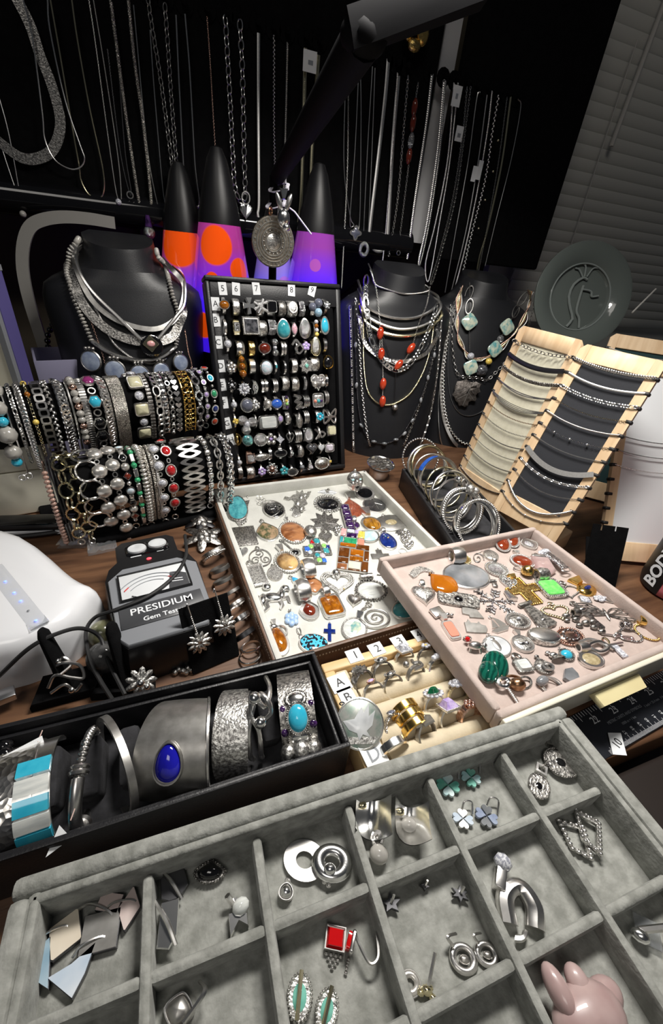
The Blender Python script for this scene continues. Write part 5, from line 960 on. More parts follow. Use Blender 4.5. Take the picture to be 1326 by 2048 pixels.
  (730, 840, 16, 'silver', ('fl', 5, 24, 17, 'turq', 10, 'silver'), 'turquoise flower ring'), (815, 855, 20, 'silver', CR_('oval', 'blackstone', 100, 68, 'relief', 'bead', dm=.001), 'grey oval medallion ring'), (895, 810, 18, 'silver', ('bl', [(0, 0, 22, 'hematite')]), 'dark ball ring'),
  (965, 785, 16, 'silver', ('pl', [(-.55, -1), (.6, -.75), (0, 1)], 52, 'pave'), 'tall triangular pave ring'), (1065, 780, 40, 'relief', CR_('oval', 'relief', 150, 104, 'silver', 'bead'), 'very large textured dome ring'), (1142, 760, 10, 'silver', CR_('quad', 'citrine', 24, 24, 'silver', 'none'), 'tiny yellow stone ring')]),
]
for row, C, items in RIN:
    where = ', row %s of the ring case' % row if row < 'I' else (', second row from the bottom of the ring case' if row == 'I' else ', bottom row of the ring case')
    for it in items:
        X, Y, bw, mt, hd, desc = it[:6]; q = rc(*C(X, Y), .006)
        M = RC@Tm(q[0], q[1], -.0012)@Rot('Y', RS.uniform(-6, 6))@Rot('X', RS.uniform(-4, 4))
        thing('ring', desc+where, 'ring', ring_parts(bw, mt, hd, R=.0095 if bw < 75 else .0098, bands=it[6] if len(it) > 6 else 1), M, 'rings in the black ring case')

# ---------- rings in the wooden box ----------
CRB = crop(640, 1250, 3.9); s2 = 1/8600.
rbx, rby = RB[:3, 0], RB[:3, 1]
def wr(X, Y, bw, mt, hd, desc, yaw=0, tilt=0, R=.0088, bands=1, z=.0215):
    p = Zp(*CRB(X, Y), z+R)
    M = frame(p-np.array([0, 0, R]), rby, -rbx)@Rot('Z', yaw)@Rot('Y', tilt)
    thing('ring', desc, 'ring', ring_parts(bw, mt, hd, R, s2, bands=bands), M, 'rings in the wooden box')
wr(340, 385, 60, 'oxid', ('mx', ('pl', LEAF, 62, 'oxid'), ('pl', FROG, 44, 'relief')), 'dark sculpted dragon ring, top left of the wooden box', 20, 30)
wr(500, 320, 60, 'oxid', CR_('oval', 'bright', 84, 96, 'oxid', 'bead'), 'marcasite dome ring beside the dragon ring', 0, 35)
wr(672, 225, 26, 'silver', CR_('quad', 'cz', 108, 100, 'silver', 'bead', flat=.6, dm=.004), 'huge square clear stone ring in the back row', 0, 25)
wr(850, 205, 20, 'oxid', ('fl', 5, 24, 15, 'cz', 10, 'citrine'), 'clear flower ring on a dark band, back row', 0, 30)
wr(432, 485, 18, 'silver', CR_('marq', 'lilac', 46, 66, 'rosegold', 'bead'), 'thin ring with a small lilac marquise stone', 10, 35)
wr(588, 430, 22, 'silver', CR_('oval', 'bright', 72, 90, 'oxid', 'bead'), 'polished oval ring with dark beaded edge', 10, 40)
wr(765, 350, 30, 'pewter', ('mx', ('wi', [('o', (-.9, .7), (-.9, -.4), (-.1, -.7), (.3, -.2), (.9, -.5))], 64, 12, 'pewter'), ('bl', [(40, 40, 26, 'pewter')])), 'bent pewter spoon ring with a ball', 10, 30)
wr(935, 290, 34, 'bright', ('bl', [(-10, 30, 22, 'cz'), (0, 0, 24, 'cz'), (6, -28, 18, 'cz')]), 'ring with a row of clear stones beside the pink drawer', 0, 30)
wr(918, 590, 22, 'silver', ('mx', ('fl', 12, 58, 15, 'cz', None, 'cz'), CR_('tear', 'emerald', 74, 112, 'silver', 'none', th=.003, flat=.55, dm=.004)), 'dark green pear stone ring with a clear halo', 0, 35)
wr(1100, 512, 24, 'palegold', ('fl', 8, 42, 17, 'cz', 36, 'cz'), 'gold ring with a round cluster of clear stones', 0, 35)
wr(720, 672, 190, 'gold', None, 'wide gold triple band', 6, 0, .0105, 3)
wr(608, 745, 34, 'pave', CR_('oval', 'greyblue', 58, 60, 'pave', 'bead'), 'halo ring with a blue grey stone below the gold band', 10, 45)
wr(1040, 688, 28, 'silver', CR_('quad', 'lilac', 124, 118, 'silver', 'bead', flat=.5, dm=.005), 'large square lilac stone ring', 0, 35)
wr(1185, 655, 60, 'rosegold', ('fl', 6, 26, 16, 'rosegold', 12, 'rosegold'), 'rose gold woven band beside the pink drawer', 0, 20)
wr(850, 805, 40, 'pewter', ('mx', ('pl', [(-.9, -.5), (-.2, -.9), (.7, -.6), (.95, .2), (.3, .95), (.05, .1), (-.6, .3)], 84, 'pewter'), CR_('marq', 'pave', 50, 110, 'pewter', 'none', th=.003)), 'large folded calla lily ring, front row', 20, 40)
wr(590, 905, 56, 'bright', None, 'plain polished silver band, front row', 4, 0, .0112)
for s, X, Y, r in (('1', 268, 240, 12), ('2', 440, 190, 14), ('3', 615, 132, 14), ('4', 790, 72, 14)):
    p = Zp(*CRB(X, Y), .0243); card('number_card', 'small white card numbered %s on the wooden ring box' % WRD[s], frame(p, rbx, rby)@Rot('Z', r-10)@Rot('X', 3), .0135 if s != '4' else .017, .0125, s, .0105, group='wooden box number cards', off=(.001 if s != '4' else -.003, .0))
for s, X, Y, w, h in (('A', 153, 452, .0165, .0155), ('B', 217, 568, .0125, .0165)):
    p = Zp(*CRB(X, Y), .0242); card('letter_card', 'white card lettered %s on the wooden ring box' % s, frame(p, rbx, rby)@Rot('Z', 4), w, h, s, .0105, group='wooden box letter cards')
p = Zp(*CRB(418, 1010), .026); card('letter_card', 'white card lettered D on the wooden ring box', frame(p, rbx, rby)@Rot('Z', 8)@Rot('X', 14), .0165, .02, 'D', .013, 'greyink', group='wooden box letter cards')
# engraved coin leaning on the left frame
p = Zp(*CRB(312, 768), .034); ez = nrm(CP-p+np.array([.06, 0, .0])); ex = nrm(np.cross((0, 0, 1.), ez)); ey = np.cross(ez, ex)
h = .0172
thing('coin_pendant', 'large round coin pendant with a soaring eagle, leaning on the wooden box', 'pendant', [('disc', B().add(lathe([(0, 0), (h, 0), (h, .0016), (h*.95, .0019), (h*.93, .0014), (0, .0014)], 36)), 'silver'), ('field', B().add(dome(outl('oval', h*.92, h*.92), .0013, .0003, 2, .98)), 'coinfield'), ('eagle', B().add(prism(np.array(EAGLE)*h*.82, .0015, .0022, .05)), 'whitegrey'), ('ground', B().add(prism([(-h*.75, -h*.5), (h*.75, -h*.5), (h*.5, -h*.75), (-h*.5, -h*.75)], .0015, .0019)), 'relief'), ('jump_ring', B().add(tor(.0017, .0005, 12, 5), Tm(-h*.75, h*.75, .001)@Rot('X', 60)), 'dark_metal')], frame(p, ex, ey, ez))

# ================= necklaces hanging on the boards =================
UPF = (0, -1., 0)
def pend_at(px, py, Y, parts, s=1.):
    p = Yp(px, py, Y); return [(a, B().add(b, frame(p, (1, 0, 0), (0, 0, 1.), (0, -1, 0))@Sc(s)) , m) for a, b, m in parts]
def hang(pts, st, w, mt, label, extra=(), n=60, Y=YB-.004):
    p = smooth_path([Yp(x, y, Y) for x, y in pts], n)
    thing('necklace', label, 'necklace', chainp(p, st, w, UPF, mt)+list(extra), None, 'necklaces hanging on the boards')
def heartm(r): return B().add(prism(outl('heart', r, r*1.1), -.0006, .0008, .05))
def tagm(w, h): return B().add(box(0, 0, .002, w, h, .0004))
hang([(-6, 180), (18, 270), (40, 390), (44, 408), (30, 375), (5, 300), (-12, 240)], 'snake', .0012, 'silver', 'fine chain with a small pearl at the far left edge', pend_at(46, 428, .792, [('pearl', B().add(sph(.0042)), 'greypearl')]))
hang([(22, -25), (60, 50), (80, 110), (100, 160), (115, 210), (121, 245), (116, 278), (100, 305), (70, 318), (40, 314), (0, 285), (-30, 262)], 'ribbon', .0115, 'oxid', 'broad flat herringbone collar hanging at the upper left', [], 80)  # darker metal chosen to carry the dim light at the board's upper left
hang([(45, -5), (62, 60), (70, 110), (85, 230), (90, 280), (110, 320), (140, 338), (160, 335), (169, 318), (160, 290), (130, 200), (100, 60), (95, -5)], 'snake', .0017, 'silver', 'thin chain looping just right of the flat collar', Y=.79)
hang([(100, -5), (122, 120), (142, 240), (158, 330), (162, 360), (176, 387), (195, 397), (207, 385), (206, 340), (180, 220), (155, 80), (143, -5)], 'snake', .0018, 'palegold', 'pale gold snake chain with a wide round loop')
hang([(177, -5), (190, 80), (213, 250), (230, 370), (238, 404), (243, 418), (238, 330), (210, 140), (186, -5)], 'cable', .0014, 'silver', 'fine chain with a round crystal and short tail', pend_at(237, 404, .792, [('crystal', B().add(sph(.0042)), 'cz')]))
hang([(215, 100), (240, 300), (258, 382), (262, 380), (250, 300), (236, 120)], 'cable', .0014, 'dark_metal', 'fine dark chain ending in a small ring', pend_at(260, 390, .792, [('ring', B().add(tor(.004, .0008)), 'silver')]))
hang([(222, 5), (245, 180), (262, 300), (281, 418), (291, 432), (303, 418), (288, 260), (270, 130), (256, -5)], 'rope', .0062, 'meshmetal', 'thick mesh chain carrying a sparkling ball pendant', pend_at(296, 445, .79, [('bail', B().add(tube([(0, .009, 0), (0, -.005, 0)], [.003, .0055], 8)), 'amethyst'), ('ball', B().add(sph(.0085, (0, -.0125, 0), 14, 10)), 'pave')]))
hang([(267, 10), (295, 300), (318, 420), (329, 440), (333, 425), (325, 370), (310, 200), (300, 60)], 'snake', .0013, 'silver', 'long fine chain between the mesh chain and the heart link chain')
hang([(296, 0), (305, 60), (320, 150), (335, 260), (348, 360), (355, 438), (361, 438), (353, 330), (343, 200), (335, 80), (330, 15)], 'cableL', .0068, 'pewter', 'heavy oval link chain with a rosy heart tag', pend_at(360, 455, .79, [('heart', heartm(.0075), 'rosegold'), ('toggle', B().add(tube([(-.014, .004, 0), (-.006, 0, 0)], .0015)), 'silver')]))  # duller metal stands in for the weak light on this left chain
hang([(352, 30), (360, 200), (372, 385), (392, 412), (398, 400), (390, 330), (380, 150), (370, 28)], 'snake', .0018, 'silver', 'smooth chain with a clasp, right of the heart link chain', pend_at(400, 425, .79, [('clasp', B().add(tor(.004, .0008, sy=2.)), 'silver')]))
hang([(414, 35), (420, 120), (427, 240), (433, 330)], 'cable', .0018, 'rosegold', 'thin rosy chain hanging above the tall lamp cone')
hang([(451, 42), (460, 200), (465, 300), (470, 375), (482, 402), (490, 390), (488, 300), (485, 150), (480, 50)], 'cableL', .0088, 'silver', 'chunky silver cable chain with a polished heart tag', pend_at(492, 425, .788, [('heart', heartm(.0095), 'bright'), ('clasp', B().add(tor(.006, .0011, sy=1.3), Tm(0, .018, 0)), 'silver')]))
hang([(517, 66), (517, 250), (518, 400), (516, 430), (524, 452)], 'flat', .0042, 'satin', 'slim flat chain right of the chunky heart chain')
hang([(546, 75), (548, 90), (548, 250), (550, 345)], 'wheat', .0042, 'silver', 'braided chain beside the pendant on the lamp arm')
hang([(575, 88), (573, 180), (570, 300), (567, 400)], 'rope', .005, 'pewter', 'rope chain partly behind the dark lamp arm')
hang([(611, 96), (607, 250), (602, 400), (597, 455), (606, 470), (618, 440), (624, 300), (632, 180), (637, 110)], 'flat', .0052, 'palegold', 'flat gilt chain with a white price tag', [(a, b, m) for a, b, m in pend_at(619, 124, .786, [('price_tag', tagm(.0195, .0215), 'paper'), ('print', B().add(box(.001, -.001, .0024, .007, .0045, .0002)), 'greyink')])])
hang([(692, 125), (688, 330), (700, 430), (708, 450)], 'snake', .0014, 'silver', 'fine chain left of the clover pendant chain')
hang([(697, 127), (695, 330), (688, 480), (683, 575)], 'cable', .0022, 'silver', 'long cable chain reaching below the board near the purple lamp')
hang([(718, 128), (710, 300), (700, 440), (708, 452), (719, 445), (722, 250), (721, 133)], 'snake', .0015, 'silver', 'fine chain with a dark clover pendant', pend_at(711, 466, .79, [('clover', B().add(prism([(.009*math.cos(a)*(1+.25*math.cos(4*a)), .009*math.sin(a)*(1+.25*math.cos(4*a))) for a in np.arange(32)*2*pi/32], 0, .0015)), 'silver'), ('inlay', B().add(dome([(.0068*math.cos(a)*(1+.25*math.cos(4*a)), .0068*math.sin(a)*(1+.25*math.cos(4*a))) for a in np.arange(32)*2*pi/32], .0014, .0015, 3)), 'greyblue')]))
hang([(745, 133), (735, 300), (727, 478), (731, 486), (736, 470), (744, 300), (750, 136)], 'snake', .0015, 'silver', 'fine chain with an open oval pave pendant', pend_at(728, 499, .79, [('oval_pendant', B().add(tor(.0072, .0028, 22, 8, 1.2)), 'pave')]))
hang([(777, 118), (770, 200), (755, 330), (742, 440), (739, 480), (750, 500), (765, 500), (775, 478), (785, 300), (797, 152)], 'flat', .0058, 'satin', 'bright flat herringbone chain forming a wide loop')
hang([(795, 148), (788, 260), (778, 380), (770, 480), (764, 535)], 'rope', .0045, 'silver', 'rope chain just right of the bright herringbone loop')
hang([(816, 155), (808, 250), (795, 400), (778, 510)], 'cable', .0042, 'silver', 'cable chain left of the pale strip')
bp = [(829, 215), (826, 246), (822, 282), (818, 312)]
hang([(836, 168), (829, 215), (822, 282), (816, 340), (805, 430), (800, 470), (797, 500)], 'cable', .0032, 'silver', 'chain with dark red beads in front of the pale strip', sum([pend_at(x, y, .787, [('bead', B().add(sph(.0065, s=(.75, 1.75, .75))), 'garnet' if i != 2 else 'clear')]) for i, (x, y) in enumerate(bp)], [])+pend_at(797, 506, .79, [('clasp', B().add(tor(.0034, .0008)), 'silver')]))
hang([(864, 150), (852, 250), (830, 400), (815, 515)], 'curb', .0046, 'silver', 'curb chain hanging over the right edge of the pale strip')
hang([(888, 163), (875, 300), (855, 440), (838, 520), (842, 523), (860, 440), (880, 300), (891, 165)], 'curb', .0046, 'silver', 'doubled curb chain, first on the right board')
hang([(908, 168), (895, 320), (870, 450), (851, 528), (858, 560), (880, 440), (900, 320), (916, 168)], 'rope', .0046, 'silver', 'doubled rope chain with a price tag at its top', pend_at(912, 193, .788, [('price_tag', tagm(.0155, .024), 'paper'), ('print', B().add(box(0, 0, .0024, .004, .006, .0002)), 'greyink')]))
hang([(934, 176), (925, 270), (905, 400), (880, 500), (862, 560), (866, 562), (884, 500), (910, 400), (929, 270), (941, 176)], 'cable', .0032, 'silver', 'slim doubled cable chain with a tag halfway up', pend_at(917, 268, .788, [('price_tag', tagm(.0135, .019), 'paper'), ('print', B().add(box(0, -.002, .0024, .006, .005, .0002)), 'greyink')]))
hang([(960, 184), (953, 200), (935, 330), (910, 470), (890, 585)], 'snake', .0018, 'silver', 'single fine chain beside the slim tagged chain')
hang([(974, 190), (955, 330), (930, 470), (898, 600)], 'snake', .0022, 'silver', 'smooth chain carrying two small white tags', pend_at(947, 348, .788, [('price_tag', tagm(.009, .021), 'paper'), ('price_tag', B().add(box(.009, .006, .0025, .009, .026, .0004)), 'paper')]))
hang([(984, 184), (975, 260), (955, 380), (932, 490), (905, 595)], 'rope', .0048, 'silver', 'rope chain beside the two white tags')
hang([(997, 192), (985, 260), (970, 360), (940, 480), (915, 595)], 'wheat', .0066, 'silver', 'thick wheat chain, fourth from the right')
hang([(1014, 196), (996, 330), (975, 450), (948, 590)], 'cable', .0022, 'silver', 'station chain with tiny beads near the right end', sum([pend_at(x, y, .79, [('bead', B().add(sph(.0022)), 'palegold')]) for x, y in ((996, 281), (986, 343), (970, 400), (957, 457))], []))
hang([(1022, 192), (1003, 330), (975, 460), (958, 520), (950, 580)], 'flat', .0034, 'palegold', 'narrow flat gilt chain, second from the right')
hang([(1036, 198), (1041, 218), (1022, 320), (992, 440), (970, 532)], 'snake', .0015, 'silver', 'fine chain at the right end of the right board')
# gold knot hanging in the gap above the pale strip
kp = Yp(830, 68, .79); thing('gold_pendant', 'chunky gold pendant high on the pale strip', 'pendant', [('lobe', B().add(sph(.011, (-.011, .006, 0), 12, 9, (.8, 1.5, .7))), 'gold'), ('lobe', B().add(sph(.011, (.012, .002, 0), 12, 9, (.9, 1.3, .7))), 'gold'), ('drop', B().add(sph(.009, (0, -.012, .002), 12, 9, (1.2, .9, .7))), 'goldrelief')], frame(kp, (1, 0, 0), (0, 0, 1.), (0, -1, 0)))

# ================= necklaces on the busts =================
def bpath(bv, pts, off, n=60, ends=True, Yf=.69):
    h = [hit(bv, x, y, off, Yf) for x, y in pts]; P = np.array([a for a, _ in h]); N = np.array([b for _, b in h])
    if ends == True:
        P = np.concatenate([[P[0]+np.array([.012, .045, .01])], P, [P[-1]+np.array([-.012, .045, .01])]])
    return smooth_path(P, n)
UB = nrm((0, -1, .35))
def wear(bv, C, pts, st, w, mt, label, extra=(), n=70, off=None, ends=True, name='necklace', group=None):
    p = bpath(bv, [C(*q) for q in pts], off if off is not None else w*.5+.0004, n, ends)
    thing(name, label, 'necklace', chainp(p, st, w, UB, mt)+list(extra), None, group)
def onb(bv, px, off, parts, tilt=0, roll=0, up=None):
    p, nn = hit(bv, *px, off); ez = nrm(nn); ex = nrm(np.cross((0, 0, 1.), ez)); ey = np.cross(ez, ex)
    M = frame(p, ex, ey, ez)@Rot('Z', roll)
    return [(q[0], B().add(q[1], M), q[2]) for q in parts]
G1 = 'necklaces on the left bust'; CN = crop(120, 450, 4.736); b1 = BUST1
left = [(210, 140), (150, 170), (90, 250), (80, 360), (85, 480), (110, 570), (140, 690), (180, 790), (230, 900), (280, 1020), (310, 1090)]
right = [(1090, 1130), (1110, 1000), (1100, 800), (1060, 680), (1020, 530), (980, 400), (930, 300), (885, 240)]
tubep = [(315, 1100), (450, 1195), (620, 1265), (800, 1285), (960, 1250), (1090, 1150)]
ex = [('tube', B().add(tube(bpath(b1, [CN(*q) for q in tubep], .004, 40, False), .0032, 8)), 'silver'), ('beads', chain(bpath(b1, [CN(*q) for q in right], .004, 60, False), 'rondel', .0068, UB), 'greypearl')]
for x, y, r in ((320, 1285, .0135), (535, 1375, .0135), (755, 1412, .0125), (950, 1380, .0115), (1120, 1300, .0115)):
    ex += onb(b1, CN(x, y), .006, [('medallion', B().add(lathe([(0, 0), (r, 0), (r*1.02, .0015), (r*.93, .0028), (r*.9, .002), (0, .002)], 26)), 'pewter'), ('blue_stone', B().add(dome(outl('oval', r*.9, r*.9), .0019, .0014, 4)), 'sodalite'), ('hanger', balls([(-.35, 1.15, .2), (0, 1.2, .2), (.35, 1.15, .2)], 'oxid', 'h', r)[1], 'oxid')])
wear(b1, CN, left, 'rondel', .0072, 'greypearl', 'grey bead necklace with a silver tube and five blue stone discs', ex, ends=False, off=.004, group=G1)
wear(b1, CN, [(150, 180), (140, 300), (190, 470), (290, 680), (430, 835), (600, 930), (800, 985), (950, 975), (1080, 885), (1150, 720), (1150, 580), (1060, 420)], 'ribbon', .0062, 'pewter', 'smooth flat silver collar lying highest on the left bust', off=.006, group=G1)
wear(b1, CN, [(110, 420), (160, 600), (230, 750), (340, 890), (500, 1020), (700, 1095), (900, 1110), (1050, 1060), (1110, 950), (1150, 800)], 'ribbon', .0115, 'oxid', 'wide engraved silver collar on the left bust', off=.0045, group=G1)
rp = CN(850, 1130)
wear(b1, CN, [(160, 250), (220, 480), (330, 650), (560, 880), (770, 1085), (850, 1120), (920, 1070), (1000, 970), (1080, 870), (1150, 750), (1150, 560)], 'snake', .0042, 'silver', 'stiff silver wire necklace with a square pink stone pendant', onb(b1, rp, .012, [('plate', B().add(prism(outl('rhomb', .0105, .0105), 0, .002, .06)), 'palegold'), ('stone', B().add(dome(outl('oval', .0052, .004), .002, .0025)), 'pinkstone')])+onb(b1, CN(860, 1150), .008, [('black_disc', B().add(lathe([(0, 0), (.0145, 0), (.0145, .002), (.012, .003), (0, .003)], 26)), 'onyx')]), off=.009, n=120, group=G1)
wear(b1, CN, [(190, 520), (300, 720), (400, 900), (500, 1100), (600, 1200), (700, 1265), (860, 1310), (1000, 1270)], 'rope', .0042, 'silver', 'twisted rope chain crossing under the grey bead necklace', ends=False, group=G1)
wear(b1, CN, [(300, 920), (400, 1200), (445, 1340), (560, 1460), (900, 1500), (1150, 1450), (1240, 1350), (1210, 1200), (1180, 1000)], 'cable', .002, 'rosegold', 'very fine rosy chain hanging lowest on the left bust', ends=False, group=G1)
G2 = 'necklaces on the middle bust'; CM = crop(640, 480, 4.144); b2 = BUST2
wear(b2, CM, [(440, 270), (462, 370), (550, 412), (700, 447), (850, 435), (900, 395)], 'rope', .0042, 'silver', 'short rope choker around the middle bust neck', group=G2)
for k, (pts, lab) in enumerate((([(345, 430), (380, 540), (480, 612), (640, 655), (800, 640), (930, 570), (975, 470)], 'tubular silver collar, uppermost of three'), ([(345, 500), (380, 620), (500, 702), (660, 742), (820, 720), (930, 650), (980, 540)], 'tubular silver collar, middle of three'), ([(340, 560), (370, 670), (450, 735), (560, 782), (700, 797), (850, 762), (940, 690), (985, 600)], 'tubular silver collar, lowest of three'))):
    wear(b2, CM, pts, 'snake', .0046, 'palegold' if k == 2 else 'silver', lab+' on the middle bust', off=.004+.001*k, group=G2)
wear(b2, CM, [(385, 320), (380, 480), (395, 640), (420, 800), (470, 920), (530, 1020), (610, 1075), (700, 1055), (780, 960), (850, 820), (900, 700), (930, 600)], 'figaro', .0105, 'bright', 'wide bright figaro chain on the middle bust', ends=False, off=.007, group=G2)
wear(b2, CM, [(330, 640), (365, 830), (430, 922), (540, 990), (700, 1005), (850, 950), (910, 880), (960, 760)], 'ribbon', .0062, 'hammered', 'flat hammered silver collar behind the figaro chain', off=.004, group=G2)
ex = []
for x, y in ((497, 775), (503, 945), (640, 1035), (738, 900), (518, 1190), (515, 1335)):
    ex += onb(b2, CM(x, y), .008, [('red_bead', B().add(sph(.0058, s=(1, 1.75, .9), n=12, k=9)), 'coral')], roll=0 if x < 600 else -35)
ex.append(('chain_drop', chain(bpath(b2, [CM(510, 820), CM(515, 1000), CM(520, 1180), CM(515, 1330)], .004, 20, False), 'cable', .0022, UB), 'silver'))
ex.append(('chain_drop', chain(bpath(b2, [CM(520, 800), CM(590, 1000), CM(620, 1110), CM(613, 1330)], .005, 30, False), 'snake', .0014, UB), 'dark_metal'))
ex += onb(b2, (788, 814), .006, [('ball_drop', B().add(sph(.0056, n=12, k=9)), 'relief')])
wear(b2, CM, [(450, 260), (470, 430), (485, 620), (497, 775), (503, 945), (640, 1035), (738, 900), (800, 700), (860, 550), (885, 420)], 'cable', .0026, 'silver', 'long chain with six faceted red beads', ex, ends=False, off=.008, group=G2)
def wp(bv, pts, *a, **k): wear(bv, lambda x, y: (x, y), pts, *a, **k)
wp(b2, [(722, 600), (727, 650), (728, 720), (734, 775), (748, 800), (766, 809), (790, 806), (820, 785), (845, 742), (860, 690), (867, 630)], 'rope', .0046, 'palegold', 'round gilt mesh rope reaching the lowest red bead', ends=False, group=G2)
wp(b2, [(712, 600), (719, 680), (724, 770), (730, 830), (740, 890), (760, 925), (785, 930), (806, 890), (830, 830), (850, 770), (867, 700), (874, 630)], 'cable', .0042, 'silver', 'long silver rolo chain on the middle bust', ends=False, group=G2)
ex = []
for x, y in ((713, 690), (715, 770), (724, 850), (748, 882), (768, 886), (790, 878), (806, 866), (822, 840), (838, 800), (852, 755), (864, 710)):
    ex += onb(b2, (x, y), .005, [('dark_bead', B().add(sph(.0026, s=(1.1, 2.0, 1))), 'hematite')], roll=0 if y < 820 else (50 if x < 745 else (90 if x < 800 else -45)))
wp(b2, [(708, 610), (713, 720), (716, 800), (724, 850), (738, 876), (765, 887), (800, 872), (830, 820), (850, 768), (868, 700), (877, 640)], 'rondel', .0032, 'dark_metal', 'dark bead chain looping across the middle bust', ex, ends=False, group=G2)
wp(b2, [(702, 615), (705, 720), (707, 820), (709, 900), (716, 950), (760, 975), (810, 950), (835, 895), (857, 830), (872, 740), (880, 640)], 'figaro', .0052, 'silver', 'longest narrow figaro chain on the middle bust', ends=False, group=G2)
G3 = 'necklaces on the right bust'; CQ = crop(860, 520, 5.1); b3 = BUST3
ex = []
base = [(340, 285), (290, 450), (270, 650), (310, 850), (385, 985), (470, 1015), (570, 990), (700, 900), (830, 760), (930, 620), (1010, 450), (1025, 320)]
for i, (m_, o) in enumerate((('bronze', 14), ('palegold', -14), ('silver', 28), ('rosegold', -26))):
    pp = [(x+o*(1 if k % 2 else -.6), y+o*.5) for k, (x, y) in enumerate(base)]
    ex.append(('strand', chain(bpath(b3, [CQ(*q) for q in pp], .003+.001*i, 70, False), 'rope', .004, UB), m_))
wear(b3, CQ, base, 'rope', .005, 'palegold', 'twisted multi-strand gold and silver necklace on the right bust', ex, ends=False, off=.004, group=G3)
ex = []
for x, y, s in ((405, 350, 1.), (395, 480, 1.), (945, 400, 1.), (855, 530, 1.)): ex += onb(b3, CQ(x, y), .005, [('oval_link', B().add(tor(.0085, .0009, 22, 6, 1.5), Sc(.75, 1, 1)), 'pewter')], roll=0 if x < 500 else -30)
for x, y, rl, m_ in ((390, 640, 8, 'abalone'), (760, 690, 40, 'abalone'), (640, 910, 45, 'abalone'), (405, 1095, 30, 'abalone')): ex += onb(b3, CQ(x, y), .007, [('shell_tile', B().add(prism(outl('sq', .0125, .0125)@np.array([[.72, .7], [-.7, .72]]) if rl < 20 else outl('sq', .0125, .0125), 0, .003, .12)), m_)], roll=rl if rl > 20 else 0)
for x, y, r, m_ in ((697, 805, .0072, 'clear'), (405, 980, .007, 'cz'), (510, 1125, .0125, 'smoke'), (580, 1035, .007, 'citrine')): ex += onb(b3, CQ(x, y), .007, [('crystal', B().add(sph(r, s=(1, .9, .7), n=8, k=6)), m_)])
wear(b3, CQ, [(420, 240), (400, 420), (390, 640), (395, 850), (405, 1090), (520, 1120), (640, 910), (700, 800), (760, 690), (860, 530), (945, 400), (1000, 280)], 'cable', .0022, 'pewter', 'abalone tile and crystal necklace with large oval links', ex, ends=False, off=.006, group=G3)
ex = onb(b3, (931, 786), .006, [('leaf', B().add(prism(np.array([(-.85, .75), (-.6, .8), (-.2, 1), (-.05, .85), (.3, .8), (.5, .9), (.95, .75), (.85, .5), (1, .2), (.8, .1), (.7, -.1), (.85, -.3), (.75, -.5), (.5, -.48), (.3, -.6), (.3, -.85), (.1, -1), (-.1, -.9), (-.35, -.95), (-.5, -.72), (-.7, -.6), (-.8, -.4), (-1, -.2), (-.88, .05), (-.95, .3)])*.026, 0, .003, .07)), 'leafmetal'), ('vein', B().add(tube([(.3*.026, .9*.026, .0032), (-.1*.026, -.9*.026, .003)], .0008)).add(tube([(.2*.026, .4*.026, .0032), (-.75*.026, .0, .003)], .0006)).add(tube([(.1*.026, .1*.026, .0032), (.6*.026, -.4*.026, .003)], .0006)).add(tube([(0, -.1*.026, .0032), (-.6*.026, -.5*.026, .003)], .0006)), 'pewter'), ('bar_cluster', B().add(tube([(.2*.026, .5*.026, .005), (.6*.026, .6*.026, .005)], .0014)).add(tube([(.3*.026, .3*.026, .005), (.5*.026, .05*.026, .005)], .0014)).add(tube([(.1*.026, .35*.026, .005), (0, .1*.026, .005)], .0014)), 'bright')])
wear(b3, CQ, [(265, 420), (235, 600), (225, 800), (240, 1000), (275, 1150), (330, 1190), (480, 1200), (560, 1225), (640, 1160), (780, 1010), (860, 900), (960, 720), (1040, 550), (1085, 370)], 'cableL', .0062, 'silver', 'bead and link chain with a big grey leaf pendant', ex, ends=False, off=.005, group=G3)
CL = crop(680, 480, 3.157)
wear(b3, CL, [(700, 420), (672, 700), (655, 850), (662, 1050), (700, 1200), (785, 1283), (880, 1255), (960, 1160), (1060, 1000), (1120, 800), (1150, 600)], 'wheat', .0068, 'silver', 'thick braided chain hanging low on the right bust', ends=False, group=G3)
wear(b3, CL, [(690, 500), (650, 800), (640, 950), (662, 1150), (735, 1292), (830, 1322), (930, 1250), (1040, 1080)], 'ribbon', .0062, 'satin', 'flat ribbon chain below the braided chain', ends=False, group=G3)
wear(b3, CL, [(685, 520), (640, 850), (622, 1050), (642, 1282), (722, 1380), (800, 1335), (880, 1240), (1000, 1080)], 'snake', .0022, 'silver', 'fine smooth chain hanging lowest on the right bust', ends=False, group=G3)
wear(b3, CL, [(712, 450), (682, 740), (692, 960), (742, 1080), (822, 1110), (920, 1060), (1000, 920), (1080, 800), (1150, 560)], 'snake', .0022, 'bright', 'fine smooth chain framing the leaf pendant', ends=False, group=G3)
for i, (x, y) in enumerate(((1080, 619), (1090, 627))):
    p, _ = hit(b3, x, y, .012, .70); thing('price_tag', ('small white price tag at the right bust shoulder, nearer one', 'small white price tag at the right bust shoulder, outer one')[i], 'label', [('tag', B().add(box(0, 0, 0, .006, .0012, .014)), 'paper'), ('string', B().add(tube([(0, 0, .007), (-.003, .002, .014)], .0003, 4)), 'string')], Tm(*p))

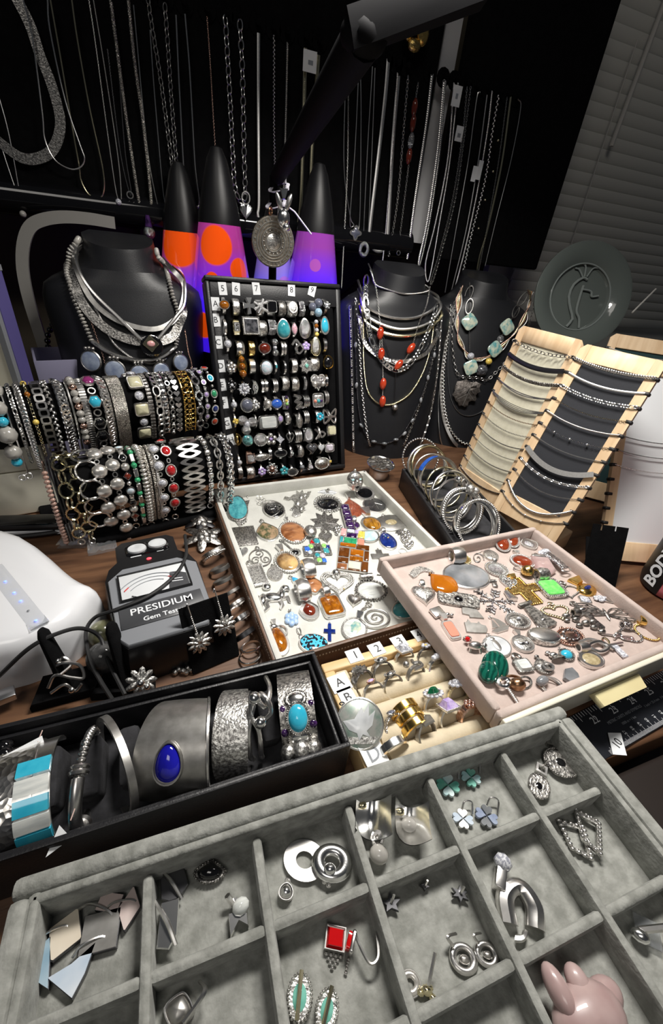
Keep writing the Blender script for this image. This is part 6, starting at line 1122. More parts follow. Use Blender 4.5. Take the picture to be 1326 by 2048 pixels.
# ================= bracelets on the two bars =================
CA = crop(0, 620, 2.7625)
def bart(bar, X, Y):
    o = bar['p0']+bar['n']*bar['a']; p = Pp(*CA(X, Y), o, bar['n']); return float(np.dot(p-bar['p0'], bar['d']))
def brpath(bar, t, zend, off=.002, a0=-55, lean=0.):
    c = bar['p0']+bar['d']*t; P = []
    for th in np.linspace(math.radians(a0), math.radians(88), 22):
        P.append(c+bar['n']*(bar['a']+off)*math.sin(th)+np.array([0, 0, 1.])*(bar['b']+off)*math.cos(th)+bar['d']*lean*.01*math.sin(th))
    z = P[-1][2]
    if zend < z:
        for k in np.linspace(.1, 1, 10): q = P[21].copy(); q[2] = z+(zend-z)*k; q = q-bar['n']*.010*k*k*min(1, (z-zend)/.03); P.append(q)
    return np.array(P)
def stations(path, seq, up, s0=.002, end=None):
    s = np.concatenate([[0], np.cumsum(np.linalg.norm(np.diff(path, axis=0), axis=1))]); T = s[-1] if end is None else end; out = []; u = s0; k = 0
    while True:
        ln, mkr = seq[k % len(seq)]
        if u+ln > T: break
        c = u+ln/2; p = np.array([np.interp(c, s, path[:, i]) for i in range(3)]); d = np.array([np.interp(min(c+.002, s[-1]), s, path[:, i]) for i in range(3)])-np.array([np.interp(c-.002, s, path[:, i]) for i in range(3)])
        d = nrm(d); n = up-np.dot(up, d)*d; n = nrm(n); M = frame(p, np.cross(-d, n), -d, n)     # local y runs up along the bracelet
        for (nm, me, mt, sub) in mkr: out.append((nm, me, mt, sub, M))
        u += ln; k += 1
    return out
MC = {}
def mm(key, mt, f):
    if (key, mt) not in MC: MC[(key, mt)] = f().mesh(key, mt)
    return MC[(key, mt)]
def e_ov(lx, ly, r, mt, nm='link', roll=0.): return [(nm, mm('link%g%g%g%g' % (lx, ly, r, roll), mt, lambda: B().add(oval(ly, lx, r, 14, 6), Rot('Y', roll)@Rot('Z', 90))), mt, None)]
def e_ball(r, mt, nm='bead', s=(1, 1, 1)): return [(nm, mm('bead%g%s' % (r, s), mt, lambda: B().add(sph(r, n=10, k=8, s=s))), mt, None)]
def e_box(x, y, z, mt, nm='link'): return [(nm, mm('box%g%g%g' % (x, y, z), mt, lambda: B().add(box(0, 0, 0, x, y, z, min(x, y, z)*.15, 1))), mt, None)]
def e_cab(sh, w, h, st, mt, rim='plain', nm='setting'):
    ps = cab(h, w/h, sh, st, mt, rim, None, dm=min(w, h)*.25); key = 'cab%s%g%g%s%s' % (sh, w, h, st, rim)
    base = B()
    for q in ps:
        if q[0] != 'stone': base.add(q[1])
    me = mm(key, mt, lambda: base); sub = [('stone', mm(key+'s', st, lambda: [q[1] for q in ps if q[0] == 'stone'][0]), st)] if st else None
    return [(nm, me, mt, sub)]
def brace(bar, X, Y, zend, label, what, group, lean=0., name='bracelet', off=.002, tail=None):
    t = bart(bar, X, Y); p = brpath(bar, t, zend, off, lean=lean); up = nrm(bar['n']+np.array([0, 0, .55]))
    parts = []
    for w_ in what:
        if w_[0] == 'ch': _, st, w, mt = w_[:4]; q = p+bar['d']*(w_[4] if len(w_) > 4 else 0); parts.append(('chain', chain(q, st, w, up), mt))
        else: parts += stations(p, w_[1], up, w_[2] if len(w_) > 2 else .002)
    if tail: 
        e = p[-1]; parts.append(('clasp', B().add(tail if isinstance(tail, tuple) else tor(.0035, .0008), Tm(*(e+np.array([0, 0, -.003])))@Rot('X', 90)), 'silver'))
    thing(name, label, 'bracelet', parts, None, group)
GA, GB = 'bracelets on the upper bar', 'bracelets on the lower bar'
u1, u2 = ' on the upper bar', ' on the lower bar'
b = BAR1
brace(b, 22, 640, .065, 'big dark bead and turquoise bracelet at the far left'+u1, [('st', [(.016, e_ball(.0085, 'greypearl')), (.011, e_ball(.0055, 'turqblue')), (.018, e_ball(.0098, 'greypearl')), (.004, e_ball(.002, 'silver'))])], GA, tail=True)
brace(b, 58, 620, .066, 'very fine chain bracelet'+u1, [('ch', 'snake', .0018, 'silver')], GA, tail=True)
brace(b, 95, 600, .080, 'narrow figaro bracelet left of the curb bracelets', [('ch', 'figaro', .0052, 'silver')], GA)
brace(b, 138, 590, .072, 'woven double curb bracelet near the left end', [('ch', 'curb', .0075, 'silver')], GA)
brace(b, 183, 570, .085, 'fine gold cable bracelet with an amber charm', [('ch', 'cable', .0042, 'palegold'), ('st', [(.03, e_ball(.0032, 'citrine')), (.03, e_ball(.003, 'amber'))])], GA)
brace(b, 240, 560, .084, 'bracelet of square open silver links', [('st', [(.0078, [('link', mm('sqlink', 'silver', lambda: B().add(ringwall(outl('sq', .005, .0042), .62, -.0012, .0012))), 'silver', None)])])], GA)
brace(b, 290, 555, .083, 'knotted byzantine silver bracelet', [('ch', 'wheat', .0072, 'silver')], GA)
brace(b, 362, 560, .079, 'large polished curb link bracelet beside the byzantine one', [('st', [(.0062, e_ov(.0048, .0052, .0014, 'bright', roll=28))])], GA)
brace(b, 408, 560, .083, 'smooth thin snake bracelet beside the large curb links', [('ch', 'snake', .0022, 'silver')], GA)
brace(b, 440, 560, .086, 'bracelet of grey pearls and rosy beads', [('st', [(.0075, e_ball(.0042, 'greypearl')), (.0075, e_ball(.0042, 'greypearl')), (.0075, e_ball(.004, 'rosegold'))])], GA)
brace(b, 484, 570, .083, 'ridged silver watch-strap bracelet', [('st', [(.0031, e_box(.0074, .0027, .0022, 'silver'))])], GA)
hx = [(.0165, e_cab('hex', .015, .0145, 'onyx', 'silver')), (.0085, e_ov(.0036, .0036, .0009, 'silver')), (.0165, e_cab('hex', .015, .0145, 'purplered', 'silver')), (.0085, e_ov(.0036, .0036, .0009, 'silver')), (.0165, e_cab('hex', .015, .0145, 'turqblue', 'silver')), (.0085, e_ov(.0036, .0036, .0009, 'silver')), (.0165, e_cab('hex', .015, .0145, 'onyx', 'silver'))]
brace(b, 543, 590, .074, 'hexagonal bracelet with purple, turquoise and black stones', [('st', hx, .006)], GA, off=.003)
brace(b, 603, 570, .083, 'large polished curb link bracelet beside the mesh strap', [('st', [(.0062, e_ov(.0048, .0052, .0014, 'silver', roll=28))])], GA)
brace(b, 672, 570, .078, 'broad silver mesh strap bracelet', [('ch', 'ribbon', .0145, 'meshmetal')], GA)
brace(b, 782, 560, .082, 'bracelet of square shell panels and clear round stones', [('st', [(.019, e_cab('rect', .0175, .0165, 'mopyellow', 'silver')), (.0125, e_cab('oval', .011, .011, 'cz', 'silver'))], .006)], GA, off=.003)
brace(b, 838, 560, .083, 'slim dark marcasite box bracelet', [('st', [(.0046, e_box(.0058, .0042, .003, 'oxid'))])], GA)
brace(b, 885, 570, .084, 'long oval figaro bracelet with a ring clasp', [('st', [(.0125, e_ov(.004, .0062, .0013, 'silver')), (.006, e_ov(.0038, .004, .0013, 'silver', roll=25)), (.006, e_ov(.0038, .004, .0013, 'silver', roll=25))])], GA, tail=True)
brace(b, 918, 560, .084, 'bracelet of flat polished pebble discs', [('st', [(.0088, e_box(.0068, .0078, .003, 'bright', 'disc'))])], GA)
brace(b, 953, 560, .084, 'ball and ring link bracelet', [('st', [(.0062, e_ball(.0029, 'silver')), (.0062, e_ov(.0026, .003, .0008, 'silver'))])], GA)
brace(b, 988, 560, .084, 'heart link bracelet beside the gold filigree', [('st', [(.0072, [('heart', mm('hrt', 'silver', lambda: B().add(prism(outl('heart', .0042, .0038), -.001, .0012, .1))), 'silver', None)])])], GA)
brace(b, 1048, 540, .083, 'wide gold filigree bracelet', [('st', [(.0068, [('filigree', mm('fil', 'gold', lambda: B().add(oval(.003, .0028, .0006), Tm(-.0035, 0, 0)).add(oval(.003, .0028, .0006), Tm(.0035, 0, 0)).add(tor(.002, .0006, 12, 5)).add(tube([(-.0068, -.0034, 0), (-.0068, .0034, 0)], .0008)).add(tube([(.0068, -.0034, 0), (.0068, .0034, 0)], .0008))), 'gold', None)])])], GA)
brace(b, 1104, 545, .083, 'bracelet of clear-set open ovals', [('st', [(.0125, [('link', mm('ovr', 'pave', lambda: B().add(tor(.0044, .0015, 18, 6, 1.25))), 'pave', None)]), (.0075, e_box(.0048, .006, .0026, 'pave'))])], GA)
brace(b, 1142, 530, .094, 'narrow halo stone bracelet ending in a toggle', [('st', [(.0085, e_cab('oval', .0068, .0078, 'lilac', 'silver', 'bead')), (.0068, e_box(.0034, .006, .002, 'pave'))])], GA, tail=True)
brace(b, 1183, 540, .088, 'bracelet of coral, turquoise and green ovals beside the ring case', [('st', [(.0135, e_cab('oval', .0092, .0115, 'lapis', 'silver', 'rope')), (.0065, e_ball(.0022, 'silver')), (.0135, e_cab('oval', .0092, .0115, 'coral', 'silver', 'rope')), (.0065, e_ball(.0022, 'silver')), (.0135, e_cab('oval', .0092, .0115, 'turqblue', 'silver', 'rope')), (.0065, e_ball(.0022, 'silver')), (.0135, e_cab('oval', .0092, .0115, 'green', 'silver', 'rope')), (.0065, e_ball(.0022, 'silver'))], .003)], GA, off=.003)
b = BAR2
brace(b, 262, 960, .008, 'pink bead bracelet on a cord at the left end'+u2, [('ch', 'snake', .0012, 'rosegold'), ('st', [(.0047, e_ball(.0028, 'brownpearl', s=(1.1, .8, 1)))], .04)], GB)
brace(b, 300, 960, .012, 'bundle of black cords at the left end'+u2, [('ch', 'snake', .0016, 'rubber', -.003), ('ch', 'snake', .0016, 'rubber', 0), ('ch', 'snake', .0016, 'rubber', .003)], GB)
brace(b, 355, 960, .012, 'pale gold oval link bracelet, left strand', [('st', [(.0155, e_ov(.0062, .0082, .0012, 'palegold')), (.0135, e_ov(.0048, .0072, .0012, 'palegold', roll=60))])], GB, tail=True, off=.004)
brace(b, 425, 960, .010, 'pale gold hexagon link bracelet, right strand', [('st', [(.0155, [('link', mm('hexl', 'palegold', lambda: B().add(tube([(.0085*math.cos(a), .0078*math.sin(a), 0) for a in np.arange(6)*pi/3], .0011, 6, True))), 'palegold', None)]), (.0118, e_ov(.0048, .0064, .0011, 'palegold', roll=60))])], GB, tail=True, off=.004)
brace(b, 495, 940, .018, 'bracelet of large hammered silver circles', [('st', [(.0205, [('link', mm('bigc', 'hammered', lambda: B().add(tor(.0108, .0012, 24, 6))), 'hammered', None)])])], GB, off=.005)
brace(b, 560, 930, .018, 'silver coin pearl bracelet, left of two', [('st', [(.0155, e_ball(.0082, 'pearl', s=(1, .95, .6))), (.0065, e_ov(.0022, .0026, .0007, 'silver'))])], GB, off=.004)
brace(b, 640, 930, .006, 'silver coin pearl bracelet with a bell drop, right of two', [('st', [(.0145, e_ball(.0076, 'pearl', s=(1, .95, .6))), (.0065, e_ov(.0022, .0026, .0007, 'silver'))])], GB, off=.005, tail=sph(.0065, s=(1, 1, .8)))
brace(b, 706, 930, .016, 'mixed gemstone bracelet with a blue moonstone', [('st', [(.0105, e_cab('rhomb', .009, .0098, 'garnet', 'silver')), (.0065, e_ball(.0028, 'silver')), (.0105, e_cab('oval', .0095, .0095, 'opal', 'silver')), (.0065, e_box(.0048, .0058, .003, 'relief')), (.0105, e_cab('hex', .0088, .0092, 'onyx', 'silver')), (.0095, e_ball(.0048, 'pearl'))])], GB, off=.003, tail=True)
brace(b, 757, 930, .012, 'silver tube and green crystal bracelet', [('st', [(.0105, e_box(.0048, .0098, .0048, 'silver', 'tube')), (.0062, e_ball(.0034, 'green'))])], GB, tail=True)
brace(b, 800, 930, .012, 'stretchy bracelet of stacked silver rondels', [('st', [(.0047, e_ball(.0041, 'pearl', s=(1, .6, 1)))])], GB, tail=True)
brace(b, 848, 930, .016, 'wide twisted silver rope bracelet', [('ch', 'rope', .0062, 'meshmetal', -.004), ('ch', 'rope', .0062, 'meshmetal', .001), ('ch', 'rope', .0058, 'silver', .005)], GB)
brace(b, 888, 930, .012, 'bracelet of clear stones in scalloped settings', [('st', [(.0148, e_cab('oval', .0118, .0118, 'cz', 'silver', 'bead')), (.0055, e_ov(.0018, .0024, .0007, 'silver'))], .008)], GB, off=.003, tail=True)
brace(b, 948, 930, .016, 'bracelet of dark red oval stones', [('st', [(.0165, e_cab('oval', .0125, .015, 'ruby', 'silver', 'rope')), (.006, e_ov(.0018, .0026, .0007, 'silver'))], .01)], GB, off=.003, tail=True)
brace(b, 1065, 910, .010, 'wide bracelet of pointed silver oval links', [('st', [(.0088, [('link', mm('marql', 'silver', lambda: B().add(ringwall(outl('marq', .0135, .0052), .5, -.0016, .0016))), 'silver', None)])])], GB, off=.004)
brace(b, 1160, 900, .020, 'bracelet of alternating silver cubes and balls', [('st', [(.0075, e_box(.0066, .0066, .0066, 'silver', 'cube')), (.0066, e_ball(.0034, 'bright'))])], GB, tail=True)
brace(b, 1213, 880, .008, 'bold oval cable chain bracelet beside the rolo one', [('st', [(.0082, e_ov(.0036, .0058, .0012, 'silver')), (.0066, e_ov(.0036, .0058, .0012, 'silver', roll=85))])], GB)
brace(b, 1270, 880, .010, 'thick rolo chain bracelet at the right end'+u2, [('st', [(.0048, e_ov(.0044, .0044, .0012, 'bright', roll=35)), (.0048, e_ov(.0044, .0044, .0012, 'bright', roll=-50))])], GB)

# ================= bamboo necklace stands =================
def stand(label, M, w, h, cardmat, chains, words, foot=True, edge=.0115, teeth=12):
    ps = []; t = .006; top = .02; bot = .03 if cardmat != 'whitecard' else .026
    ys = [h*.115+k*(h*.80/(teeth-1)) for k in range(teeth)]
    def rail(side):
        o = [(0, 0)]
        for y in ys: o += [(0, y-.0022), (.0052, y-.0018), (.0052, y+.0018), (0, y+.0022)]
        o += [(0, h-.006), (.006, h), (edge, h), (edge, 0)]
        o = np.array(o)
        if side: o[:, 0] = w-o[:, 0]
        return B().add(prism(o, -t/2, t/2))
    ps += [('side_rail', rail(0), 'bamboo'), ('side_rail', rail(1), 'bamboo'), ('top_rail', B().add(box(w/2, h-top/2, 0, w-2*edge+.0008, top, t*.98, .0008, 1)), 'bamboo'), ('bottom_rail', B().add(box(w/2, bot/2, 0, w-2*edge+.0008, bot, t*.98, .0008, 1)), 'bamboo'),
           ('card', B().add(box(w/2, (bot+h-top)/2, -.0004, w-2*edge, h-top-bot, .002)), cardmat)]
    cl = B().add(box(0, 0, 0, .0072, .0042, .0075, .001, 1)).mesh('clip', 'rubber')
    for y in ys:
        for x in (.0018, w-.0018): ps.append(('clip', cl, 'rubber', None, Tm(x, y, 0)))
    o = thing('necklace_stand', label, 'necklace stand', ps, M, 'bamboo necklace stands')
    for k, (st, cw, mt, sag) in enumerate(chains):
        if st is None: continue
        y = ys[teeth-1-k]; x = np.linspace(.003, w-.003, 26); u = (x-.003)/(w-.006)
        p = np.stack([x, y-sag*4*u*(1-u), np.full(26, t/2+max(cw*.5, .0012))], 1); parts = []
        ex = st.split('+')
        if ex[0] == 'multi':
            for j in range(4): q = p.copy(); q[:, 1] -= (j-1.5)*.0014*np.sin(u*pi)+.0006*j; parts.append(('strand', chain(q, 'snake', .0011, (0, 0, 1)), mt))
        elif ex[0] == 'double':
            for j in (-1, 1): q = p.copy(); q[:, 1] += j*.0011*np.sin(u*pi); parts.append(('strand', chain(q, 'snake', .0016, (0, 0, 1)), mt))
        else: parts.append(('chain', chain(p, ex[0], cw, (0, 0, 1)), mt))
        if len(ex) > 1:
            for f in (.25, .5, .75): j = int(f*25); parts.append(('bead', B().add(sph(.0016, p[j])), 'bright'))
        thing('necklace', words[k], 'necklace', parts, M, 'necklaces on the bamboo stands')
    return o
NTH = 'first second third fourth fifth sixth seventh eighth ninth tenth eleventh twelfth'.split()
M1 = panelM(.431, .505, .004, -84.1, 10)
d1 = ['dark oval link', 'thick dark snake', 'dark flat curb', 'doubled smooth', 'many-stranded liquid silver', 'thin bronze cable', 'thin cable', 'thin smooth', 'very thin', 'smooth round', 'fine plain', 'lowest fine']
c1 = [('cableL', .0058, 'oxid', .005), ('flat', .0065, 'dark_metal', .007), ('curb', .0058, 'oxid', .007), ('double', .002, 'pewter', .008), ('multi', .003, 'pewter', .009), ('cable', .0024, 'bronze', .007), ('cable', .0026, 'pewter', .008), ('snake', .0018, 'pewter', .009), ('snake', .0011, 'pewter', .008), ('snake', .0019, 'pewter', .008), ('snake', .0013, 'pewter', .008), ('snake', .0018, 'oxid', .009)]
stand('bamboo necklace stand with a cream card, furthest left of the stands', M1, .102, .25, 'creamcard', c1, ['%s chain, %s from the top of the cream stand' % (a, n) for a, n in zip(d1, NTH)])
M2 = panelM(.406, .381, .030, -72, 20)
d2 = ['bold curb', 'slim flat bar', 'bright figaro', 'thin gilt cable', 'rope', 'beaded station', 'fine plain', 'broad sagging herringbone', 'small figaro', 'fine cable', 'deeply sagging rope', 'sagging station']
c2 = [('curb', .0046, 'bright', .004), ('flat', .0024, 'satin', .006), ('figaro', .0046, 'bright', .005), ('cable', .0022, 'palegold', .006), ('rope', .003, 'silver', .006), ('cable+b', .0022, 'bright', .006), ('snake', .0014, 'silver', .006), ('ribbon', .0065, 'satin', .014), ('figaro', .0034, 'silver', .010), ('cable', .0018, 'silver', .011), ('rope', .0044, 'bright', .022), ('snake+b', .0016, 'bright', .014)]
stand('bamboo necklace stand with a dark navy card, in the middle', M2, .094, .231, 'navycard', c2, ['%s chain, %s from the top of the navy stand' % (a, n) for a, n in zip(d2, NTH)])
f2 = M2[:3, 3]; e2 = M2[:3, 0]; n2 = nrm(np.array([-e2[1], e2[0], 0]))
for i, (Mx, w_, zz) in enumerate(((M2, .094, .030), (M1, .102, .004))):
    e_ = Mx[:3, 0]; n_ = nrm(np.array([-e_[1], e_[0], 0])); c_ = Mx[:3, 3]+e_*w_/2+n_*(.03 if i == 0 else .028); al = math.degrees(math.atan2(e_[1], e_[0]))
    thing('stand_base', ('bamboo foot block under the navy necklace stand', 'bamboo foot block under the cream necklace stand')[i], 'stand base', [('block', B().add(box(0, 0, .0135 if i == 0 else .008, w_*.96, .05, .027 if i == 0 else .016, .002)), 'bamboo'), ('slot', B().add(box(0, -.018, .0275 if i == 0 else .0165, w_*.9, .008, .001)), 'darkwood')], Tm(c_[0], c_[1], 0)@Rot('Z', al))
M4 = panelM(.505, .275, .004, -20, 28)
d4 = ['thin silver', 'plain silver', 'narrow silver']
c4 = [(None, 0, 0, 0)]*4+[('snake', .0016, 'silver', .006), ('snake', .0014, 'silver', .006), ('cable', .002, 'silver', .006)]+[(None, 0, 0, 0)]*5
stand('bamboo necklace stand with a blank white card at the right edge', M4, .115, .262, 'whitecard', c4, ['']*4+['thin silver chain, upper of three on the white stand', 'plain silver chain, middle of three on the white stand', 'narrow cable chain, lowest of three on the white stand']+['']*5)
M3 = panelM(.597, .452, .004, -45, 18)
c3 = [('snake', .0016, 'silver', .006), (None, 0, 0, 0), (None, 0, 0, 0), ('cable', .0018, 'silver', .006), ('cable+b', .0018, 'silver', .004), ('cable', .0018, 'silver', .005), (None, 0, 0, 0), ('snake', .0014, 'pewter', .005)]+[(None, 0, 0, 0)]*4
stand('bamboo necklace stand with a dark teal card, behind the navy one', M3, .115, .255, 'tealcard', c3, ['smooth chain at the top of the teal stand', '', '', 'fine cable chain, second on the teal stand', 'tiny bead station chain on the teal stand', 'plain cable chain, fourth on the teal stand', '', 'dull thin chain, lowest on the teal stand']+['']*4)

# ================= earrings in the grey tray =================
E1, E2, E3 = crop(0, 1640, 2.55), crop(480, 1540, 3.014), crop(850, 1420, 2.786); ez_ = GZ+.0004
EA = 'earring'
def shell(st, sh, w, hook=1): return lambda L: [('shell', B().add(prism(outl(sh, w*L/2, L*.46) if isinstance(sh, str) else np.array(sh)*L*.5, .0012, .003)), st), ('frame', B().add(prism((outl(sh, w*L/2, L*.46) if isinstance(sh, str) else np.array(sh)*L*.5)*1.06, 0, .0022)), 'dark_metal')]+([('hook', B().add(tube(smooth_path([(0, L*.46, .002), (.003, L*.6, .004), (.009, L*.55, .003), (.011, L*.3, .001)], 16), .0005, 5)), 'silver')] if hook else [])
def strip(pts, mt): return lambda L: [('strip', B().add(prism(np.array(pts)*L*.5, .001, .0026, .05)), mt), ('wire', B().add(tube(smooth_path([(-.3*L, .5*L, .003), (0, 0, .005), (.2*L, -.45*L, .003)], 12), .0007)), 'silver')]
def flathoop(R1, k, mt): return lambda L: [('ring', B().add(ringwall(outl('oval', L*.5, L*.5, 36), k, 0, R1)), mt)]
def ringball(L): return [('ring', B().add(tor(L*.33, L*.17, 30, 10)), 'bright', None, Tm(0, 0, L*.12)), ('ball', B().add(sph(L*.15, (-.05*L, -.2*L, L*.3), 14, 9)), 'bright'), ('post_flower', balls([(-.3, -.9, .14), (-.1, -1.05, .13), (-.5, -.6, .12)], 'silver', 'p', L/2)[1], 'silver')]
def curvedsq(pearl): 
    def f(L):
        g = np.array([[(u*L*.42, v*L*.48, .001+.012*(u*u+.3*v*v)) for v in np.linspace(-1, 1, 9)] for u in np.linspace(-1, 1, 9)]).reshape(-1, 3); h_ = g-np.array([0, 0, .0009])
        ps = [('curved_square', B().add((g, np.ascontiguousarray(grid(9, 9)))).add((h_, np.ascontiguousarray(grid(9, 9)[:, ::-1]))), 'bright'), ('stud', B().add(sph(L*.11, (-.22*L, .3*L, .006))), 'palegold')]
        if pearl: ps.append(('pearl', B().add(sph(L*.2, (0, .05*L, L*.2), 14, 9)), 'greypearl'))
        return ps
    return f
def reddrop(L): return cab(L*.55, .72, 'rect', 'redred', 'silver', 'plain', None, dm=.003, flat=.7)[0:0]+[(q[0], B().add(q[1], Tm(0, L*.18, 0)), q[2]) for q in cab(L*.52, .78, 'quad', 'redred', 'silver', 'plain', None, dm=.003, flat=.75)]+[balls([(x*.14, -.28-.16*r_+.0, .075) for r_ in range(4) for x in ((-2, -.7, .7, 2), (-1.3, 0, 1.3), (-.7, .7), (0,))[r_]], 'silver', 'beads', L*.5)]
def longgreen(L): return cab(L, .46, 'oval', 'mint', 'relief', 'bead', None, th=.003, dm=.002, stk=.72)+[('pin', B().add(tube([(0, .5*L, .006), (-.02*L, -.45*L, .007)], .0006, 5)), 'palegold')]
def clover4(m1, m2): 
    def f(L):
        ps = []
        for k in range(4): ps.append(('petal', B().add(prism(outl('heart', L*.24, L*.24)@np.array([[math.cos(k*pi/2), math.sin(k*pi/2)], [-math.sin(k*pi/2), math.cos(k*pi/2)]])+L*.24*np.array([-math.sin(k*pi/2), math.cos(k*pi/2)]), .0008, .0025, .05)), m1 if k % 2 else m2))
        return ps+[('hook', B().add(tube(smooth_path([(0, .5*L, .002), (L*.1, .8*L, .005), (L*.45, .85*L, .004), (L*.5, .4*L, .001)], 18), .0005, 5)), 'silver')]
    return f
def ovalsq(L): return [(q[0], B().add(q[1], Tm(0, -.14*L, .001)), q[2]) for q in cab(L*.7, .9, 'oval', 'onyx', 'oxid', 'rope', None, dm=.001, stk=.42)]+[('square_top', B().add(ringwall(np.array([(-.16, .26), (.16, .26), (.16, .52), (-.16, .52)])*L, .6, 0, .003)), 'silver'), ('post', B().add(tube([(0, .4*L, .002), (.03*L, .52*L, .012)], .0006, 5)), 'silver')]
def rhombfil(L): o = np.array([(-.28, .5), (.28, .42), (.22, -.5), (-.16, -.3)])*L; return [('frame', B().add(ringwall(o, .72, 0, .0022)), 'relief'), ('beads', beads(o*.95, .0011, .0024), 'silver')]
def uhoop(w, mt='silver'): return lambda L: [('hoop', B().add(tube(smooth_path([(-.28*L, -.5*L, .002), (-.3*L, .1*L, .003), (0, .46*L, .004), (.28*L, .1*L, .003), (.26*L, -.42*L, .002)], 30), w, 8)), mt)]
def shrimp(L): return [('hoop', B().add(tor(L*.32, L*.11, 24, 8, 1.25), Tm(0, 0, L*.1)), 'silver'), ('dark_stone', B().add(sph(L*.17, (0, -.05*L, L*.2))), 'oxid'), ('clip', B().add(tube(smooth_path([(-.3*L, .3*L, .003), (-.5*L, .5*L, .006), (-.2*L, .7*L, .004)], 14), L*.06)), 'silver')]
def studpost(L): return [('knot', balls([(0, -.6, .28), (.3, -.75, .2), (-.25, -.8, .2), (.1, -.4, .2)], 'silver', 'k', L*.5)[1], 'palegold'), ('post', B().add(tube([(0, -.2*L, .004), (.02*L, .5*L, .010)], .0006, 5)), 'silver')]
def darkstar(n): return lambda L: [('star', B().add(prism(np.array(star(n, .5, .24))*L, .0008, .003, .1)), 'dark_metal'), ('post', B().add(tube([(0, 0, .003), (.1*L, .25*L, .007)], .0005, 5)), 'silver')]
lay(E1, ez_, [
 (190, 650, 190, 908, 'shell_earring', 'deep blue triangular shell earring at the left', EA, shell('mopblue', [(-.55, .6), (.55, 1.0), (.42, -1), (-.2, -.1)], 0)),
 (375, 700, 375, 915, 'shell_earring', 'pale blue triangular shell earring', EA, shell('mopsky', [(-1, .55), (0, .6), (1.05, 1.0), (.55, -.2), (.0, -1)], 0)),
 (408, 455, 268, 735, 'shell_earring', 'cream diamond-shaped shell earring', EA, shell('mopcream', 'rhomb', .5)),
 (535, 470, 500, 690, 'shell_earring', 'dark grey square shell earring lying face down', EA, shell('pewter', 'quad', .74)),
 (585, 380, 545, 480, 'shell_earring', 'pale pink square shell earring behind the dark one', EA, shell('moppink', 'quad', .95, 0)),
 (688, 345, 638, 580, 'shell_earring', 'pale pink diamond shell earring against the divider', EA, shell('moppink', 'rhomb', .42, 0)),
 (880, 240, 890, 440, 'folded_earring', 'dark folded silver earring with hexagonal end', EA, strip([(-.6, .5), (0, 1), (.6, .6), (.75, -.3), (.1, -1), (-.6, -.5)], 'dark_metal')),
 (880, 420, 845, 680, 'folded_earring', 'polished folded silver strip earring with a long wire', EA, strip([(-.35, .9), (.3, 1), (.38, -.5), (.15, -1), (-.3, -.9)], 'bright'), None, .003),
 (1085, 190, 1062, 335, 'onyx_drop_earring', 'black teardrop earring in a beaded dark setting', EA, lambda L: cab(L, 1.1, 'tear', 'onyx', 'oxid', 'bead', 'ball', bf=.12, dm=.004)),
 (1180, 400, 1225, 590, 'abstract_earring', 'angular cast silver earring near the divider', EA, lambda L: [('cast', B().add(prism(np.array([(-.5, -.9), (-.35, .2), (0, .1), (.1, .9), (.3, .8), (.2, 0), (.6, -.3), (.5, -.9), (.1, -.4)])*L*.5, 0, .004, .08)), 'bright'), ('stem', B().add(tube([(.0, .3*L, .003), (-.1*L, .5*L, .007)], .0012)), 'silver'), ('white_back', B().add(sph(.0035, (.18*L, .1*L, .004))), 'mop')]),
 (940, 880, 890, 1080, 'leaf_earring', 'curled silver leaf earring at the bottom of the picture', EA, lambda L: cab(L, .75, 'marq', 'pewter', 'silver', 'plain', None, dm=.004)+[('wire', B().add(tube(smooth_path([(.2*L, -.3*L, .005), (.55*L, .5*L, .008), (.35*L, .8*L, .004)], 16), .0006, 5)), 'silver')]),
], 'earrings in the grey tray')
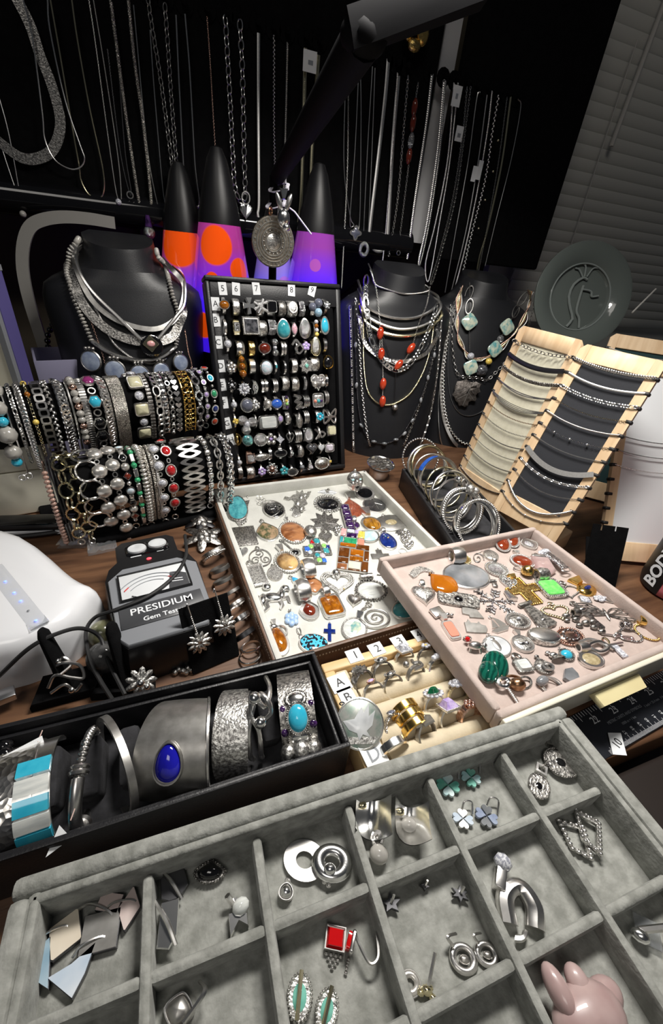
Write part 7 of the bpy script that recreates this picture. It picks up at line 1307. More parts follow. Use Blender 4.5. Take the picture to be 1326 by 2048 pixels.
lay(E2, ez_, [
 (410, 430, 365, 680, 'disc_earring', 'flat silver disc earring with an off-centre hole', EA, flathoop(.002, .42, 'silver')),
 (555, 455, 545, 700, 'ring_earring', 'domed silver ring earring with a ball', EA, ringball, None, .001),
 (290, 655, 268, 800, 'drop_earring', 'small oval silver drop beside the disc earring', EA, lambda L: cab(L, .6, 'egg', 'bright', 'silver', 'plain', 'loop', bf=.25)),
 (785, 205, 780, 450, 'curved_earring', 'curved square silver earring against the divider', EA, curvedsq(0)),
 (830, 400, 830, 590, 'pearl_drop', 'grey pearl drop hanging from the curved square', EA, lambda L: [('pearl', B().add(sph(L*.3, (0, -.18*L, L*.3), 16, 10, (1, 1.1, 1))), 'greypearl'), ('loop', B().add(tor(L*.15, .0009, 16, 6, 1.3), Tm(-.05*L, .32*L, .004)@Rot('X', 30)), 'silver')]),
 (1005, 245, 1015, 478, 'curved_earring', 'curved square silver earring cradling a grey pearl', EA, curvedsq(1)),
 (580, 930, 552, 1235, 'red_stone_earring', 'red square stone earring with silver bead point, face up', EA, reddrop),
 (690, 960, 632, 1250, 'red_stone_earring', 'red stone earring turned on its side with an ear wire', EA, lambda L: [('setting', B().add(box(0, .15*L, .004, .09*L, .5*L, .008, .001)), 'silver'), ('stone', B().add(box(-.07*L, .15*L, .004, .05*L, .4*L, .006, .001)), 'redred'), balls([(0, -.3, .06), (0, -.42, .06), (0, -.54, .06), (0, -.68, .06), (0, -.85, .08)], 'silver', 'beads', L*.5), ('ear_wire', B().add(tube(smooth_path([(0, .42*L, .004), (.1*L, .2*L, .006), (.4*L, -.1*L, .006), (.55*L, .1*L, .006), (.45*L, .6*L, .004)], 24), .0006, 5)), 'silver')]),
 (368, 1225, 345, 1545, 'green_stone_earring', 'long pale green stone earring in a scalloped frame, left', EA, longgreen),
 (548, 1320, 490, 1600, 'green_stone_earring', 'long pale green stone earring in a scalloped frame, right', EA, longgreen),
 (895, 750, 915, 880, 'star_stud', 'black star stud against the divider', EA, darkstar(5)),
 (1105, 680, 1108, 740, 'tiny_stud', 'tiny dark stud at the back of the middle compartment', EA, darkstar(4)),
 (1015, 1220, 1030, 1360, 'curled_stud', 'small curled ivory-coloured stud by the divider', EA, lambda L: [('curl', B().add(tor(L*.3, L*.14, 18, 8, 1.4), Tm(0, 0, L*.13)), 'pearl'), ('edge', B().add(tor(L*.42, L*.06, 18, 6, 1.4), Tm(0, 0, L*.1)), 'silver')]),
 (1140, 1130, 1115, 1390, 'knot_stud', 'gilt knot stud with its post pointing up', EA, studpost),
], 'earrings in the grey tray')
lay(E3, ez_, [
 (118, 365, 128, 492, 'clover_earring', 'green shell clover earring against the divider', EA, clover4('mint', 'larimar')),
 (248, 335, 255, 438, 'clover_earring', 'green shell clover earring with its hook showing', EA, clover4('larimar', 'mint')),
 (200, 560, 212, 672, 'clover_earring', 'blue and silver clover earring leaning on the divider', EA, clover4('mopsky', 'silver')),
 (338, 540, 335, 662, 'clover_earring', 'dark blue clover earring with a tall hook', EA, clover4('sodalite', 'hematite')),
 (705, 160, 770, 395, 'oval_earring', 'oval black-centred earring with a square top', EA, ovalsq),
 (645, 320, 615, 505, 'oval_earring', 'oval black-centred earring half behind the divider', EA, ovalsq),
 (885, 595, 905, 800, 'diamond_frame_earring', 'open silver diamond frame earring with beaded edges', EA, rhombfil, None, .002),
 (800, 630, 865, 835, 'diamond_frame_earring', 'second open diamond frame earring beneath the first', EA, rhombfil),
 (412, 880, 395, 1020, 'bar_earring', 'plain square silver bar earring with a stone tip', EA, lambda L: [('bar', B().add(box(0, 0, .004, L*.42, L, .007, .001)), 'silver'), ('tip', B().add(sph(.0042, (0, L*.55, .006), 8, 6)), 'cz')]),
 (505, 985, 535, 1225, 'arch_earring', 'thick silver arch earring', EA, uhoop(.0034)),
 (185, 985, 192, 1085, 'star_stud', 'tiny black star stud in the middle compartment', EA, darkstar(6)),
 (200, 1300, 222, 1480, 'stirrup_earring', 'silver stirrup clip earring, left of the pair', EA, shrimp),
 (330, 1290, 352, 1440, 'stirrup_earring', 'silver stirrup clip earring, right of the pair', EA, shrimp),
 (505, 1245, 540, 1290, 'small_clasp', 'small silver clasp at the front of the arch earring', 'clasp', lambda L: [('clasp', B().add(tube(smooth_path([(-.5*L, .3*L, .002), (0, -.3*L, .003), (.6*L, -.2*L, .002)], 12), .0012)), 'silver')]),
 (1215, 1165, 1240, 1320, 'carded_earring', 'earring on a clear plastic card in the right compartment', EA, lambda L: [('card', B().add(box(0, 0, .002, L*.7, L, .0008)), 'clearplastic'), ('bar', B().add(tube([(-.3*L, -.2*L, .004), (.7*L, .5*L, .010)], .0014)), 'silver'), ('ball', B().add(sph(.003, (-.3*L, -.4*L, .004))), 'bright')]),
], 'earrings in the grey tray')
p = Zp(1180, 2045, .060); b = B()
for x, y, z, r, s in ((0, 0, 0, .019, (1.1, .8, .6)), (-.010, .014, .004, .0075, (.75, 1.5, .8)), (.004, .013, .002, .0065, (.9, 1.2, .8)), (.017, .004, -.003, .009, (1.2, .9, .7)), (-.016, -.006, -.003, .009, (1.2, .9, .6))): b.add(sph(r*.8, (x*.8, y*.8, z), 20, 14, s))
thing('rose_quartz_carving', 'carved rose quartz animal in the front right compartment', 'carving', [('body', b, 'rosequartz'), ('toe', B().add(sph(.003, (-.018, -.002, -.003), 12, 8)), 'rosequartz')], Tm(*p))

# ================= bangles standing in the narrow box =================
CGB = crop(760, 880, 5.1); gdir = BG[:3, 1]; gex = BG[:3, 0]
def bangle(X, Y, R, label, parts, lean=22, yaw=0):
    """X,Y = top of the hoop in the crop"""
    zt = .010+2*R*math.cos(math.radians(lean))*.98; p = Zp(*CGB(X, Y), zt)
    l = np.linalg.inv(BG)@np.append(p, 1); l[0] = np.clip(l[0], -.012, .012)
    M = BG@Tm(l[0], l[1], .0155+R*math.cos(math.radians(lean)))@Rot('Z', yaw)@Rot('X', -lean)@Rot('X', 90)
    thing('bangle', label, 'bangle', parts(R), M, 'bangles in the narrow black box')
def hoop(mt, r=.0016, rz=None, st=None): return lambda R: [('hoop', B().add(tor(R, r, 48, 8, 1., rz)), mt)]
def beadhoop(R): q = np.array([(R*math.cos(a), R*math.sin(a), 0) for a in np.arange(60)*2*pi/60]); return [('beads', chain(np.concatenate([q, q[:1]]), 'bead', .0042, (0, 0, 1)), 'silver')]
def twisthoop(R): q = np.array([(R*math.cos(a), R*math.sin(a), 0) for a in np.arange(61)*2*pi/60]); return [('twist', chain(q, 'rope', .007, (0, 0, 1)), 'silver'), ('terminal', B().add(sph(.0065, (R*.3, R*.97, .003), 12, 8)), 'relief'), ('terminal', B().add(sph(.006, (R*.55, R*.85, .004), 12, 8)), 'relief')]
def inlayhoop(R): return [('hoop', B().add(tor(R, .0016, 48, 6, 1., .0055)), 'silver'), ('blue_inlay', B().add(tube([((R+.0018)*math.cos(a), (R+.0018)*math.sin(a), 0) for a in np.linspace(1.7, 2.7, 14)], 1, prof=[(-.0045, -.0004), (.0045, -.0004), (.0045, .0006), (-.0045, .0006)], up=[(math.cos(a), math.sin(a), 0) for a in np.linspace(1.7, 2.7, 14)])), 'blue')]
def ballhoop(R): return [('hoop', B().add(tor(R, .0015, 48, 6)), 'silver'), ('ball', B().add(sph(.0055, (R*.25, R*.97, .001), 12, 9)), 'bright'), ('coil', B().add(tor(.005, .0016, 16, 6), Tm(R*.45, R*.9, 0)).add(tor(.0045, .0015, 16, 6), Tm(R*.6, R*.8, .002)), 'relief')]
def widehoop(R): return [('hoop', B().add(tor(R, .0022, 48, 8, 1., .0075)), 'bright'), ('carved_edge', B().add(ropering(outl('oval', R+.002, R+.002, 60), .0021, .0065)), 'relief')]
bangle(300, 55, .031, 'beaded silver bangle at the far end of the narrow box', beadhoop, 26)
bangle(385, 128, .031, 'plain dark silver bangle behind the gold one', hoop('silver', .0022), 26)
bangle(530, 142, .032, 'thick yellow gold bangle', hoop('palegold', .0026), 28, 12)
bangle(455, 215, .028, 'thin silver bangle tucked behind the blue inlaid one', hoop('silver', .0013), 24)
bangle(500, 255, .032, 'silver bangle inlaid with blue', inlayhoop, 24, 8)
bangle(590, 262, .032, 'broad polished silver bangle next to the blue inlaid one', hoop('silver', .0016, .0035), 26, 10)
bangle(560, 360, .029, 'pale gold slim bangle in the middle of the narrow box', hoop('palegold', .0016), 24, 4)
bangle(540, 435, .027, 'smaller gilt bangle leaning left', hoop('palegold', .0014), 20, -6)
bangle(690, 415, .033, 'wide-looped shiny silver bangle', hoop('bright', .002), 28, 10)
bangle(745, 490, .029, 'silver bangle topped with a ball and coils', ballhoop, 26, 8)
bangle(745, 575, .028, 'plain silver bangle before the ball bangle', hoop('silver', .0016), 24, 6)
bangle(770, 622, .026, 'thin silver bangle behind the twisted one', hoop('silver', .0013), 22, 4)
bangle(880, 590, .030, 'twisted silver bangle with ball terminals', twisthoop, 26, 8)
bangle(1020, 738, .030, 'heavy silver bangle with a carved edge, nearest in the narrow box', widehoop, 32, 10)

# ================= cuffs in the long box =================
CB = crop(0, 1300, 1.894)
def cuffsurf(w, ry, rz, gap=60, t=.0012, n=30, bulge=0., wf=None):
    a = np.linspace(math.radians(-85), math.radians(275-2*gap), n)  # 0 = front(-y)
    V = []
    for k in range(n):
        an = a[k]; ww = w*(wf(k/(n-1)) if wf else 1)
        for px, pt in ((-.5, 0), (-.5, 1), (-.25, 1+bulge), (.25, 1+bulge), (.5, 1), (.5, 0)):
            V.append((px*ww, -(ry+t*pt)*math.cos(an), (rz+t*pt)*math.sin(an)))
    return np.array(V), [np.ascontiguousarray(grid(n, 6, False, True)[:, ::-1]), np.arange(6)[None], (np.arange(6)+(n-1)*6)[None, ::-1]]
def cpt(deg, ry, rz): a = math.radians(deg); return np.array([0, -ry*math.cos(a), rz*math.sin(a)])
def cuff(X, Y, label, parts, yaw=0, tilt=0, dy=0., z=.030, roll=0):
    p = Zp(*CB(X, Y), .05); l = np.linalg.inv(BT)@np.append(p, 1)
    thing('cuff', label, 'cuff', parts, BT@Tm(l[0], -.001+dy, z)@Rot('Z', yaw)@Rot('Y', tilt)@Rot('X', roll), 'cuffs in the long black box')
def surf(ry, rz, deg, off=.0014):
    p = cpt(deg, ry+off, rz+off); a = math.radians(deg); ez = nrm((0, -math.cos(a)/ry, math.sin(a)/rz)); ex = np.array([1., 0, 0]); ey = np.cross(ez, ex); return frame(p, ex, ey, ez)
def putp(M, parts): return [(q[0], B().add(q[1], M), q[2]) for q in parts]
ry, rz = .0268, .0215
q = [('band', B().add(cuffsurf(.021, ry, rz, 40)), 'hammered'), ('edge', B().add(cuffsurf(.0012, ry+.0006, rz+.0006, 40), Tm(.0105, 0, 0)), 'silver')]
cuff(25, 560, 'wide hammered silver cuff at the left edge of the long box', q, 4)
q = [('band', B().add(cuffsurf(.0175, ry, rz, 50)), 'silver')]
for k, dg in enumerate((92, 72, 52, 32, 12, -6)):
    ar = np.linspace(math.radians(dg-8.5), math.radians(dg+8.5), 6); V = [(sx*.0082, -(ry+h_)*math.cos(a), (rz+h_)*math.sin(a)) for a in ar for sx, h_ in ((-1, .001), (-1, .0028), (1, .0028), (1, .001))]
    q.append(('inlay', B().add((np.array(V), [np.ascontiguousarray(grid(6, 4, False, True)[:, ::-1]), np.arange(4)[None], (np.arange(4)+20)[None, ::-1]])), 'turqblue' if k % 2 == 0 else 'mop'))
cuff(125, 500, 'cuff inlaid with turquoise and white shell blocks', q, 2)
p = np.array([cpt(d, ry, rz) for d in np.linspace(-60, 235, 50)])
q = [('bar', B().add(tube(p[:22], .0036, 10)), 'silver'), ('coil', chain(p[21:], 'rondel', .0055, (1, 0, 0)), 'silver'), ('coil', chain(p[:5]-np.array([0, .0004, .0002]), 'rondel', .0055, (1, 0, 0)), 'silver')]
for k in (4, 22): q.append(('collar', B().add(tor(.0042, .0014, 16, 6), frame(p[k], nrm(np.cross(p[k+1]-p[k-1], (1, 0, 0))), (1, 0, 0), nrm(p[k+1]-p[k-1]))).add(tor(.0042, .0012, 16, 6), frame(p[k+1], nrm(np.cross(p[k+1]-p[k-1], (1, 0, 0))), (1, 0, 0), nrm(p[k+1]-p[k-1]))), 'silver'))
cuff(295, 470, 'smooth tube bangle with coiled spring ends', q, -6, 4)
q = [('band', B().add(cuffsurf(.0042, .029, .025, 30, .0026, 40)), 'pewter')]
cuff(415, 450, 'plain square-section silver bangle left of the wide cuff', q, 22, 12, .0, .034)
q = [('band', B().add(cuffsurf(.044, .0275, .0255, 62, .0014, 34, .25, lambda u: .62+.38*math.sin(pi*u)**.8)), 'pewter'), ('rolled_edge', B().add(tube([(.0225*(.62+.38*math.sin(pi*u)**.8), *cpt(-85+u*236, .0289, .0269)[1:]) for u in np.linspace(.02, .98, 30)], .0011, 6)), 'silver')]
q += putp(surf(.0275, .0255, 48, .001), cab(.024, .72, 'egg', 'cobalt', 'pewter', 'plain', None, th=.002, dm=.005))
cuff(690, 400, 'wide silver cuff with a cobalt blue stone', q, -16, -6, 0, .032)
q = [('band', B().add(cuffsurf(.0225, ry, rz+.002, 45, .0014, 30, .1, lambda u: .55+.45*math.sin(pi*u))), 'relief'), ('liner', B().add(cuffsurf(.02, ry-.0012, rz+.0008, 45)), 'silver')]
cuff(905, 350, 'tapered silver cuff engraved with flowers', q, -14, -4, 0, .031)
p2 = [(-.008, *cpt(-40, ry, rz)[1:]), (-.008, *cpt(10, ry, rz)[1:]), (-.006, *cpt(50, ry, rz+.004)[1:]), (.002, *cpt(85, ry, rz+.008)[1:]), (.008, *cpt(75, ry, rz+.010)[1:]), (.009, *cpt(60, ry, rz+.007)[1:]), (.002, *cpt(52, ry, rz+.006)[1:])]
p3 = [(-.002, *cpt(-40, ry, rz)[1:]), (-.001, *cpt(10, ry, rz)[1:]), (.0, *cpt(45, ry, rz+.003)[1:]), (-.004, *cpt(65, ry, rz+.006)[1:]), (.0, *cpt(80, ry, rz+.010)[1:]), (.006, *cpt(70, ry, rz+.006)[1:]), (.010, *cpt(100, ry, rz+.003)[1:]), (.007, *cpt(150, ry, rz)[1:])]
q = [('wire', B().add(tube(smooth_path(p2, 50), .0017, 8)), 'silver'), ('wire', B().add(tube(smooth_path(p3, 50), .0017, 8)), 'silver'), ('ball', B().add(sph(.0042, p2[-1])), 'bright'), ('ball', B().add(sph(.0044, p3[4])), 'bright')]
cuff(1000, 260, 'looped double wire bangle with two silver balls', q, -8, -8, .004, .034)
q = [('band', B().add(cuffsurf(.024, ry, rz+.001, 50)), 'oxid')]
q += putp(surf(ry, rz, 55, .0008), cab(.0215, .74, 'oval', 'turqblue', 'oxid', 'bead', None, dm=.004, stk=.92))
for dg, m_ in ((80, 'bright'), (28, 'bright')): q += putp(surf(ry, rz, dg, .001), cab(.0115, 1.35, 'oval', m_, 'oxid', 'bead', None, dm=.002))
for dg, x_ in ((70, -.0096), (72, .0098), (38, -.0094), (44, .0098)): q += putp(surf(ry, rz, dg, .001)@Tm(x_, 0, 0), [('purple_stone', B().add(dome(outl('oval', .0028, .0028, 12), .0, .0015, 4)), 'amethyst')])
for dg in (14, -2, -16): q += putp(surf(ry, rz, dg, .0008), [('petals', balls([(-.7, 0, .5), (0, .1, .6), (.7, 0, .5)], 'relief', 'p', .0115)[1], 'relief')])
cuff(1140, 210, 'ornate silver bracelet with a turquoise oval at the right end', q, -10, -6, .002, .032)
q = [('beads', chain(np.array([cpt(d, .02, .018) for d in np.linspace(0, 360, 50)]), 'bead', .0085, (1, 0, 0)), 'onyx')]
cuff(15, 375, 'dark beaded bangle at the back left of the long box', q, 20, 0, .016, .026)
for i, (X, Y, rr) in enumerate(((95, 405, 25), (212, 715, 20))):
    p = Zp(*CB(X, Y), (.044, .0425)[i]); thing('price_tag', ('folded white price tag behind the turquoise cuff', 'white price tag corner below the turquoise cuff')[i], 'label', [('tag', B().add(prism([(-.010, -.006), (.010, -.004), (.011, .006), (-.009, .007)] if i == 0 else [(-.006, -.005), (.006, -.004), (.003, .005)], 0, .0006)), 'paper'), ('string', B().add(tube([(.008, .004, .0006), (.012, .009, -.004)], .0003, 4)), 'string')], Tm(*p)@Rot('Z', rr)@Rot('X', 35))

# ================= gem tester =================
GTM = Tm(-.0355, .311, 0)@Rot('Z', 9)@Sc(1.1)
o = np.array([(-.036, -.052), (-.03, -.062), (.03, -.062), (.037, -.052), (.039, .02), (.034, .036), (.026, .045), (.026, .068), (.02, .074), (-.022, .074), (-.028, .068), (-.028, .045), (-.036, .036), (-.04, .02)])
ps = [('body', B().add(prism(o, 0, .036, .05)), 'blackplastic')]
fo = np.array([(-.034, -.048), (-.028, -.057), (.028, -.057), (.035, -.048), (.036, .018), (.022, .030), (-.024, .030), (-.036, .018)])
ps.append(('face_plate', B().add(prism(fo, .0355, .0385, .02)), 'greyplastic'))
ps.append(('dial', B().add(box(-.001, .0035, .0388, .054, .031, .002, .0005)), 'dialface'))
ps.append(('dial_frame', B().add(ringwall(np.array([(-.0285, -.0125), (.0265, -.0125), (.0265, .0195), (-.0285, .0195)]), .955, .0385, .0412)), 'blackplastic'))
arc = lambda R, a0, a1: [(R*math.cos(a)-.004, R*math.sin(a)-.017, .0402) for a in np.linspace(a0, a1, 16)]
ps.append(('scale', B().add(tube(arc(.030, .75, 2.55), .0004, 4)).add(tube(arc(.026, .9, 2.5), .00025, 4)).add(tube(arc(.022, 1.1, 2.4), .00025, 4)), 'greyink'))
ps.append(('red_scale', B().add(tube(arc(.026, 2.3, 2.5), .0005, 4)).add(tube(arc(.026, .85, 1.0), .0005, 4)), 'redink'))
ps.append(('grey_sector', B().add(prism([(.008, -.0115), (.0245, -.0115), (.0245, .004), (.018, .0085), (.012, .0095)], .0398, .0403)), 'darkgrey'))
ps.append(('sector_text', B().add(box(.0165, .002, .0405, .008, .0009, .0002), Rot('Z', -10)).add(box(.0165, -.001, .0405, .009, .0009, .0002), Rot('Z', -10)), 'whiteink'))
ps.append(('needle', B().add(tube([(-.02, -.009, .0405), (-.016, -.0118, .0405)], .0004, 4)), 'ink'))
ps.append(('name_plate', B().add(box(.0, -.030, .0388, .062, .0225, .0009, .0003, 1)), 'darkgrey'))
ps.append(('lettering', text('PRESIDIUM', .0098, 'whiteink', bold=.0001), 'whiteink', None, Tm(0, -.0265, .0395)))
ps.append(('lettering', text('Gem Tester', .0062, 'whiteink', bold=.0001), 'whiteink', None, Tm(0, -.0365, .0395)))
ps.append(('button_bed', B().add(prism(outl('rect', .019, .0085)+np.array([0, .056]), .0355, .0375, .05)), 'glossblack'))
for s in (-1, 1): ps.append(('button', B().add(prism(outl('oval', .0082, .0064)+np.array([s*.009, .056+s*.001]), .037, .0395, .06)), 'whitegrey'))
ps.append(('button_text', B().add(box(-.011, .0465, .0363, .009, .0011, .0002)).add(box(.010, .0475, .0363, .006, .0011, .0002)), 'whiteink'))
ps.append(('indicator_light', B().add(dome(outl('oval', .0022, .0016)+np.array([-.001, .039]), .0365, .0008)), 'ledred'))
thing('gem_tester', 'black and grey gem tester with an analogue dial', 'gem tester', ps, GTM)
# probe cable
q = [Zp(*p, z) for p, z in (((370, 1070), .05), ((372, 1110), .047), ((350, 1150), .046), ((300, 1190), .046), ((230, 1220), .044), ((190, 1235), .036), ((172, 1265), .03), ((180, 1320), .024), ((200, 1360), .02), ((225, 1400), .02))]
q2 = [Zp(*p, z) for p, z in (((-5, 1355), .03), ((60, 1295), .05), ((120, 1265), .052), ((165, 1257), .045), ((200, 1275), .03), ((215, 1320), .022), ((250, 1390), .02))]
thing('probe_cable', 'thin black cable crossing the gem tester dial', 'cable', [('cable', B().add(tube(smooth_path(q, 60), .0016, 7)), 'rubber')])
thing('device_cable', 'thin black cable looping over the white device', 'cable', [('cable', B().add(tube(smooth_path(q2, 50), .0016, 7)), 'rubber')])
# white device with status lights
wo = np.array([Zp(0, 1392, 0)[:2]-np.array([.05, .005]), Zp(0, 1385, 0)[:2], Zp(70, 1365, 0)[:2], Zp(130, 1338, 0)[:2], Zp(178, 1300, 0)[:2], Zp(203, 1262, 0)[:2], Zp(206, 1205, .022)[:2], Zp(150, 1140, .048)[:2], Zp(0, 1042, .048)[:2], Zp(0, 1042, .048)[:2]-np.array([.12, -.01]), Zp(0, 1392, 0)[:2]-np.array([.16, 0])])
wo = smooth_path(np.c_[wo, np.zeros(len(wo))], 60, True)[:, :2]; c = wo.mean(0); V = []; lv = [(1, 0), (1, .012), (.99, .026), (.965, .036), (.92, .042), (.84, .046), (.7, .048)]
for k, z in lv: V.append(np.c_[c+(wo-c)*k, np.full(len(wo), z)])
nn = len(wo)
ps = [('shell', B().add((np.concatenate(V), [np.ascontiguousarray(_side(len(lv), nn)[:, ::(1 if area2(wo) > 0 else -1)]), ((np.arange(nn)+(len(lv)-1)*nn)[None] if area2(wo) > 0 else (np.arange(nn)+(len(lv)-1)*nn)[None, ::-1])])), 'whiteplastic')]
a_, b_ = Zp(-12, 1135, .0478), Zp(80, 1252, .0478); d_ = nrm(b_-a_)
ps.append(('light_bar', B().add(tube([a_, a_+d_*.004, b_-d_*.004, b_], 1, prof=[(math.cos(t)*.0068, math.sin(t)*.0012) for t in np.arange(12)*2*pi/12], up=(0, 0, 1))), 'clearplastic'))
for k, f in enumerate((.1, .28, .48, .62, .78, .93)): p = a_+(b_-a_)*f; ps.append(('status_light', B().add(sph(.0011, p+np.array([0, 0, .0012]), 8, 5, (1, 1, .4))), 'led' if k in (1, 2, 3, 5) else 'greyplastic'))
thing('white_device', 'glossy white rounded device with small blue status lights', 'device', ps)
p = Zp(10, 1392, .012); thing('usb_plug', 'silver USB plug at the left edge in front of the white device', 'plug', [('shell', B().add(box(0, 0, 0, .013, .010, .006, .0006)), 'usbmetal'), ('housing', B().add(box(-.012, -.001, 0, .013, .012, .008, .001)), 'whiteplastic')], Tm(*p)@Rot('Z', 20)@Rot('Y', 4))
# stone spheres
for x, y, r, m_, lab, z in ((207, 1268, .0125, 'labrad', 'polished olive stone sphere beside the gem tester', .0128), (208, 1315, .0135, 'lava', 'rough grey lava stone sphere in front of the olive one', .0138)):
    thing('stone_sphere', lab, 'sphere', [('sphere', B().add(sph(r, n=22, k=14)), m_)], Tm(*Zp(x, y, z)))
# ring cones
def cone(px, py, label, h=.052, yaw=0):
    p = Zp(px, py, 0); b = B(); 
    base = B().add(prism(np.array([(-.024, -.012), (.024, -.014), (.02, .012), (-.018, .014)]), 0, .008, .06)); fin = B().add(tube([(0, .002, .006), (-.002, .007, .025), (-.006, .014, h-.004), (-.007, .0155, h)], [.0105, .0092, .0072, .004], prof=[(math.cos(a)*1.15, math.sin(a)*.55) for a in np.arange(14)*2*pi/14]))
    thing('ring_stand', label, 'ring stand', [('base', base, 'blackvelvet'), ('finger', fin, 'blackvelvet')], Tm(p[0], p[1], 0)@Rot('Z', yaw), 'black velvet ring stands')
    return p
p = cone(138, 1378, 'black velvet ring stand holding the wire ring', .056, 6)
rs = np.random.RandomState(5); g = [('wire', B().add(tube(smooth_path([(-.012, -.006, 0), (-.006, .002, .004), (.004, -.002, .002), (.012, -.004, 0), (.010, .006, .003), (0, .01, .006), (-.008, .008, .003)], 40), .0012)), 'silver'), ('wire', B().add(tube(smooth_path([(-.010, -.010, .001), (0, -.006, .004), (.006, -.012, .001), (.011, -.008, .003)], 30), .0011)), 'silver'), ('wire', B().add(tube(smooth_path([(-.004, .010, .002), (.0, .014, .006), (.005, .008, .004), (-.002, .002, .005)], 30), .0011)), 'silver'), ('knob', B().add(sph(.0024, (.004, -.011, .002))).add(sph(.002, (-.004, .012, .005))), 'bright')]
thing('wire_ring', 'free-form silver wire ring on the left velvet stand', 'ring', g, Tm(*Zp(132, 1352, .022))@Rot('X', 40))
p = cone(255, 1368, 'black velvet ring stand holding the starburst ring', .056, -8)
pet = B()
for k in range(9): a = k*2*pi/9; pet.add(sph(.0046, (0, 0, 0), 8, 6, (1.3, .6, .4)), Rot('Z', math.degrees(a))@Tm(.006, 0, .002+.001*(k % 2)))
thing('starburst_ring', 'large dark silver starburst flower ring on the right velvet stand', 'ring', [('petals', pet, 'relief'), ('centre', B().add(sph(.0035, (0, 0, .005))).add(sph(.0026, (.004, -.004, .004))), 'bright')], Tm(*Zp(283, 1362, .020))@Rot('X', 50))
# marcasite studs on the desk
for x, y, lab, k in ((337, 1332, 'marcasite ball stud lying on the desk behind the long box', 0), (365, 1345, 'marcasite bow stud lying on the desk beside the earring card', 1)):
    thing('earring', lab, 'earring', [('cluster', balls([(0, 0, .8), (.9, -.3, .5), (-.8, .2, .5)] if k == 0 else [(-1, 0, .5), (-.4, .4, .5), (.2, -.1, .6), (.9, .3, .5), (1.3, -.2, .4), (.6, -.5, .4)], 'pave', 'c', .0055)[1], 'relief'), ('post', B().add(tube([(0, .004, .004), (.002, .010, .002)], .0005, 5)), 'silver')], Tm(*Zp(x, y, .0003)))
# black earring card standing by the tester
ec = panelM(-.012, .236, .001, 14, 22)
cc = [('card', B().add(box(.021, .031, 0, .042, .062, .0014, .0004, 1)), 'blackvelvet'), ('fold', B().add(prism([(0, 0), (.042, 0), (.05, .03), (-.006, .03)], 0, .0012), np.linalg.inv(ec)@Tm(-.012, .237, .001)@Rot('Z', 14)), 'blackvelvet')]
thing('earring_card', 'black velvet earring card standing beside the gem tester', 'earring stand', cc, ec)
def dropear(x, y, X2, Y2, lab):
    t = np.linalg.inv(ec)@np.append(Pp(x, y, ec[:3, 3], ec[:3, 2]), 1); u = np.linalg.inv(ec)@np.append(Pp(X2, Y2, ec[:3, 3], ec[:3, 2]), 1)
    b = B(); 
    for k in range(11): b.add(sph(.0029, n=7, k=5, s=(1.6, .62, .5)), Tm(u[0], u[1], .0032)@Rot('Z', k*360/11)@Tm(.0058, 0, 0))
    for k in range(8): b.add(sph(.0025, n=7, k=5, s=(1.4, .7, .6)), Tm(u[0], u[1], .0055)@Rot('Z', k*45+20)@Tm(.003, 0, 0))
    thing('drop_earring', lab, 'earring', [('hook', B().add(tube(smooth_path([(t[0], t[1], -.001), (t[0], t[1]+.004, .003), (t[0]+.001, t[1]-.006, .003), (u[0]-.001, u[1]+.010, .003)], 24), .0006)), 'silver'), ('bead_drop', chain(np.array([(t[0]+.001, t[1]-.008, .003), (u[0], u[1]+.007, .003)]), 'bead', .0018, (0, 0, 1)), 'silver'), ('flower', b, 'relief')], ec, 'flower drop earrings on the black card')
dropear(374, 1215, 397, 1282, 'silver flower drop earring, left on the black card')
dropear(428, 1185, 447, 1248, 'silver flower drop earring, right on the black card')
# rings and rose brooch lying between tester and tray
CT = crop(340, 1000, 6.025)
for i, (X, Y, R, m_, tl, w_) in enumerate(((520, 640, .0125, 'relief', 40, .006), (600, 830, .0100, 'pewter', 55, .005), (640, 965, .0098, 'pewter', 52, .004), (735, 1110, .0085, 'pewter', 40, .004), (790, 1260, .0092, 'silver', 30, .004), (840, 1430, .0098, 'bright', 32, .005), (895, 1620, .0096, 'dark_metal', 36, .005), (980, 1770, .0082, 'bright', 68, .0022), (965, 1890, .0088, 'bright', 75, .0024))):
    lab = ['scalloped dark silver ring behind the row of rings', 'open oxidised ring, first in the row beside the tray', 'open oxidised ring, second in the row beside the tray', 'small oxidised band under the earring card corner', 'smooth grey band beside the earring card', 'polished thick band in the row beside the tray', 'dark wide band near the front of the row', 'thin plain ring partly under the last ring', 'thin plain ring nearest the long black box'][i]
    p = Zp(*CT(X, Y), R*math.sin(math.radians(90-tl))*.9+.0012); M = Tm(*p)@Rot('Z', 30)@Rot('X', tl-90)@Rot('Y', 90)
    thing('ring', lab, 'ring', [('band', B().add(band(R, w_, .0013, 30)), m_)]+([('scallops', chain(np.array([(w_*.5, (R+.001)*math.sin(a), (R+.001)*math.cos(a)) for a in np.linspace(0, 2*pi, 40)]), 'bead', .0026, (1, 0, 0)), 'silver')] if i == 0 else []), M, 'rings lying beside the white tray')
ro = B()
for k in range(14): a = k*2.4; r_ = .0012+.0009*k; ro.add(sph(.0052, n=9, k=6, s=(1, .8, .35)), Tm(r_*math.cos(a), r_*math.sin(a), .010-.0005*k)@Rot('Z', math.degrees(a))@Rot('Y', 45-2*k))
lf = B()
for a in (20, 140, 200, 260, 320): lf.add(sph(.009, n=9, k=6, s=(1.3, .6, .18)), Rot('Z', a)@Tm(.014, 0, .003)@Rot('Y', 12))
thing('rose_brooch', 'dark silver rose brooch between the gem tester and the tray', 'brooch', [('rose', ro, 'oxid'), ('leaves', lf, 'oxid')], Tm(*Zp(*CT(400, 450), .006))@Rot('X', 10))
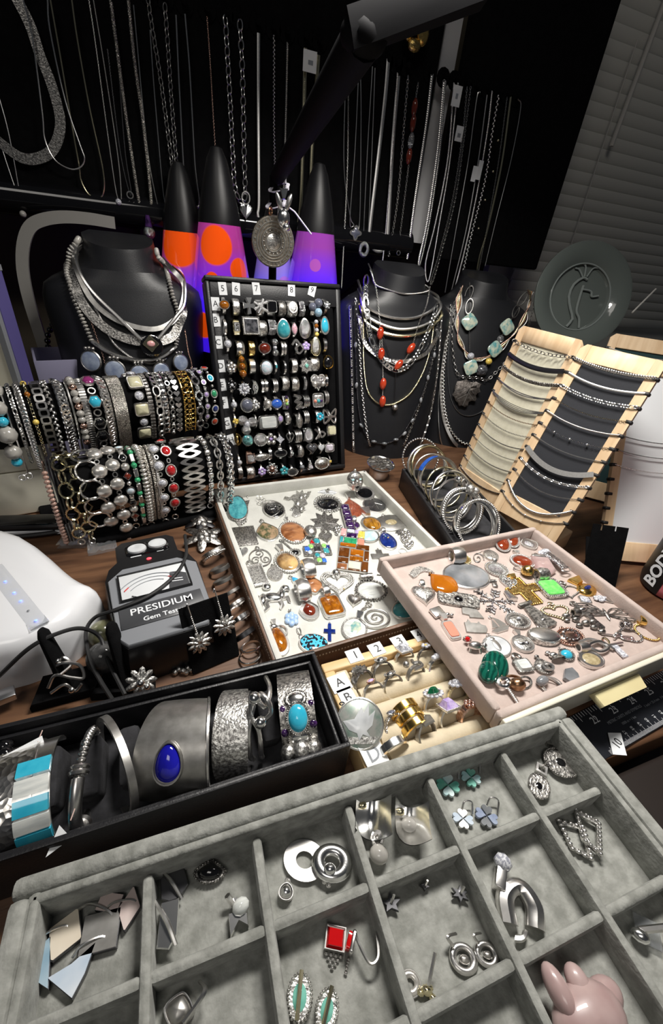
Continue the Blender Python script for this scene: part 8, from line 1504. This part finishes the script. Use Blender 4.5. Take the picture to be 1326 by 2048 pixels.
thing('rose_brooch', 'second dark rose brooch in shadow under the lower bracelet bar', 'brooch', [('rose', B().add(ro, Sc(.85)), 'oxid'), ('leaves', B().add(lf, Sc(.85)), 'dark_metal')], Tm(*Zp(*CT(370, 280), .004)))
# clear plastic bags under the lower bar
for i, (x, y, sx, lab) in enumerate(((150, 1085, .03, 'crumpled clear plastic bag under the lower bracelet bar'), (205, 1095, .03, 'second clear plastic bag next to the gem tester head'))):
    rs = np.random.RandomState(i); g = np.array([[(u*sx-sx/2, v*.024-.012, .003+rs.uniform(0, .004)) for v in np.linspace(0, 1, 7)] for u in np.linspace(0, 1, 9)]).reshape(-1, 3)
    g2 = g.copy(); g2[:, 2] = .0008; b = B().add((g, np.ascontiguousarray(grid(9, 7)[:, ::-1]))); b.add((g2, grid(9, 7)))
    thing('plastic_bag', lab, 'bag', [('film', b, 'clearplastic')], Tm(*Zp(x, y, 0))@Rot('Z', 20*i-10))
thing('crystal_drop', 'clear crystal teardrop hanging at the end of the pink bead cord', 'pendant', [('crystal', B().add(sph(.0095, s=(1, .5, 1.15), n=10, k=7)), 'clear'), ('cap', B().add(tube([(0, 0, .010), (0, 0, .013)], .002, 6)), 'silver')], Tm(*Zp(146, 1060, .0135)))

# ================= left background =================
tw = Yp(45, 740, .62)
ps = [('side_panel', B().add(box(-.003, .0125, .13, .006, .021, .26)), 'purplelitpanel'), ('front_panel', B().add(box(-.069, 0, .13, .122, .006, .26)), 'creampaint'), ('grey_edge', B().add(box(-.0045, -.0005, .13, .007, .008, .26)), 'greyplastic'), ('top', B().add(box(-.065, .0115, .2635, .13, .027, .006)), 'greyplastic')]
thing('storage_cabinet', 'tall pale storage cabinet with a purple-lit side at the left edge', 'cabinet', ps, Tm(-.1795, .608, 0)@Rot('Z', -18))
lb = Tm(-.146, .69, 0)@Rot('Z', 14); ps = wm(walls(.07, .08, .10, .158, .003, .0008), 'lavender')+[('bottom', B().add(box(0, 0, .102, .068, .078, .004)), 'lavender'), ('foot', B().add(box(0, 0, .05, .05, .06, .1)), 'lavender')]
thing('lavender_box', 'open lavender grey box behind the upper bracelet bar', 'box', ps, lb)
ps = [('drawer', B().add(box(0, 0, .030, .16, .10, .058, .002)), 'creampaint'), ('drawer', B().add(box(0, 0, .0785, .16, .10, .037, .002)), 'creampaint'), ('plinth', B().add(box(0, 0, -.0 + .0005+.0005, .15, .09, .001)), 'darkwood')]
thing('drawer_box', 'cream two-tier drawer box at the left below the upper bar', 'drawers', ps, Tm(-.245, .565, 0)@Rot('Z', 10))
thing('black_strip', 'glossy black power strip on the desk at the left', 'power strip', [('body', B().add(box(0, 0, .008, .14, .025, .016, .003)), 'glossblack'), ('trim', B().add(box(0, -.0135, .006, .12, .002, .004)), 'whiteplastic'), ('cord', B().add(tube(smooth_path([(-.02, -.02, .004), (.03, -.018, .006), (.075, -.006, .005), (.09, .0, .003)], 20), .0025)), 'rubber')], Tm(-.20, .49, 0)@Rot('Z', -8))
ap = [Yp(x, y, .775) for x, y in ((103, 745), (78, 665), (58, 600), (46, 540), (47, 490), (60, 455), (85, 440), (125, 434), (175, 437), (230, 446))]
ps = [('arch', B().add(tube(smooth_path(ap, 40), 1, prof=[(-.0072, -.003), (.0072, -.003), (.0072, .003), (-.0072, .003)], up=(0, -1, 0))), 'greyarch'), ('foot', B().add(box(-.135, .775, .05, .04, .03, .1, .004)), 'greyarch')]
thing('curved_stand', 'curved grey band stand behind the left bust', 'stand', ps)
q = [Yp(x, y, .74) for x, y in ((105, 650), (95, 672), (98, 700), (110, 718), (118, 700))]
thing('black_bead_necklace', 'black bead necklace hanging beside the left bust', 'necklace', [('beads', chain(smooth_path(q, 30), 'bead', .009, UPF), 'onyx'), ('clasp', B().add(sph(.003, q[0]+np.array([0, 0, .008]))), 'silver')])

# ================= lava lamps =================
def lavalamp(label, cx, cy, zc, liquid, s=1.):
    h0 = zc-.175*s
    ps = [('base', B().add(lathe([(0, 0), (.05*s, 0), (.047*s, .012), (.028*s, max(.02, h0*.55)), (.047*s, h0), (.048*s, h0+.006), (0, h0+.006)], 28)), 'lavabase'),
          ('globe', B().add(lathe([(.046*s, h0+.006), (.050*s, h0+.03*s), (.0475*s, h0+.07*s), (.041*s, h0+.11*s), (.034*s, h0+.15*s), (.0295*s, zc)], 30)), liquid),
          ('cap', B().add(lathe([(.0298*s, zc), (.0285*s, zc+.012*s), (.021*s, zc+.045*s), (.0135*s, zc+.072*s), (.0075*s, zc+.084*s), (0, zc+.0865*s)], 28)), 'bottleblack')]
    thing('lava_lamp', label, 'lamp', ps, Tm(cx, cy, 0), 'lava lamps behind the ring case')
lavalamp('lava lamp with glowing orange wax and a black cone cap, left', .083, .735, .330, 'lavaliquid')
lavalamp('lava lamp half hidden behind the left orange one', .034, .775, .316, 'lavaliquid3', .95)
lavalamp('lava lamp with purple and blue liquid and a black cone cap, right', .228, .735, .334, 'lavaliquid2', .98)
lavalamp('lava lamp glowing blue, mostly hidden behind the lamp arm', .172, .775, .298, 'lavaliquid4', .9)

# ================= lamp arm with hanging pendants =================
e0 = Yp(556, 352, .66); e1 = Yp(728, 72, .42); e2 = Yp(955, -22, .40); e3 = np.array([.30, .37, .585])
ps = [('post', B().add(tube([(e0[0]-.004, e0[1]+.006, .012), e0+np.array([-.004, .006, 0])], .0055, 10)), 'arm'), ('base', B().add(lathe([(0, 0), (.03, 0), (.03, .009), (.028, .012), (0, .013)], 24), Tm(e0[0]-.004, e0[1]+.006, 0)), 'arm'),
      ('lower_arm', B().add(tube([e0, e0+(e1-e0)*.5, e1], [.0095, .0125, .0155], 12)), 'arm'), ('joint', B().add(sph(.0155, e1, 16, 10, (1.2, 1, .85))), 'arm'),
      ('upper_arm', B().add(tube([e1+np.array([-.012, 0, -.002]), e2, e3+np.array([0, 0, .025])], 1, prof=[(-.010, -.010), (.010, -.010), (.012, .0), (.010, .012), (-.010, .012), (-.012, 0)], up=(0, 0, 1))), 'arm'),
      ('lamp_head', B().add(box(e3[0]-.035, e3[1], .642, .30, .13, .022, .006)), 'arm')]
thing('lamp_arm', 'dark jointed desk lamp arm reaching down from the upper right', 'lamp', ps)
for i, (x, y, rr) in enumerate(((558, 375, 20), (552, 408, -12))):
    c_ = Yp(x, y, .655); b_ = B().add(tube([c_+np.array([.0115*math.cos(a), -.0105*math.sin(a), .006*math.cos(a+.6)]) for a in np.arange(24)*2*pi/24], 1, 4, True, prof=[(-.0022, -.0006), (.0022, -.0006), (.0022, .0006), (-.0022, .0006)], up=(0, 0, 1)))
    if i == 1: b_.add(tube([c_+np.array([.010, -.010, .0]), c_+np.array([.022, -.012, -.006]), c_+np.array([.046, -.013, -.028])], 1, prof=[(-.0024, -.0006), (.0024, -.0006), (.0024, .0006), (-.0024, .0006)], up=(.4, 0, .8)))
    else: b_.add(tube([c_+np.array([.006, -.01, .004]), c_+np.array([.004, -.011, .04])], .0014, 5))
    thing('cable_tie', ('pale cable tie with an upright tail around the lamp arm', 'pale cable tie with a tail slanting to the right')[i], 'cable tie', [('strap', b_, 'ziptie'), ('lock', B().add(box(*(c_+np.array([.008, -.010, 0])), .005, .004, .005, .0006, 1)), 'ziptie')])
dc = Yp(546, 484, .632); R_ = .0285
dm = frame(dc, nrm((1, .1, 0)), (0, 0, 1.)); 
ps = [('disc', B().add(lathe([(0, -.001), (R_, -.001), (R_*1.02, .0008), (R_, .002), (R_*.8, .0022), (0, .0018)], 40)), 'oldsilver')]
for k, (r_, w_) in enumerate(((.95, .0006), (.78, .0009), (.66, .0007), (.54, .0009), (.38, .0008))): ps.append(('raised_ring', B().add(tor(R_*r_, w_, 44, 6), Tm(0, 0, .0022)), 'pewter'))
gl_ = B(); 
for k in range(30): a = k*2*pi/30; gl_.add(box(0, 0, .0022, .0008+.0007*(k % 3), .0026, .001), Rot('Z', math.degrees(a))@Tm(0, R_*.87, 0))
for k in range(16): a = k*2*pi/16; gl_.add(sph(.0011, (R_*.46*math.cos(a), R_*.46*math.sin(a), .002)))
ps += [('glyphs', gl_, 'pewter'), ('centre_relief', B().add(dome(outl('oval', R_*.34, R_*.34), .0016, .002, 4)), 'relief'), ('bail', B().add(tor(.0042, .0012, 14, 6), Tm(-.004, R_+.004, .001)@Rot('Y', 50)), 'bronze')]
thing('calendar_disc_pendant', 'round bronze disc pendant with concentric ring glyphs hanging from the lamp arm', 'pendant', ps, dm)
hc = Yp(566, 425, .622); hm = frame(hc, (1, 0, 0), (0, 0, 1.))
ps = [('head', B().add(sph(.0085, (0, -.006, .003), 14, 10, (.95, 1.25, .75))), 'bright'), ('snout', B().add(sph(.0048, (.003, -.015, .007), 12, 8, (1, .9, .8))), 'bright'), ('bail', B().add(prism([(-.005, .024), (.005, .024), (.0015, .013), (-.0015, .013)], 0, .004, .1)), 'bright')]
for s in (-1, 1): ps.append(('ear', B().add(sph(.0105, s=(.32, 1, .25), n=10, k=8), Tm(s*.0062, .0105, .003)@Rot('Z', -s*20)), 'silver'))
thing('hare_pendant', 'polished silver hare head pendant in front of the bronze disc', 'pendant', ps, hm)

# ================= right background =================
pc = np.array([.705, .64, .284]); pe = nrm((1, -.35, 0)); pu = nrm((.1, .28, 1)); pu = nrm(pu-np.dot(pu, pe)*pe); PM = frame(pc, pe, pu)
pr = [(a*.82, b) for a, b in ((0, -.004), (.062, -.004), (.07, .004), (.103, .012), (.107, .011), (.107, .008), (.07, -.002), (.06, -.009), (0, -.009))][::-1]
fig = B()
for path, r_ in (([(-.012, -.05), (-.004, -.036), (-.012, -.02), (-.02, .0), (-.016, .02), (-.002, .032), (.006, .03)], .0022), ([(.012, -.05), (.008, -.034), (.0, -.022), (.0, .0), (.002, .02)], .002), ([(.002, .014), (.018, .012), (.022, .004), (.034, .006)], .0018), ([(-.002, .032), (-.012, .044), (-.02, .046)], .0014), ([(0, .034), (-.002, .05), (-.01, .056)], .0014), ([(.004, .034), (.012, .048), (.022, .05)], .0014)):
    fig.add(tube(smooth_path([(x, y, .0) for x, y in path], 16), r_, 6))
thing('glass_plate', 'large clear glass plate with an embossed dancing flute player', 'plate', [('dish', B().add(lathe(pr, 48)), 'glassplate'), ('raised_rim', B().add(tor(.0545, .0014, 48, 6), Tm(0, 0, .002)@Sc(1, 1, 1)), 'glassfig'), ('embossed_figure', fig, 'glassfig')], PM)
thing('plate_stand', 'dark plate stand holding the glass plate', 'stand', [('leg', B().add(tube([(.64, .70, .001), (.655, .67, .16)], .004, 8)), 'rubber'), ('leg', B().add(tube([(.76, .66, .001), (.752, .64, .165)], .004, 8)), 'rubber'), ('shelf', B().add(box(.70, .64, .152, .15, .02, .006), None), 'rubber'), ('prop', B().add(tube([(.80, .60, .27), (.86, .62, .31)], .0015, 6)), 'cordwhite')])
thing('black_case', 'black equipment case behind the teal necklace stand', 'case', [('case', B().add(box(0, 0, .105, .26, .12, .21, .006)), 'blackplastic'), ('lid', B().add(box(0, 0, .218, .265, .125, .014, .004)), 'bottleblack'), ('latch', B().add(box(-.05, -.066, .16, .03, .006, .05, .002)), 'darkgrey')], Tm(.93, .53, 0)@Rot('Z', -32))
thing('black_speaker', 'tall black cabinet standing in front of the blind at the right', 'cabinet', [('body', B().add(box(0, 0, .20, .10, .09, .40, .004)), 'blackplastic'), ('front', B().add(box(0, -.047, .20, .092, .004, .38, .002)), 'bottleblack')], Tm(1.12, .66, 0)@Rot('Z', -35))
# small black earring stand (empty)
em = panelM(.445, .246, .001, -25, 25); o = np.array([(0, 0), (.042, 0), (.042, .074), (.0285, .074), (.0285, .068), (.0262, .068), (.0262, .074), (.0118, .074), (.0118, .067), (.0095, .067), (.0095, .074), (0, .074)])
thing('earring_stand', 'small empty black earring stand with two slots', 'earring stand', [('front', B().add(prism(o, -.0007, .0007)), 'blackvelvet'), ('back_leg', B().add(prism([(.006, .002), (.036, .002), (.030, .06), (.012, .06)], -.0006, .0006), Tm(0, 0, -.001)@Rot('X', -28)@Tm(0, .001, -.0)), 'blackvelvet')], em)
# bottle standing at the right edge
fa = math.degrees(math.atan2(-.215, -.556))      # direction of the viewer
bl = [('body', B().add(lathe([(0, 0), (.027, 0), (.0315, .004), (.033, .012), (.033, .125), (.029, .145), (.0165, .165), (.0165, .172), (0, .172)], 40)), 'bottlepink'), ('cap', B().add(lathe([(.0, .172), (.0185, .172), (.0185, .192), (.016, .196), (0, .196)], 24)), 'bottleblack')]
an = np.radians(np.linspace(fa-110, fa-12, 16)); V = [(r_*math.cos(a), r_*math.sin(a), z) for z, r_ in ((.003, .0315), (.012, .0335), (.125, .0335)) for a in an]
bl.append(('label_band', B().add((np.array(V), grid(3, 16)[:, ::-1].copy())), 'bottleblack'))
lm = Rot('Z', fa-34)@Tm(.0337, 0, .010)@Rot('Y', 90)@Rot('Z', 180)
bl.append(('lettering', text('BODYARMOR', .0205, 'whiteink', 'LEFT', bold=.0006), 'whiteink', None, lm))
for k, t_ in enumerate(('SUPERIOR HYDRATION', 'ELECTROLYTES', '28 FL OZ (828 mL)')): bl.append(('small_print', text(t_, .0042, 'ink', 'LEFT'), 'ink', None, Rot('Z', fa+2+k*13)@Tm(.0334, 0, .02)@Rot('Y', 90)@Rot('Z', 180)))
thing('drink_bottle', 'drink bottle with a black and pink label standing at the right edge', 'bottle', bl, Tm(.551, .208, 0))

# ================= ruler =================
r0 = Zp(1180, 1462, .002); r1 = Zp(1326, 1345, .002)
rdir = nrm(Zp(1298, 1382.5, .002)-Zp(1190, 1438.6, .002)); rn = np.array([-rdir[1], rdir[0], 0]); o_ = Zp(1190, 1438.6, .002)
RM = frame(o_, rdir, rn)
tk = B(); 
for k in range(-8, 36): 
    L_ = .010 if k % 8 == 0 else (.007 if k % 4 == 0 else .004); tk.add(box(k*.0254/8*1.0, .0095-L_/2, .0003, .0004, L_, .0002))
for k in range(-18, 90):
    L_ = .006 if k % 10 == 0 else (.0045 if k % 5 == 0 else .003); tk.add(box(k*.001+.004, -.0255+L_/2, .0003, .00025, L_, .0002))
ps = [('blade', B().add(box(.09, -.008, -.0008, .24, .036, .0016, .0003, 1)), 'rulerblack'), ('graduations', tk, 'whiteink')]
for k, s_ in enumerate(('22', '23', '24', '25', '26')): ps.append(('numeral', text(s_, .0082, 'whiteink'), 'whiteink', None, Tm(k*.0254-.001, -.0005, .0003)))
for k, s_ in enumerate(('56', '57', '58', '59', '60', '61', '62', '63', '64')): ps.append(('numeral', text(s_, .0036, 'whiteink'), 'whiteink', None, Tm(k*.010+.004, -.0175, .0003)@Rot('Z', 90)))
ps.append(('lettering', text('METRIC UNITS AND SYMBOLS', .0034, 'greyink'), 'greyink', None, Tm(.030, -.0068, .0003))); ps.append(('lettering', text('1 inch = 25.4 mm   1 foot = 0.3048 m', .003, 'greyink'), 'greyink', None, Tm(.078, -.0085, .0003))); ps.append(('lettering', text('1000 m = 1 km', .003, 'greyink'), 'greyink', None, Tm(.028, -.0118, .0003)))
thing('ruler', 'black ruler with white inch and centimetre marks at the desk edge', 'ruler', ps, RM)
cp_ = Zp(1234, 1488, .0032); card('number_card', 'loose white diamond card numbered ten on the ruler', frame(cp_, rdir, rn)@Rot('Z', 16), .02, .014, '10', .0088, poly=[(-.0125, -.001), (-.004, -.0085), (.0125, .0015), (.0035, .0085)])
